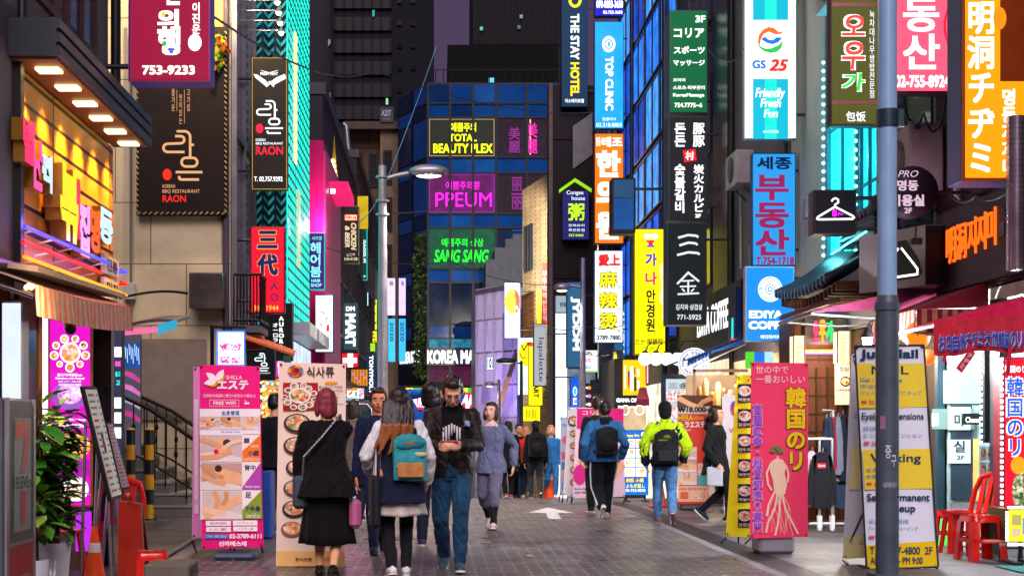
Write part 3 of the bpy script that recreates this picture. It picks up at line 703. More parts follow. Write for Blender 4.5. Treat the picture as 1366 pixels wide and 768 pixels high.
b=MB();b.box(wx(741,Yd),wx(756,Yd),Yd-.15,Yd-.02,gz(Yd),wz(418,Yd),glow('e8f4ff',1.0,var=.25));b.build('lit_column',db)
b=MB();b.box(wx(757,Yd),5.5,Yd-.1,Yd-.02,gz(Yd),wz(492,Yd),glow('8090a0',.8,var=.7));b.build('shop_window',db)
b=MB()
for z in(wz(185,Yd),wz(370,Yd)):b.box(wx(738,Yd),5.58,Yd-.04,Yd-.005,z-.03,z+.03,paint('1c141a',.6))
b.build('panel_joint',db)
#right: street side, wall face at X = 5.6
XR=5.6
def winx(o,y0,y1,z0,z1,g,fr=STEEL,nx=1,nz=1,fw=.05):return window(o,'x',XR,y0,y1,z0,z1,g,fr,fw,nx,nz,-.06)
r0=empty('fritter_shop_building',(8,14,0),'maroon and dark brick building with the orange fritter shop letters','building')
b=MB();b.box(XR,11,9,16.0,2.7,10,brickmat('4a2430','3c1c28','1c1014',.22,.075,.1,.8,'yz',.4,.3));b.build('wall',r0)
b=MB();b.box(XR-.05,XR-.003,13.0,15.85,2.75,3.62,paint('2a1c26',.5));b.build('sign_board',r0)
b=MB();b.box(7.4,11,9,16,-.3,2.69,paint('b8c4c0',.6));b.build('back_wall',r0)
b=MB();b.box(5.62,7.38,12.2,16,2.55,2.68,paint('c8d4d4',.6));b.build('shop_ceiling',r0)
b=MB();b.box(5.9,7.2,12.4,15.8,2.52,2.548,glow('eafcff',3.2,0));b.build('ceiling_light',r0)
b=MB();b.box(5.58,5.66,14.15,14.4,0,2.55,paint('1c2430',.4));b.build('pillar',r0);b=MB();b.box(5.58,5.66,15.9,16.0,0,2.55,paint('28404a',.4));b.build('pillar',r0)
r1=empty('side_street_building',(8,17,0),'cream panelled building with turquoise lit window columns','building')
b=MB();b.box(XR,11,16.02,22.6,2.6,12,paint('7c7a86',.6,var=.2));b.build('wall',r1)
b=MB();b.box(XR+.02,11,16.02,22.6,-.3,2.58,paint('4a3428',.6,stretch=(1,8,8)));b.build('ground_floor_wall',r1)
CY=glow('20d0e8',1.25,var=.4)
for y0,y1 in((17.95,18.75),(18.9,20.3)):
 winx(r1,y0,y1,3.4,6.5,CY,paint('207884',.5),2,3)
b=MB()
for y in(18.82,20.4):
 for k in range(26):b.ball((XR-.08,y,3.5+k*.12),.026,glow('7cf4ff',4,0),6)
b.build('led_strip',r1)
for z in(3.9,5.0,6.1):lamp('led_light',(5.25,19.6,z),16,(.15,.9,1.0))
b=MB();b.box(XR-.03,XR-.003,16.1,17.7,3.6,6.2,glassmat('2a4a58',.05));b.build('window_dark',r1)
for z in(7.2,8.9):winx(r1,17.2,20.2,z,z+1.2,glassmat('38404c'),ALU,2)
b=MB();b.box(XR-.02,XR-.002,20.6,22.5,3.2,12,paint('a8a4a0',.6,var=.15));b.build('wall_panel',r1)
r2=empty('grey_panel_building',(8,25,0),'grey panelled building with louvred windows behind the convenience store sign','building')
b=MB();b.box(XR,11,22.62,26.8,-.3,13,paint('6c6168',.65,var=.2,scale=1));b.build('wall',r2)
for z in(4.6,6.4,8.2):winx(r2,23.2,24.6,z,z+1.1,glassmat('2c2c34'),ALU,2)
winx(r2,24.3,25.4,3.0,4.5,glow('8a9a98',.5,var=.4),ALU,1,2)
b=MB();b.box(XR-.06,XR-.003,22.7,26.7,.1,2.5,glow('ffd8a0',1.1,var=.7));b.build('shop_window',r2)
r3=empty('granite_building',(8,28,0),'building with dark speckled granite pillar between the green and the white signs','building')
GR=paint('2a2626',.3,var=.5,scale=14)
b=MB();b.box(XR,11,26.82,33.0,-.4,13,paint('4c464e',.6));b.build('wall',r3)
b=MB();b.box(XR-.12,XR-.003,27.0,28.4,3.2,13,GR);b.build('pillar',r3)
b=MB();b.box(XR-.06,XR-.003,27.0,32.8,gz(30)+.1,2.6,glow('ffe0b8',1.15,var=.7));b.build('shop_window',r3)
for z in(4.2,6.9,9.6):winx(r3,29.0,31.6,z,z+1.6,glassmat('2c3038'),STEEL,3)
r4=empty('blue_lit_building',(8,38,0),'building fronted with glowing blue glass behind the orange clinic sign','building')
b=MB();b.box(XR,11,33.02,49.8,-2,14,paint('16202e',.5));b.build('wall',r4)
for i in range(6):
 for j in range(4):
  y0=33.2+j*2.6;z=3.4+i*1.75
  winx(r4,y0,y0+2.5,z,z+1.65,glow(random.choice(['1a58d8','2a7af0','1840b0','4a98f0']),1.05,var=.7),paint('1a2440',.4),2,1,.05)
for i in range(4):winx(r4,44.2,49,3.2+i*2.4,5.2+i*2.4,glassmat('16283c'),STEEL,3)
b=MB();b.box(XR-.06,XR-.003,33.2,49.5,gz(40)+.1,2.4,glow('f0e8d0',1.2,var=.7));b.build('shop_window',r4)
b=MB();b.tube([(5.5,34.6,0),(5.5,34.6,14)],.07,STEEL);b.build('drainpipe',r4);b=MB();b.tube([(5.5,40.5,0),(5.5,40.5,14)],.06,STEEL);b.build('drainpipe',r4)
shopblock('shop_building','far dark building beyond the tan brick house on the right',5.9,60,80,9,paint('24222a',.7),['a0c8e0','e8d0a0'],'f0e8e0',1,9)
#projecting signs
WH=glow('f6f6f8',1.05,0)
def signbox(lab,x0,y0,x1,y1,Y,depth,side,face,fn=None,v=None,wall=None,group=None,frame=None,fw=1.5,cat='sign',name='projecting_sign',st=1.0,facevar=.06,lit=True,rim=0.02):
 """a box sign hung out from a wall: cabinet, face, lettering, frame and brackets; (x0..y1) is its face in the photo, Y its depth"""
 X0,X1,Z0,Z1=wx(x0,Y),wx(x1,Y),wz(y1,Y),wz(y0,Y)
 o=empty(name,((X0+X1)/2,Y+depth/2,Z0),lab,cat,group)
 b=MB();b.box(X0,X1,Y,Y+depth,Z0,Z1,paint(side,.45,.2,var=.2),.012);b.build('cabinet',o)
 fm=glow(face,st,var=facevar)if lit else paint(face,.45,var=.12)
 b=MB();b.box(X0+rim,X1-rim,Y-.008,Y-.001,Z0+rim,Z1-rim,fm);b.build('face_panel',o)
 if frame:
  b=MB();t=fw/S(Y)
  for a in((X0,X1,Z0,Z0+t),(X0,X1,Z1-t,Z1),(X0,X0+t,Z0+t,Z1-t),(X1-t,X1,Z0+t,Z1-t)):b.box(a[0],a[1],Y-.03,Y-.009,a[2],a[3],frame if not isinstance(frame,str)else paint(frame,.4,.4))
  b.build('frame',o)
 if fn:
  p=Pr(Y-.008,v);fn(p);p.build('lettering',o)
 if wall is not None:
  b=MB();xa=X1 if wall>X1 else X0
  for z in(Z0+(Z1-Z0)*.15,Z0+(Z1-Z0)*.85):
   b.tube([(xa,Y+depth/2,z),(wall,Y+depth/2,z)],.025,STEEL,6)
  b.build('bracket',o)
 return o
V1,V2,V5,V6=(0,0,3),(0,240,2.955),(300,0,2.954),(320,240,2.954)
W2,W3,W4,W5,W6,W7,W8=(720,0,2.954),(720,240,2.954),(720,460,2.954),(940,0,2.954),(940,240,2.954),(1126,0,2.954),(1126,240,2.954)
#right, near to far
def f(p):
 p.vt('明洞チヂミ',484,0,596,690,glow('fff6e4',1.15,0),.03)
 p.vt('명동지지미',620,350,684,692,glow('fff6e4',1.15,0),.04)
 p.poly([(614,-180),(730,-180),(730,322),(614,322)],paint('9a3c08',.6,var=.2));p.lay(1).ell(612,74,26,44,glow('f08010',1.0))
signbox('orange light box sign with white Japanese fritter lettering',1282,-70,1372,242,13.6,.38,'343a6a','f08c08',f,W7,XR,frame='a8480c',fw=4)
def f(p):
 w,k=glow('fbf0f4',1.05,0),paint('8c1c40',.5)
 p.t('동산',0,0,1,1,w)if False else None
 p.vt('부동산',228,-170,392,280,w,.03);p.t('02-755-8924',200,297,416,346,w,.05)
signbox('pink red estate agent sign with white telephone number',1194,-90,1270,124,15.2,.2,'5a2a3a','e8506c',f,W7,XR)
def f(p):
 r_,g_,w=glow('ff4030',1.1,0),glow('28c83c',1.0,0),glow('f0f0f4',1.0,0)
 for ch,y0,y1,m in(('오',60,142,r_),('우',165,275,r_),('가',290,360,g_)):
  p.t(ch,537,y0-3,634,y1+3,w,.07);p.lay(1).t(ch,541,y0,630,y1,m,.025,shear=.12);p.lay(0)
 p.vt('녹차대나무쌈밥전문점',648,40,672,388,w,.01);p.t('包饭',556,440,634,480,w,.015)
 pk=paint('c07878',.5);p.rect(494,12,694,26,pk);p.rect(494,398,694,411,pk)
signbox('olive green sign with red and green Korean letters and small white column',1107,-20,1176,168,17.4,.16,'2c2a1c','4a4a20',f,W5,XR,frame='6a3c3c',fw=2)
def f(p):
 tl,t2,bl,rd,gr=glow('0a9cb4',1,0),glow('18d0b8',1,0),glow('1c60c8',1,0),glow('ee2818',1,0),glow('28a848',1,0)
 for y0,y1 in((-120,80),(312,548)):p.rect(190,y0,329,y1,tl);p.lay(1).rect(237,y0,283,y1,t2);p.lay(0)
 p.poly([(216,190),(209,165),(214,138),(230,118),(252,107),(274,112),(292,128),(309,124),(302,135),(280,137),(252,126),(232,136),(221,158)],glow('f06020',1,0))
 p.lay(1).poly([(222,156),(236,146),(252,158),(268,160),(284,148),(306,150),(290,168),(266,176),(244,170)],bl)
 p.lay(2).poly([(211,172),(222,186),(240,194),(262,192),(290,180),(309,160),(302,190),(284,206),(258,211),(232,203),(216,190)],gr);p.lay(0)
 p.t('GS',187,238,241,272,glow('1c68b8',1,0),.05);p.t('25',252,234,330,282,rd,.05,shear=.3)
 w=glow('f4fcff',1.05,0);p.lay(2)
 p.t('Friendly',199,348,316,396,w,.03,shear=.2);p.t('Fresh',219,390,300,424,w,.03,shear=.2);p.t('Fun',232,432,288,464,w,.03,shear=.2);p.t('24시간영업',230,514,289,525,w,.02)
signbox('white convenience store sign with teal panels and friendly fresh fun words',992,-40,1063,186,21.6,.14,'9098a4','f2f4f4',f,W5,XR)
def f(p):
 k=glow('8c1450',.8,0);n=paint('141c58',.5);v2=(940,240,2.954)
 p.t('세종',205,618,342,668,n,.04);p.vt('부동산',196,682,346,1010,k,.04)
 p.t('T.754-1718',202,1012,352,1044,k,.05)
signbox('light blue estate agent sign with dark red Korean letters',1003,204,1062,355,22.0,.14,'1c4a78','2484c8',f,W5,XR,st=.95)
def f(p):
 w=WH;bl=glow('1880d8',1,0)
 p.ell(258,430,48,50,w);p.lay(1).ring(258,430,42,44,3,bl);p.ring(258,430,27,28,2,bl);p.ring(258,430,18,19,4,bl);p.ring(258,430,8,8,5,bl)
 for i,ch in enumerate('EDIYA ESPRESSO COFFEE'):
  a=R(150+i*17);x,y=258+35*math.cos(a),430+36*math.sin(a)
  if ch!=' ':p.t(ch,x-3.6,y-4,x+3.6,y+4,bl,.03)
 p.lay(0).t('EDIYA',174,514,307,545,w,.06);p.t('COFFEE',172,556,346,588,w,.06);p.t('이디야커피',220,610,297,626,w,.03)
signbox('bright blue coffee shop sign with white round badge',994,355,1060,456,20.6,.14,'a8b0b8','1478d4',f,W6,XR)
def f(p):
 w,k,r_=glow('eef4f0',1,0),0,0
 p.t('3F',613,62,653,90,w,.05);p.t('コリア',528,112,648,150,w,.045);p.t('スポーツ',528,183,650,213,w,.045);p.t('マッサージ',526,237,650,260,w,.04)
 p.t('코리아',525,309,575,323,w,.03);p.t('스포츠·피부관리',525,338,650,354,w,.03);p.t('KoreaMassage',525,368,648,386,w,.035);p.t('754.7775~6',531,406,640,424,w,.04)
signbox('dark green massage sign with white Japanese lettering',893,14,944,151,28.4,.55,'50606a','0c5a34',f,W2,XR,st=.9)
def f(p):
 w=glow('f4f4f8',1.05,0)
 p.vt('돈돈',530,482,580,580,w,.035);p.vt('豚豚',603,482,650,580,w,.03);p.poly([(564,594),(612,587),(618,632),(570,640)],glow('e01c20',1,0));p.lay(1).t('村',574,597,608,631,w,.02);p.lay(0)
 p.vt('숯불갈비',530,645,578,840,w,.035);p.vt('炭火カルビ',605,648,648,838,w,.03);p.t('2F',612,843,635,858,w,.04)
signbox('black charcoal grill sign with white letters and one red stamp',892,155,944,294,28.0,.55,'484c54','1c1a20',f,W2,XR)
def f(p):
 w=glow('c8ccd0',.95,0)
 for y,a,c in((222,545,625),(252,550,622),(290,541,630)):p.line([(a,y+6),((a+c)/2,y-5),(c-8,y-2),(c,y+4)],9,w)
 p.line([(541,410),(585,365),(628,400)],8,w);p.line([(560,398),(608,396)],6,w);p.line([(552,420),(616,418)],6,w);p.line([(585,396),(585,445)],7,w);p.line([(560,428),(572,440)],6,w);p.line([(608,428),(596,440)],6,w);p.line([(543,450),(628,446)],7,w)
 p.t('김치와 삼겹살',536,489,641,512,w,.02);p.t('771-5925',541,530,636,550,w,.02)
signbox('black pork restaurant sign with brushed white characters and telephone number',890,297,943,433,27.5,.5,'3a4450','14181c',f,W3,XR)
def f(p):
 y_,rd,gr,k=0,glow('e02030',1,0),glow('9aa018',1,0),glow('2a2a10',.3,0)
 p.ell(424,223,17,13,k);p.ell(452,223,17,13,k);p.lay(1).ell(424,223,15,11,WH);p.ell(452,223,15,11,WH);p.lay(0)
 p.rect(420,238,452,246,rd);p.rect(428,246,446,258,rd);p.rect(421,258,453,265,glow('1c50c8',1,0))
 p.t('가',416,288,462,340,glow('5a30b0',1,0),.05);p.t('나',416,362,462,414,glow('c02878',1,0),.05);p.vt('안경원',418,430,460,600,k,.035)
 p.t('カナ 眼鏡院',376,624,486,650,k,.02);p.t('眼鏡店',404,655,480,672,gr,.02)
 p.poly([(470,335),(497,320),(497,560),(480,545),(486,500),(470,470),(480,420)],glow('ecd8a0',1.05,0))
signbox('tall yellow optician sign with cartoon eyes and colourful Korean letters',846,305,888,473,33.6,.3,'8a8a28','f4e608',f,W3,XR)
def f(p):
 w=glow('fff4ec',1.05,0)
 p.t('명동',222,540,240,576,w,.03);p.t('태조',244,540,325,580,w,.05);p.vt('한',222,592,326,700,w,.06);p.vt('의',222,708,326,820,w,.06);p.vt('원',222,830,326,945,w,.06)
signbox('orange oriental clinic sign with large white Korean letters',793,178,832,325,41.7,.3,'6a3414','f46c0c',f,W2,XR)
def f(p):
 r_,y_,k=glow('e02020',1,0),glow('f4e010',1,0),glow('1a1a10',.2,0)
 p.t('愛上',231,292,318,340,k,.07);p.lay(1).t('愛上',232,293,317,339,r_,.03);p.lay(0)
 for i,ch in enumerate('麻辣烫'):
  y0=357+i*82;p.t(ch,232,y0,308,y0+70,k,.09);p.lay(1).t(ch,234,y0+2,306,y0+68,y_,.03);p.lay(0)
 for i,ch in enumerate('마라탕'):p.t(ch,308,416+i*86,320,430+i*86,k,.02)
 p.t('3789-7880',225,611,319,630,k,.04)
signbox('white spicy hotpot sign with yellow and red Chinese characters',793,334,831,457,41.9,.25,'6a88a0','e8f0fa',f,W3,XR)
def f(p):
 w=glow('f4fbff',1.1,0)
 p.ell(272,175,26,32,w);p.lay(1).ring(272,175,15,17,5,glow('2a98f0',1,0));p.rect(268,165,277,185,glow('2a98f0',1,0));p.lay(0)
 p.t('TOP CLINIC',258,224,290,436,w,.04,rot=True);p.t('탑클리닉',248,463,299,476,w,.0);p.t('02.318.8803',223,485,323,500,w,.01)
signbox('glowing sky blue clinic sign with sideways white lettering',793,29,832,172,42.0,.25,'1c5a98','1e9af4',f,W2,XR,facevar=.25)
def f(p):p.t('070-8833-3650',223,3,328,33,WH,.05);p.t('02-722-3650',250,43,326,56,WH,.03)
signbox('navy telephone number sign above the sky blue clinic sign',793,-24,832,22,42.1,.25,'1a1a50','1418a8',f,W2,XR)
def f(p):
 w,y_=glow('e4f0e8',1,0),glow('f4d010',1.1,0)
 p.ring(139,2,20,24,11,y_);p.t('THE STAY',121,56,156,236,w,.045,rot=True);p.t('HOTEL',121,247,156,379,y_,.045,rot=True);p.t('더스테이호텔',100,390,174,406,w,.03)
signbox('dark navy hotel sign with white and yellow sideways letters',749,-14,784,143,51.7-2,.4,'10304c','0a2a48',f,W2,XR,st=1)
def f(p):
 w,g_=glow('e8ecf8',1,0),glow('a8d818',1.05,0)
 p.t('Congee',106,42,172,62,w,.01);p.t('house',126,64,178,80,w,.01);p.t('粥',112,92,176,160,g_,.03)
 p.t('전복요리',113,174,176,184,w,.0);p.t('죽전문점',113,192,176,203,w,.0);p.t('767-0460',114,213,172,223,g_,.02)
o=signbox('dark blue congee shop sign under a bright green roof outline',750,254,786,320,49.6,.2,'20204a','1c1c58',f,W3,None)
b=MB();g_=glow('88c818',.95)
for a,c in(((746,253),(767,238)),((767,238),(789,252))):
 b.prism([(wx(a[0],49.5),49.45,wz(a[1],49.5)),(wx(c[0],49.5),49.45,wz(c[1],49.5)),(wx(c[0],49.5),49.45,wz(c[1]+4,49.5)),(wx(a[0],49.5),49.45,wz(a[1]+4,49.5))],(0,.15,0),g_)
b.build('roof_outline',o)
def f(p):p.t('JYDDM',122,460,157,672,glow('eef6f8',1.05,0),.06,rot=True)
signbox('slate blue vertical sign with big white sideways letters JYDDM',756,376,777,490,43.5,.3,'1c3850','245070',f,W3,5.5)
def f(p):p.t('JYDDM',326,516,342,680,glow('d8ecf0',.9,0),.06,rot=True)
signbox('slate blue vertical sign half hidden under the white hotpot sign',819,400,838,482,42.8,.2,'1c3850','245070',f,W3,5.5)
def f(p):p.t('명동',79,481,106,500,paint('1c1c24',.5),.03)
signbox('small square pale grey sign with two dark Korean letters',741,394,757,417,46.0,.3,'8a929c','8fa0b0',f,W3,None,st=.8)
def f(p):
 k=paint('24242c',.5);v=(630,360,6.98)
 p.t('lapalette',605,630,668,1040,k,.0,rot=True)
 p.line([(582,540),(590,525),(672,525),(680,540)],4,k);p.line([(582,1060),(590,1076),(672,1076),(680,1060)],4,k)
signbox('light grey vertical sign with thin sideways lettering lapalette',712,432,729,515,48.0,.5,'5c626c','a8aab4',f,(630,360,6.98),4.6,st=.7)
def f(p):p.t('ART',523,395,568,515,paint('20200c',.5),.05,rot=True);p.t('2층아트',512,548,578,562,paint('20200c',.5),.01)
signbox('long yellow vertical sign ending in dark sideways letters ART',704.5,461,724,541,50.5,.2,'8a8418','f0e010',f,(630,450,6.4),4.4)
def f(p):
 k=paint('1c1c10',.5)
 for x in(462,474,487,512,524,536):p.line([(x,615),(x+3,690)],5,k)
signbox('square yellow notice sign tilted under the long yellow sign',697,541,721,562,50.8,.15,'8a8418','f0e010',f,(630,450,6.4),None)
def f(p):
 y_,o_,r_,k=glow('f8e010',1,0),glow('f88a10',1,0),glow('f03818',1,0),glow('201408',.1,0)
 p.ell(372,292,71,114,y_);p.lay(1).ell(372,292,70,113,o_,20,-80,62);p.lay(2).poly([(395,180),(425,205),(441,245),(441,350),(420,392),(398,405),(412,330),(406,250)],r_)
 p.lay(3).line([(330,205),(345,250),(340,300)],6,k);p.ring(385,262,22,34,6,k,a0=90,a1=350);p.line([(345,345),(370,352)],6,k);p.line([(350,378),(380,376)],7,k);p.rect(392,335,425,368,WH)
 p.lay(0);p.t('콩나물',345,395,358,450,k,.02,rot=True);p.t('콩불명동',335,558,410,578,glow('506890',.5,0),.01);p.t('775-3382',320,590,425,605,glow('506890',.5,0),.01)
signbox('white vertical sign with orange and yellow sun disc, upper one',673,377,694,451,57.5,.3,'3c5a9c','e4f0fc',f,(630,360,6.98),4.2)
def f(p):
 y_,r_,k=glow('f8e010',1,0),glow('f03818',1,0),glow('201408',.1,0)
 p.ell(470,140,76,105,y_);p.lay(1).ell(490,110,60,72,r_,20,-120,40);p.lay(2).line([(420,60),(440,110),(470,60),(500,40)],10,k);p.line([(405,130),(425,175),(450,170)],8,k);p.vt('이야기',448,110,466,240,k,.02)
 for i in range(5):p.lay(0).line([(420+i*18,290+(i%2)*20),(420+i*18,420)],4,glow('90a8c8',.7,0))
signbox('white vertical sign with orange and yellow disc, lower one beside the yellow sign',690,450,712,527,53.5,.3,'5a6a8c','eaf4fc',f,(630,450,6.4),4.3)
def f(p):p.vt('부뚜막백반정식',652,0,702,480,glow('f4d8d8',.8,0),.01)
signbox('narrow faded red banner sign with pale writing on the tan brick building',723,350,732,432,52.5,.1,'7a2020','d03c30',f,(630,360,6.98),None,cat='banner',st=.8)
def f(p):p.vt('카페',604,200,638,400,paint('28300c',.5),.02)
signbox('narrow yellow and white lit sign in the brick recess',716,388,722.5,432,53.2,.1,'8a8418','f0e818',f,(630,360,6.98),None)
def f(p):p.t('101',130,175,178,262,glow('1c2848',.3,0),.05)
signbox('small white square number sign on the purple panels',649,476,658.5,493,61.5,.25,'2c3c60','d8ecfc',f,(630,450,6.4),None)
o=empty('projecting_sign',(wx(832,30),30.2,wz(310,30)),'dark blue blank sign box with black frame between the orange and yellow signs','sign')
b=MB();b.box(wx(816,30),wx(848,30),30,30.5,wz(311,30),wz(237,30),BLACK,.02);b.build('cabinet',o)
b=MB();b.box(wx(819,30),wx(845,30),29.985,29.999,wz(306,30),wz(265,30),glow('164c90',.8,.3));b.box(wx(819,30),wx(845,30),29.985,29.999,wz(264,30),wz(240,30),glow('2c5c88',.5,.3));b.build('face_panel',o)
b=MB();b.tube([(wx(848,30),30.2,wz(250,30)),(XR,30.2,wz(250,30))],.03,STEEL);b.build('bracket',o)
def f(p):
 w,m=glow('ffffff',1.6,0),glow('e818e8',1.4,0)
 p.line([(500,85),(506,76),(516,72),(526,78),(526,90),(514,97),(513,106)],6,w);p.line([(513,106),(446,146),(443,153),(450,156),(582,154),(588,148),(582,141),(513,106)],7,w)
 p.t('8',502,116,520,145,m,.04);p.t('F=',525,128,545,142,m,.02)
signbox('black rounded laundry sign with white neon coat hanger',1085,253,1143,312,16.5,.25,'201c28','14121a',f,W6,XR,st=.5)
o=empty('round_sign',(wx(1218,14.9),15,wz(288,14.9)),'dark plum round hair salon sign on the second floor','sign')
b=MB();b.lathe((wx(1219,14.9),15.0,wz(255,14.9)),[(.0,-.1),(.26,-.1),(.27,-.07),(.27,.1),(.0,.1)],paint('2c1c2c',.5),32,'y');b.build('disc',o)
p=Pr(14.9,W7);m=glow('c4a8bc',.85,0);p.t('PRO',212,672,292,698,m,.0,shear=.3);p.t('명동',209,710,292,752,m,.04);p.view=W8;p.t('미용실',182,58,316,104,m,.05);p.t('2F',237,110,267,132,m,.04);p.build('lettering',o)
b=MB();b.tube([(wx(1240,14.9),15,wz(255,14.9)),(XR,15,wz(255,14.9))],.02,STEEL);b.build('bracket',o)
#left signs
def f(p):
 w,k=glow('fff6f0',1.1,0),paint('6a1028',.5)
 p.t('전',655,-75,720,22,w,.05);p.t('의',630,38,716,118,w,.05);p.t('행',630,106,722,222,w,.05)
 for x,y,r,c in((654,60,9,'e8b030'),(658,176,9,'30a040'),(686,206,9,'2c60d0')):p.lay(1).ell(x,y,r,r+2,glow(c,1,0))
 p.lay(0).vt('이진운',768,10,806,140,w,.03);p.ell(780,172,27,34,w);p.lay(1).t('사는',762,152,802,168,glow('c02040',.8,0),.01);p.t('매력',764,174,802,192,k,.01);p.lay(0)
 p.t('753-9233',570,263,780,300,w,.045)
signbox('large crimson sign with white Korean brush lettering and telephone number',172,-60,281,110,13.0,.25,'5a4aa0','8c0c34',f,V1,-3.3,st=.85,frame='94305c',fw=1.2)
def raon_logo(p,x,y,s,m,w):
 """the looping letter mark: x, y = top left, s = scale of the 150 x 200 drawing"""
 P=lambda pts:[(x+a*s,y+c*s)for a,c in pts]
 arc=lambda cx,cy,r,a0,a1,n=7:[(cx+r*math.cos(R(a0+(a1-a0)*i/n)),cy+r*math.sin(R(a0+(a1-a0)*i/n)))for i in range(n+1)]
 p.line(P([(54,3)]+arc(85,25,22,-90,0)+[(107,105)]),w,m)
 p.line(P([(48,22),(64,22)]+arc(70,36,14,-90,90)+arc(16,66,16,-90,-270)[0:0]+[(18,52)]+arc(18,68,16,-90,-270)+[(85,84)]),w,m)
 p.line(P([(107,56),(122,56)]),w,m)
 p.line(P(arc(90,124,17,90,270)+arc(118,124,17,-90,90)),w,m,True)
 p.line(P([(50,163),(155,163)]),w,m);p.line(P([(64,178),(64,184)]+arc(72,184,8,180,90)+[(142,192)]),w,m)
bd=empty('restaurant_board',(wx(241,21.85),21.9,wz(287,21.85)),'huge dark brown barbecue restaurant board laced to the beige wall','sign board')
b=MB();b.box(wx(182,21.85),wx(303,21.85),21.85,21.95,wz(287,21.85),wz(36,21.85),paint('1a0f0c',.55,var=.4,scale=1.5));b.build('board',bd)
p=Pr(21.85,V1);m=glow('d8a070',.75,0);rd=glow('e02818',.85,0)
raon_logo(p,652,523,1.02,m,10);p.ell(669,699,18,23,rd);p.vt('고기집',747,355,763,447,m,.01);p.vt('맛이있는',716,376,731,498,m,.01);p.vt('즐거운',686,355,702,447,m,.01)
p.line([(708,360),(708,445)],1.5,m);p.line([(738,360),(738,495)],1.5,m);p.t('PORK',672,334,735,344,m,.02)
p.view=V2;p.t('KOREAN',641,18,690,32,m,.01);p.t('BBQ RESTAURANT',641,38,787,54,m,.01);p.t('RAON',641,60,733,88,rd,.015)
p.build('lettering',bd)
b=MB();rp=paint('b09060',.8)
for k in range(34):
 z=wz(42+k*7.2,21.85);z2=wz(45.6+k*7.2,21.85)
 for px in(183,301):
  b.tube([(wx(px-1.5,21.85),21.84,z),(wx(px+1.5,21.85),21.84,z2)],.01,rp,4)
for k in range(16):b.tube([(wx(184+k*7.5,21.85),21.84,wz(286,21.85)),(wx(188+k*7.5,21.85),21.84,wz(283,21.85))],.01,rp,4)
b.build('lacing',bd)
b=MB();rnd=random.Random(5)
for i in range(150):
 t=rnd.random();px=288+rnd.gauss(0,4)+4*math.sin(t*5);py=48+t*44;c=Vector((wx(px,21.7),21.8-rnd.random()*.12,wz(py,21.7)))
 a=Vector((rnd.gauss(0,1),rnd.gauss(0,.6),rnd.gauss(0,1))).normalized()*.06;d=a.cross(Vector((0,1,0.3))).normalized()*.03
 b.quad(c-a,c+d,c+a,c-d,paint(rnd.choice(['5a8a1c','7aa828','3c6418','c83c18','e8a020']),.6))
b.build('flower_garland',label='garland of leaves and small flowers hung down the barbecue restaurant board',cat='garland')
def f(p):
 w,rd,bd_=glow('f0f4ff',1.1,0),glow('e01838',1,0),glow('b89038',.7)
 p.view=V1;p.border(1010,233,1147,757,3,bd_)
 p.poly([(1015,297),(1030,300),(1062,322),(1078,338),(1066,348),(1040,326),(1022,312)],w);p.poly([(1145,315),(1140,297),(1104,312),(1082,330),(1092,344),(1108,334)],w);p.line([(1076,326),(1096,348)],5,w);p.line([(1088,326),(1066,348)],5,w)
 p.t('FRESH MEAT',1042,290,1112,302,w,.02);p.line([(1044,283),(1078,292),(1112,283)],2,w)
 raon_logo(p,1027,403,.68,w,6.5);p.ell(1039,515,15,19,rd)
 p.t('KOREAN',1024,555,1062,566,w,.01);p.t('BBQ RESTAURANT',1024,570,1133,581,w,.01);p.t('RAON',1024,586,1133,620,rd,.02);p.t('T. 02.757.9292',1017,707,1131,726,w,.02)
signbox('black barbecue sign with crossed knives and white looping letter mark',335,77,383,253,22.8,.18,'3a2c20','1c1512',f,V1,-3.25,st=.8)
def f(p):
 n,y_=glow('101c58',.8,0),glow('e0a838',.9,0);p.view=V2
 for y0,a,c in((200,1022,1088),(228,1026,1084),(256,1015,1094)):p.rect(a-2,y0-2,c+2,y0+17,y_);p.lay(1).rect(a,y0,c,y0+14,n);p.lay(0)
 p.t('代',1012,290,1098,378,y_,.08);p.lay(1).t('代',1014,292,1096,376,n,.055);p.lay(0)
 p.t('人',1064,402,1098,432,n,.03);p.ring(1036,415,14,14,5,n,a0=20,a1=280);p.ring(1082,462,13,13,4,n);p.line([(1072,470),(1092,454)],3,n)
 p.t('318-1944',1000,494,1098,514,y_,.02)
signbox('bright red sign with large navy Chinese characters behind the balcony',334,302,380,418,22.2,.15,'7a1420','d8102c',f,V2,-3.25,st=.9)
def f(p):
 w=glow('f0f2f4',1,0);p.view=V2;p.vt('AURORA',1096,534,1122,668,w,.05);p.vt('オーロラ',1074,562,1098,640,w,.02)
signbox('black sign with white stacked English letters AURORA',352,404,390,481,23.4,.2,'1c1c22','121216',f,V2,-3.25,st=.6)
def f(p):
 w,m,rd=glow('d8ece8',1,0),0,glow('e02030',1,0);raon_logo(p,1004,682,.36,w,4);p.t('BBQ RESTAURANT',1000,758,1066,764,w,.0)
signbox('small black sign with looping white letter mark beside the menu light box',329,467,367,507,22.4,.12,'2a2a30','18181c',f,V2,None,st=.6)
def f(p):p.view=V2;p.t('代人',1094,700,1124,765,WH,.04)
signbox('magenta sign with white character half hidden behind the food banner',367,474,384,504,23.9,.1,'6a1050','e818a0',f,V2,None)
def f(p):
 b_,k=glow('5088c8',.8,0),0;v=(260,420,5.486);p.view=v
 p.t('KOREAN',228,149,295,162,b_,.0);p.t('BBQ HOUSE RAON',192,166,328,179,b_,.0)
 for i in range(2):
  for j in range(2):p.rect(182+i*82,210+j*92,256+i*82,262+j*92,foodmat(3+i+2*j,'f060b0','ffe0f0','d82890','8a3a70',.9))
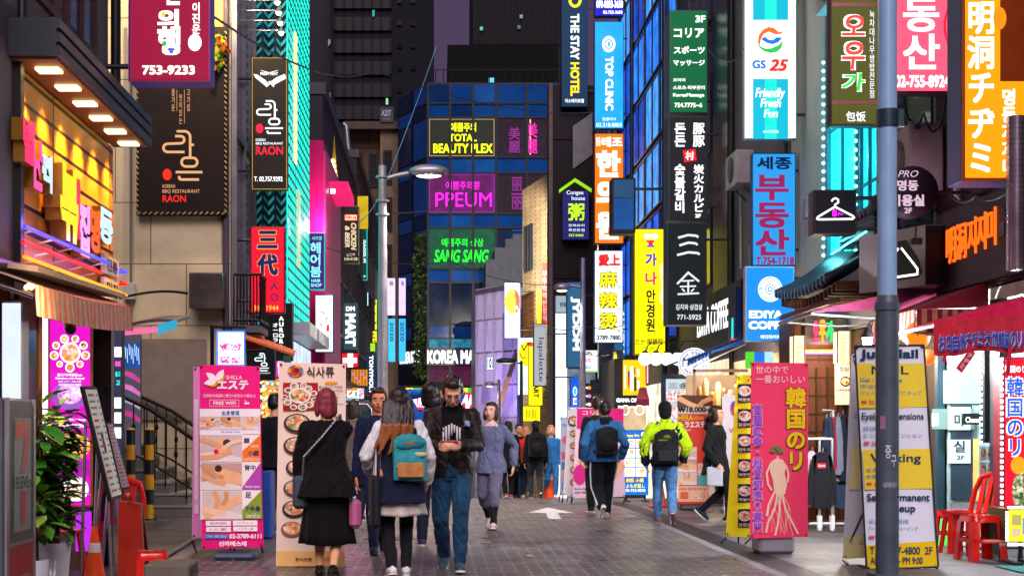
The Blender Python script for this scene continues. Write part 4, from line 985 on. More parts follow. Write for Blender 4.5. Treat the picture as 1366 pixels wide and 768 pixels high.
o=signbox('white menu light box with blue lit edge and four meat photos',289,441,327,488,20.6,.1,'2860c0','e8f2ff',f,V2,None,frame=glow('3878f0',1.1,0),fw=1.2,cat='menu light box')
b=MB();b.tube([(wx(283,20.7),20.7,wz(436,20.7)),(wx(329,20.7),20.7,wz(436,20.7))],.02,IRON,6);b.tube([(wx(283,20.7),20.7,0),(wx(283,20.7),20.7,wz(434,20.7))],.03,IRON,6);b.tube([(wx(308,20.7),20.7,wz(437,20.7)),(wx(308,20.7),20.7,wz(442,20.7))],.015,IRON,6);b.build('hanger_pole',o)
def f(p):
 w=glow('7ce4ec',1,0);p.border(269,209,334,432,4,glow('38a8b8',.9,0));p.t('서지영',283,222,322,238,w,.01);p.vt('헤어붐',276,244,326,384,w,.03);p.t('HAIR',282,390,318,403,w,.02);p.t('SHOP',280,408,322,421,w,.02)
signbox('purple hair shop sign with turquoise letters and border',410,310,434,387,29.3,.2,'1c6a78','3c1a6a',f,V6,-2.6,st=.8)
def f(p):
 k,r_=glow('404048',.3,0),glow('c83040',.8,0)
 for i,(x,y)in enumerate(((325,525),(340,548),(318,572),(340,590),(325,615),(342,630))):p.line([(x-6,y-6),(x+5,y-3),(x+1,y+8)],3,k)
 p.rect(342,570,352,596,r_)
signbox('white glowing vertical sign with thin handwritten strokes',420,393,445,470,30.6,.25,'1c5878','f8fafc',f,V6,-2.5)
def f(p):
 m=glow('d0b898',.85,0);v=(440,260,8.533);p.view=v
 p.rect(168,222,312,293,glow('e83c28',.9,0));p.lay(1).rect(176,230,304,285,glow('f0d0b0',.9,0));p.lay(2).t('bb.q',185,236,296,280,glow('e03020',.9,0),.05);p.lay(0)
 p.t('CHICKEN',240,318,302,628,m,.05,rot=True,shear=.2);p.t('& BEER',172,350,226,596,m,.05,rot=True,shear=.2);p.t('명동점',188,664,284,698,m,.02);p.t('318-4138',160,712,314,745,m,.03)
signbox('brown chicken and beer sign with orange badge',458,275,479,352,44.5,.3,'8a7858','2a2422',f,V6,-2.95,st=.6,frame='a08c64',fw=.8)
def f(p):
 w=glow('c8f4ec',1,0);v=(440,260,8.533);p.view=v;p.t('GAGGUM',380,512,410,770,w,.04,rot=True);p.t('HAIR CREAM',332,476,366,800,w,.04,rot=True);p.t('가끔',338,915,408,935,w,.02)
signbox('dark green hair salon sign with sideways letters and cyan edge',476,304,490,374,56.0,.3,'38b0b8','0c3a30',f,V6,-2.95,st=.7,frame=glow('30b8c0',.9,0),fw=.8)
def f(p):p.t('HOT',118,130,160,196,WH,.04,rot=True)
signbox('tiny violet sign reading hot above the dark Nine sign',452.5,346,462,363,46.5,.2,'3a1070','a018f0',f,(440,340,8.533),-2.9)
def f(p):p.vt('Nine',105,255,210,560,glow('d0ecf4',1,0),.05);p.t('T',120,625,160,690,glow('d0ecf4',1,0),.04)
signbox('dark slate vertical sign with stacked white letters Nine',453,364,468,425,47.5,.3,'162430','182a3a',f,(440,340,8.533),-2.9,st=.7)
def f(p):p.t('DM',418,498,453,516,WH,.06);p.t('MART',416,526,456,655,WH,.06,rot=True)
signbox('slate green mart sign with white sideways letters DM MART',457.5,403,477.5,467,44.0,.25,'24484c','2c4a54',f,V6,-2.95,st=.7,frame='24383c',fw=.8)
def f(p):
 p.rect(102,242,188,310,glow('e81020',1,0));p.lay(1).rect(130,226,170,326,WH);p.rect(95,258,198,296,WH);p.lay(2).t('약',130,262,158,290,glow('c02060',.8,0),.0)
signbox('red pharmacy sign with white cross',455.5,470.5,478,490,43.0,.15,'7a1010','e81020',f,(440,430,5.486),-2.9,name='pharmacy_sign')
def f(p):p.t('TONYMOLY',288,240,318,520,WH,.04,rot=True)
signbox('dark navy cosmetics sign with sideways white letters',488,472,502,529,58.0,.2,'0c2038','0e2c48',f,(440,430,5.486),-2.9,st=.8)
def f(p):p.rect(120,478,204,498,glow('e87820',1,0));p.line([(140,528),(165,505)],14,glow('e02030',1,0));p.rect(120,545,204,552,glow('189048',1,0));p.rect(185,505,200,540,glow('189048',1,0));p.lay(1).rect(210,485,245,552,foodmat(9,'e8d020','e02060','3040c0','f8f8f8',.9))
signbox('white convenience store sign with red, orange and green stripes over the van',462,517,486,532,42.0,.3,'5a6a70','f4f4f4',f,(440,430,5.486),-2.9)
def f(p):
 w,k=WH,paint('201c10',.5);p.border(312,362,430,570,12,glow('b8f0f0',1,0));p.t('NAIL',342,376,412,556,glow('b8b8f8',1,0),.04,rot=True)
signbox('dark nail shop sign with dotted white edge',476,381,491,407,60.0,.3,'2c2c34','242430',f,(440,340,8.533),-2.9,st=.7)
def f(p):p.t('HAIR',340,640,415,860,paint('201c10',.5),.05,rot=True);p.lay(1).ell(376,606,24,26,glow('8060c0',.9,0))
signbox('yellow hair sign with dark sideways letters below the nail sign',477.5,407,490,443,60.2,.3,'8a8418','e8dc10',f,(440,340,8.533),-2.9)
def f(p):
 for i in range(9):p.ell(455+70*((i*37)%10)/10,520+i*36,12,14,glow('6a6a10',.6,0))
signbox('speckled yellow sign at the far left bend',492,399,503,440,66,.3,'7a7818','e0dc18',f,(440,340,8.533),None)
def f(p):p.rect(275,150,330,230,glow('90c020',.9,.5))
def f(p):
 for k in range(5):p.line([(471+k*4,493),(471+k*4,514)],1.2,glow('6a3008',.6,0));p.rect(469.5+k*4,497+(k%3)*5,472+k*4,500+(k%3)*5,glow('c060d8',.9,0))
signbox('amber lit slatted menu sign under the red pharmacy sign',468,492,491,515,47.0,.2,'3a2010','d08420',f,None,-2.9,st=.8)
def f(p):
 for k in range(6):p.ell(493+(k*5)%9,443+k*2.4,1.6,1.2,glow('5a5a08',.6,0))
signbox('small bright yellow sign squeezed between the hair sign and the lamp post',491,441,503,457,64,.2,'5a5a10','f0e020',f,None,None)
signbox('lime green small sign above the dark cosmetics sign',490,457,501,469,62,.2,'3c5a10','8cc020',f,(440,430,5.486),None)
sb=empty('roof_sign',(wx(516,91),90.5,wz(163,91)),'faint grey roof sign reading AZIT above the brown stone building','sign')
b=MB();b.box(wx(507,90.5),wx(525,90.5),90.5,90.7,wz(163,90.5),wz(143,90.5),paint('3c3c48',.6));b.build('sign_board',sb)
p=Pr(90.5);p.t('AZIT',509,147,522,155,paint('9a98a8',.6),.04);p.t('by asap',511,157,520,160,paint('9a98a8',.6),.0);p.build('lettering',sb)
#street lamps, poles, cables
GALV=paint('8c8894',.4,.6,var=.3,scale=3)
def street_lamp(lab,px,Y,ptop,arm,hx0,hx1,hy,r,dark=False,w=0,head=.12,coll=True):
 X=wx(px,Y);m=paint('2c3038',.45,.5)if dark else GALV
 o=empty('street_lamp',(X,Y,gz(Y)),lab,'street lamp')
 b=MB();b.tube([(X,Y,gz(Y)),(X,Y,gz(Y)+.02)],r*2.4,m,14);b.tube([(X,Y,gz(Y)),(X,Y,1.2),(X,Y,wz(ptop,Y))],[r*1.25,r*1.15,r*.8],m,14);b.build('pole',o)
 b=MB();b.tube([(X,Y,wz(arm[0],Y)),(wx((px+hx0)/2,Y),Y,wz((arm[0]+arm[1])/2-1,Y)),(wx(hx0,Y),Y,wz(arm[1],Y))],r*.5,m,8);b.build('arm',o)
 xa,xb=sorted((wx(hx0,Y),wx(hx1,Y)));zc=wz(hy,Y);L=(xb-xa)/2;xc=(xa+xb)/2
 b=MB();b.ball((xc,Y,zc),1,m,16,(L,.16,head));b.build('lamp_head',o)
 b=MB();b.ball((xc,Y,zc-head*.55),1,glow('ffe8c8',3 if w else.5,0),14,(L*.7,.12,head*.55));b.build('diffuser',o)
 if w:spot('street_lamp_light',(xc,Y,zc-head*1.3),(xc,Y-.5,0),w,(1.0,.82,.68),130,.8,.12)
 return o
o=street_lamp('tall galvanised street lamp with one arm rising behind the crowd',510.5,26,221,(240,231),545,599,228,.09,w=1500)
b=MB()
for py in(268,286,236):b.tube([(wx(501,26),26,wz(py,26)),(wx(520,26),26,wz(py,26))],.012,ALU,5);b.tube([(wx(510,26),26,wz(py+1.5,26)),(wx(510,26),26,wz(py-1.5,26))],.112,GALV,12)
b.build('clamp',o)
street_lamp('pale street lamp with rounded head in front of the dark slab building',777.5,38,344,(384,381),761,738,383,.075,w=900)
street_lamp('thin dark street lamp beside the lower sun disc sign',695.5,47,481,(486,484),690,661,481,.06,True,head=.1)
street_lamp('thin white street lamp in front of the purple panels',665.5,55,506,(512,512),660,646,512,.07,w=200,head=.1)
XF,YF=wx(1183.5,11.85),11.85
o=empty('utility_pole',(XF,YF,0),'thick blue grey steel pole in the right foreground before the nail salon banner','pole')
PB=paint('86a8cc',.32,.05,var=.25,scale=3,stretch=(1,1,.4));PD=paint('46525e',.45,.1,var=.3,scale=4)
b=MB();b.tube([(XF,YF,2.36),(XF,YF,9)],.079,PB,24);b.build('shaft',o)
b=MB();b.tube([(XF,YF,0),(XF,YF,2.3)],.094,PD,24);b.tube([(XF,YF,2.3),(XF,YF,2.36)],[.094,.082],PD,24);b.build('sleeve',o)
b=MB();b.tube([(XF,YF,wz(414,YF)),(XF,YF,wz(405,YF)),],.103,PD,24);b.tube([(XF,YF,wz(170,YF)),(XF,YF,wz(147,YF))],.09,paint('1e3040',.4),24);b.box(XF+.07,XF+.13,YF-.03,YF+.03,wz(170,YF),wz(147,YF),paint('1e3040',.4));b.build('clamp',o)
b=MB();b.box(XF-.13,XF+.13,YF-.13,YF+.13,0.004,.05,PD);b.build('base_plate',o)
cyl=lambda a,z,l:(XF+(.0945+l)*math.sin(a),YF-(.0945+l)*math.cos(a),z)
p=Pr(fn=cyl,off=.002);m=paint('b8bcc4',.5)
p.t('중구',-.55,1.08,.55,1.34,m,.0,flip=False)if False else None
for ch,z0,z1,a0,a1 in(('중',1.02,1.14,-.5,.1),('구',.95,1.06,.0,.6)):
 vs,fs=textmesh(ch,.02);p.add([cyl(a0+(a1-a0)*x,z0+(z1-z0)*y,.003)for x,y,z in vs],fs,m)
vs,fs=textmesh('서울특별시중구',.0);p.add([cyl(-.7+1.4*x/7,.77+.05*y,.003)for x,y,z in vs],fs,m)
p.build('lettering',o)
b=MB();b.add([cyl(-.9,1.25,.003),cyl(-.4,1.25,.003),cyl(-.4,1.36,.003),cyl(-.9,1.36,.003)],[(0,1,2,3)],paint('8c6a80',.5));b.build('sticker',o)
def cable(lab,pts,r,m,n=10,sag=.3):
 b=MB();q=[]
 for i in range(len(pts)-1):
  A,B=Vector(pts[i]),Vector(pts[i+1])
  for k in range(n):t=k/n;q.append(A.lerp(B,t)-Vector((0,0,sag*4*t*(1-t))))
 q.append(Vector(pts[-1]));b.tube(q,r,m,5);b.build('cable',label=lab,cat='cable')
P3=lambda px,py,Y:(wx(px,Y),Y,wz(py,Y))
cable('pale blue cable slanting down from the roof of the blue glass building',[P3(582,62,82),P3(521,228,60),P3(493,283,52),P3(455,305,46),P3(436,314,42)],.016,paint('6cb0c8',.5),sag=.15)
cable('thin dark wire crossing from the street lamp to the blue glass building',[P3(522,285,27),P3(640,250,80)],.012,BLACK)
cable('pair of thin wires strung between the dark slab building and the clinic signs',[P3(738,437,49),P3(777,434,38),P3(832,433,41)],.012,BLACK,sag=.1)
cable('thin wire from the second street lamp to the yellow optician sign',[P3(777,470,38),P3(840,462,34)],.01,BLACK,sag=.15)
cable('black cables looping down the wall beside the light blue estate agent sign',[P3(1066,0,22.4),P3(1075,130,22.4),P3(1071,240,22.4),P3(1074,330,22.4)],.03,BLACK,sag=.05)
cable('dark cable drooping over the maroon wall below the orange sign',[P3(1262,250,14.8),P3(1300,262,14.2),P3(1360,240,13.6)],.014,BLACK,sag=.1)
b=MB();b.tube([P3(x,70+4*math.sin(x),14.4)if False else P3(1268+4*math.sin(k),-20+k*9,14.9)for k,x in enumerate(range(1))]+[P3(1270-10*math.sin(k/10*3.14),0+k*7,14.9)for k in range(11)],.012,glow('e01030',1,0),6);b.build('neon_tube',label='thin red wire arc beside the orange fritter sign',cat='wire')
for k in range(4):
 y=22.4+k*.25;px,py=372-k*.6,3+k*7.5
 o=empty('gooseneck_lamp',(-3.2,y,wz(py,22.5)),('gooseneck wall lamp with warm bulb, highest of four on the left','gooseneck wall lamp with warm bulb, second of four from above','gooseneck wall lamp with warm bulb, third of four from above','gooseneck wall lamp with warm bulb, lowest of four on the left')[k],'lamp','gooseneck lamps on the left')
 b=MB();b.tube([(-3.2,y,wz(py,22.5)),(wx(px-8,22.5),y,wz(py,22.5)),(wx(px-2,22.5),y,wz(py+1,22.5))],.012,ALU,6);b.build('arm',o)
 b=MB();b.lathe((wx(px-1,22.5),y,wz(py+3,22.5)),[(.02,.09),(.03,.07),(.07,0)],ALU,12);b.build('lamp_shade',o)
 b=MB();b.ball((wx(px-1,22.5),y-.01,wz(py+3.4,22.5)),.045,glow('ffdca0',8,0),8);b.build('bulb',o)
lamp('gooseneck_light',(-3.3,20.9,8.3),260,(1,.75,.4))
#left restaurant: letters, neon, posters
o=empty('channel_letters',(-3.1,12.5,2.9),'big colourful raised letters with gold sides on the orange board wall','sign letters')
faces=['ff2a6a','b8e0ff','ffd820','ff5a18','e8a0ff','ff50a0']
LT=[('별',10.75,11.05,3.28,3.62,0,.09),('난',11.0,11.3,3.12,3.52,5,.09),('떡',11.3,11.6,3.16,3.46,1,.08),('볶',11.62,12.2,2.82,3.44,2,.14),('이',12.15,12.42,2.9,3.42,0,.1),('집',12.4,12.8,2.78,3.25,4,.09),('명',12.8,13.2,2.86,3.26,3,.09),('동',13.2,13.75,3.0,3.33,1,.08)]
for i,(ch,y0,y1,z0,z1,c,d)in enumerate(LT):
 vs,fs=textmesh(ch,.05,.5)
 xs=[v[0]for v in vs];ys=[v[1]for v in vs]
 mp=lambda x,y,z:(-3.24+d*(z+.5)*.98+.01,y1-(y1-y0)*(1-(x-min(xs))/(max(xs)-min(xs))),z0+(z1-z0)*(y-min(ys))/(max(ys)-min(ys)))
 b=MB();b.add([mp(*v)for v in vs],fs,paint('9a7024',.35,.5));lt=b.build('letter',o)
 fr=[f for f in fs if all(vs[k][2]>.4 for k in f)];used=sorted({k for f in fr for k in f});ix={k:n for n,k in enumerate(used)}
 b=MB();q=[mp(*vs[k])for k in used];b.add([(x+.004,y,z)for x,y,z in q],[tuple(ix[k]for k in f)for f in fr],glow(faces[c],.8,.1));b.build('letter_face',lt)
NB,NR,NY=glow('3a40ff',1.5,0),glow('ff1408',1.1,0),glow('ffa008',1.0,0)
for z,m,y0,y1,lab,lc in((2.80,NB,10.75,13.5,'blue neon tube running along the orange board wall',(.25,.15,1)),(2.68,NR,10.7,13.2,'red neon tube in the middle of three on the board wall',(1,.03,.08)),(2.57,NY,10.75,14.0,'yellow neon tube lowest of three on the board wall',(1,.7,.2))):
 o=empty('neon_tube',(-3.12,12,z),lab,'neon tube','neon tubes on the board wall')
 b=MB();b.tube([(-3.13,y0,z-.02),(-3.13,(y0+y1)/2,z),(-3.13,y1,z+.02)],.016,m,8);b.tube([(-3.13,14.0,z+.02),(-3.13,14.27,z+.02),(-3.25,14.27,z+.02)],.014,m,6);b.build('tube',o)
 b=MB()
 for k in range(5):y=y0+(y1-y0)*(k+.5)/5;b.tube([(-3.13,y,z-.012),(-3.25,y,z-.04)],.008,WHITE,5)
 b.build('clip',o)
 for k in range(3):lamp('neon_light',(-3.0,y0+(y1-y0)*(k+.5)/3,z+(.06 if m is NB else-.02)),(1.0 if m is NR else.6)if m is not NB else 3,lc,.05)
o=empty('small_wall_sign',(-3.18,13.85,2.55),'small white two panel sign with dark letters at the end of the board wall','sign')
b=MB();b.box(-3.22,-3.18,13.55,14.15,2.74,2.92,paint('d8c8b8',.5));b.box(-3.22,-3.18,13.55,14.15,2.5,2.7,paint('d8c8b8',.5));b.build('panel',o)
p=Pr(fn=lambda y,z,l:(-3.18+l,y,z));p.t('전통',13.62,2.89,14.08,2.77,BLACK,.04);p.t('맛집',13.62,2.67,14.08,2.53,BLACK,.04);p.build('lettering',o)
def panel(name,lab,cat,x0,y0,x1,y1,Y,t,face,fn=None,v=None,side='2a2a30',st=.9,lit=True,legs=0,frame=None,fw=1.5,group=None):
 """a lit or plain flat panel, poster or board with thickness"""
 Z0,Z1,X0,X1=wz(y1,Y),wz(y0,Y),wx(x0,Y),wx(x1,Y)
 o=empty(name,((X0+X1)/2,Y,Z0),lab,cat,group)
 b=MB();b.box(X0,X1,Y,Y+t,Z0,Z1,paint(side,.5));b.build('board',o)
 b=MB();b.box(X0+.004,X1-.004,Y-.006,Y-.001,Z0+.004,Z1-.004,face if not isinstance(face,str)else(glow(face,st)if lit else paint(face,.4,var=.08)));b.build('face_panel',o)
 if frame:
  b=MB();q=fw/S(Y);fm=paint(frame,.4,.3)if isinstance(frame,str)else frame
  for a in((X0-q,X1+q,Z0-q,Z0),(X0-q,X1+q,Z1,Z1+q),(X0-q,X0,Z0,Z1),(X1,X1+q,Z0,Z1)):b.box(a[0],a[1],Y-.012,Y+t,a[2],a[3],fm)
  b.build('frame',o)
 if fn:p=Pr(Y-.007,v,off=.002);fn(p);p.build('print',o)
 if legs:
  for s in(.12,.88):
   b=MB();x=X0+(X1-X0)*s;b.tube([(x,Y+t/2,gz(Y)),(x,Y+t/2,Z0)],.02,STEEL,6);b.box(x-.04,x+.04,Y-.18,Y+.22,gz(Y)+.002,gz(Y)+.03,STEEL);b.build('leg',o)
 return o
V3=(0,480,2.667);VA=(0,390,5.12)
def f(p):
 w,pk=glow('fff0fa',1,0),glow('c818b0',.9,0)
 p.rect(345,535,618,662,pk);p.lay(1)
 p.ell(480,412,72,72,WH);p.lay(2).ell(480,412,60,60,foodmat(1,'f06030','f8a048','f0d0c0','e060a0',.9));p.lay(1)
 for i,a in enumerate(range(0,360,40)):
  x,y=478+108*math.cos(R(a+10)),412+100*math.sin(R(a+10));r=(30,24,32,22,30,26,30,26,28)[i]
  p.ell(x,y,r,r,WH);p.lay(2).ell(x,y,r*.72,r*.72,foodmat(2+i,'e07830','a0783c','e8c890','7a5a30',.8));p.lay(1)
 p.t('불고기/비빔밥set',392,552,562,572,w,.04);p.t('Bibimbap with Bulgogi',380,579,578,594,w,.04);p.t('ビビンバ・プルコギ',402,600,556,615,w,.02);p.t('石锅拌饭烤肉饭',402,622,556,637,w,.02)
 p.view=V3
 p.ell(250,125,64,52,glow('a060c8',.8,.5));p.lay(2).ell(250,120,44,36,foodmat(5,'f080c0','f0d0e0','c890d0','8050a0',.9));p.lay(1);p.rect(182,195,322,252,pk);p.lay(2).t('비빔밥 Bibimbap',196,206,306,218,w,.02);p.t('石锅拌饭',210,226,300,240,w,.02);p.lay(1)
 p.ell(272,305,50,46,foodmat(6,'f0a030','e86020','f8d080','70902c',.9));p.rect(182,352,322,412,glow('a01498',.9,0));p.ell(268,458,48,44,WH);p.lay(2).ell(268,458,36,32,foodmat(7,'c05030','f0c8a0','f8e8d8','6a3a60',.9))
panel('food_poster','tall magenta poster of a Korean table meal beside the restaurant door','poster',66,426,121,674,12.85,.05,'d814b8',f,VA,st=.85,frame='d09030',fw=1.5)
o=empty('light_box',(-3.15,10.5,1.2),'plain bluish white light box on the near end of the left restaurant','light box')
b=MB();b.box(-3.235,-3.08,10.52,10.7,.9,2.2,paint('8088a0',.4),.01);b.build('cabinet',o)
b=MB();b.box(-3.225,-3.09,10.512,10.519,.92,2.18,glow('c8d4f8',.95,.2));b.build('face_panel',o)
o=empty('security_camera',(-3.1,12.5,2.1),'brass coloured security camera under the striped awning','security camera')
b=MB();b.tube([(-3.22,12.4,2.14),(-3.13,12.1,2.1)],.05,paint('a87420',.4,.3),12);b.build('housing',o);b=MB();b.tube([(-3.13,12.09,2.10),(-3.12,12.05,2.09)],.036,BLACK,12);b.build('lens',o)
o=empty('bulb_cluster',(-2.95,10.3,2.2),'cluster of small warm bulbs at the near corner of the striped awning','lamp')
for k in range(4):
 b=MB();b.ball((-2.97+.025*(k%2),10.25+k*.03,2.27+.02*(k//2)),.018,glow('ffc860',9,0),8);b.build('bulb',o)
lamp('bulb_light',(-2.6,10.0,2.1),14,(1,.7,.3))
def f(p):
 p.rect(782,372,830,440,WH);p.t('飯',786,468,826,504,glow('ff40c0',1.2,0),.03);p.t('불고',788,540,822,574,glow('20e0e0',1.1,0),.03);p.t('고',792,600,820,630,glow('20e0e0',1.1,0),.03)
 for k in range(3):p.rect(782,716+k*102,828,790+k*102,WH)
panel('led_column','slim sign column with white squares and pink and cyan characters','sign',152,439,163,690,13.6,.12,'3c3c58',f,VA,st=.6)
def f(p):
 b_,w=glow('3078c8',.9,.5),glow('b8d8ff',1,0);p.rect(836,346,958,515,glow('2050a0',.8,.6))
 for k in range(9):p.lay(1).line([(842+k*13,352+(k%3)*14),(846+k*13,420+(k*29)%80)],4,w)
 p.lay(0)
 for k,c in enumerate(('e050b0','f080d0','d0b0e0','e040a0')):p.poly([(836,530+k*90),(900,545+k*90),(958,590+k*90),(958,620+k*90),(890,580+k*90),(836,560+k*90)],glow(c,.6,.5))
panel('glass_screen','glass side screen with blue and pink reflections by the stairs','glass screen',163,446,188,672,20.9,.04,'6a6478',f,VA,st=.35)  # reflections are drawn as glowing coloured shapes on the pane
o=empty('small_awning',(-3,14.6,2.1),'small curved turquoise edged awning sticking out before the beige wall','awning')
b=MB();q=[(wx(165+70*k/8,14.5),wz(437-8*math.sin(k/8*2.2),14.5))for k in range(9)]
for k in range(8):b.slab((q[k][0],14.5,q[k][1]),(q[k+1][0],14.5,q[k+1][1]),(q[k+1][0],15.3,q[k+1][1]+.1),(q[k][0],15.3,q[k][1]+.1),.03,paint('504858',.4))
b.build('hood',o);b=MB();b.slab((wx(160,14.48),14.48,wz(448,14.5)),(wx(211,14.48),14.48,wz(443,14.5)),(wx(211,14.48),14.48,wz(436,14.5)),(wx(160,14.48),14.48,wz(440,14.5)),.02,glow('e86898',.8));b.build('pink_edge',o)
b=MB();b.slab((wx(211,14.48),14.48,wz(447,14.5)),(wx(236,14.48),14.48,wz(437,14.5)),(wx(236,14.48),14.48,wz(426,14.5)),(wx(211,14.48),14.48,wz(433,14.5)),.02,glow('2c98b8',.8));b.build('turquoise_edge',o)
o=empty('small_awning',(-2.8,20.8,3.2),'faded orange and pink awning under the balcony','awning')
b=MB();b.slab(P3(325,452,20.9),P3(392,475,20.9),P3(394,470,22.2),P3(325,444,22.2),.03,fabric('c8623c'));b.build('cloth',o);b=MB();b.slab(P3(378,474,20.85),P3(388,474,20.85),P3(388,490,20.85),P3(378,488,20.85),.02,fabric('2c5a48'));b.build('flap',o)
b=MB();b.box(wx(327,21.8),wx(352,21.8),21.7,21.9,wz(466,21.8),wz(448,21.8),paint('b8503c',.6));b.build('end_panel',o)
#left foreground: sign box, plants, boards, furniture
o=empty('convenience_store_sign',(-2.7,8.8,0),'green and red numbered convenience store sign box on the pavement','sign')
b=MB();b.box(-2.84,-2.6,8.52,9.12,0,1.44,paint('5c6068',.4,.4),.015);b.build('cabinet',o)
b=MB();b.box(-2.598,-2.592,8.57,9.09,.56,1.4,paint('2c5444',.35,var=.2));b.box(-2.598,-2.592,8.57,9.09,.03,.53,paint('b0241e',.35,var=.15));b.build('face_panel',o)
b=MB();b.box(-2.6,-2.585,8.55,9.1,.535,.56,ALU);b.box(-2.6,-2.585,8.52,8.57,0,1.44,ALU);b.box(-2.6,-2.585,9.09,9.13,0,1.44,ALU);b.build('frame',o)
p=Pr(fn=lambda y,z,l:(-2.592+l,y,z));w_=paint('b8c4bc',.4)
p.poly([(8.67,1.32),(9.03,1.32),(9.03,.62),(8.67,.62)],paint('8c9c98',.4));p.lay(1).poly([(8.7,1.3),(9.0,1.3),(9.0,1.2),(8.9,.98),(8.81,.98),(8.9,1.19),(8.7,1.19)],paint('d8604c',.4));p.poly([(8.8,.86),(8.92,.86),(8.9,.66),(8.82,.66)],paint('c83430',.4))
p.rect(8.68,.87,9.02,.97,w_);p.lay(2).t('ELEVEn',8.69,.96,9.01,.88,paint('2c5c48',.4),.04);p.lay(1).t('현금지급기',8.65,.35,9.0,.27,w_,.02);p.build('lettering',o)
POT=paint('d4d4dc',.25,var=.08,coat=.4)
def plant(lab,x,y,pr,ph,h,spread,nleaf,seed,big,gloss):
 rnd=random.Random(seed);o=empty('potted_plant',(x,y,0),lab,'plant','plants in white pots')
 b=MB();b.lathe((x,y,0.002),[(pr*.7,0),(pr,ph),(pr*.9,ph),(pr*.88,ph-.05),(0,ph-.05)],POT,28);b.build('pot',o)
 b=MB();stems=[]
 for k in range(5):
  a=rnd.uniform(0,6.28);tx,ty=x+math.cos(a)*spread*rnd.uniform(.1,.5),y+math.sin(a)*spread*rnd.uniform(.1,.5)
  q=[Vector((x+rnd.uniform(-.04,.04),y+rnd.uniform(-.04,.04),ph-.05)),Vector(((x+tx)/2+rnd.uniform(-.05,.05),(y+ty)/2,ph+(h-ph)*.5)),Vector((tx,ty,ph+(h-ph)*rnd.uniform(.75,1)))];stems.append(q);b.tube(q,[.014,.01,.005],paint('4a3c24',.8),6)
 b.build('stem',o)
 b=MB();mats=[paint('3a8028',gloss,var=.3),paint('64a836',gloss,var=.3),paint('1c4418',gloss,var=.3),paint('a4cc54',gloss,var=.3)]
 for i in range(nleaf):
  q=rnd.choice(stems);t=rnd.uniform(.15,1);c=q[0].lerp(q[1],t*2)if t<.5 else q[1].lerp(q[2],t*2-1)
  a=rnd.uniform(0,6.28);L=big*rnd.uniform(.6,1.15);el=rnd.uniform(-.5,.7);d=Vector((math.cos(a)*math.cos(el),math.sin(a)*math.cos(el),math.sin(el)));side=d.cross(Vector((0,0,1))).normalized();up=side.cross(d).normalized()
  s0=c+d*rnd.uniform(0,spread*.35);W=L*.32;m=rnd.choice(mats)
  P_=lambda u,v_,dr:s0+d*(L*u)+side*(W*v_)-up*(L*.22*u*u)+up*dr*W
  vs=[P_(0,0,0),P_(.3,.8,.25),P_(.3,0,0),P_(.3,-.8,.25),P_(.65,.85,.22),P_(.65,0,0),P_(.65,-.85,.22),P_(1,0,0)]
  b.add(vs,[(0,2,1),(0,3,2),(1,2,5,4),(2,3,6,5),(4,5,7),(5,6,7)],m,True)
 b.build('foliage',o);return o
plant('leafy green plant in the taller white pot beside the red chairs',wx(72,10.4),10.4,.125,.42,1.45,.42,560,4,.14,.4)
plant('glossy broad leaved plant in the shorter white pot by the store sign',wx(46,9.9),9.9,.1,.34,1.5,.2,100,8,.21,.25)
def slant_board(lab,a,c,d,e,Y0,Y1,face,fn=None):
 """leaning menu board: a top near, c top far, d foot far, e foot near (photo pixels at depths Y0 and Y1)"""
 A,C,D,E=P3(*a,Y0),P3(*c,Y1),P3(*d,Y1),P3(*e,Y0);o=empty('menu_easel',((E[0]+D[0])/2,(Y0+Y1)/2,0),lab,'menu board','menu boards on easels')
 b=MB();b.slab(A,C,D,E,-.03,paint('1c1a1e',.5));b.build('board',o)
 n=(Vector(C)-Vector(A)).cross(Vector(E)-Vector(A)).normalized();n=n if n.x>0 else-n
 I=lambda u,v_,l:tuple(Vector(A).lerp(Vector(C),u).lerp(Vector(E).lerp(Vector(D),u),v_)+n*l)
 b=MB();b.add([I(.06,.03,.034),I(.94,.03,.034),I(.94,.97,.034),I(.06,.97,.034)],[(0,1,2,3)],paint(face,.4,var=.1));b.build('menu_sheet',o)
 p=Pr(fn=lambda u,v_,l:I(u,v_,.036+l),off=.002);m,r_=paint('8a8478',.5),paint('b04030',.5);rnd=random.Random(Y0)
 for k in range(16):
  v_=.07+k*.056;p.rect(.12,v_,.12+rnd.uniform(.3,.5),v_+.02,m if k%4 else r_);p.rect(.72,v_,.86,v_+.02,m)
 p.build('print',o)
 b=MB()
 for q,Yq in((E,Y0),(D,Y1)):b.tube([tuple(Vector(A if q is E else C).lerp(Vector(q),.3)-n*.02),(q[0]-.22,Yq,0)],.014,ALU,6);b.tube([q,(q[0]+.03,Yq,0)],.014,ALU,6)
 b.build('easel_leg',o)
slant_board('larger leaning menu board with pale sheet beside the plants',(106,516),(124,516),(159,664),(144,669),11.6,12.1,'e4f0e0')
slant_board('smaller leaning menu board behind the larger one',(137,564),(145,564),(169,652),(157,654),12.2,12.6,'c8b8c0')
CONE=paint('e04a18',.35,var=.15);RED=paint('d01410',.22,var=.12,coat=.5)
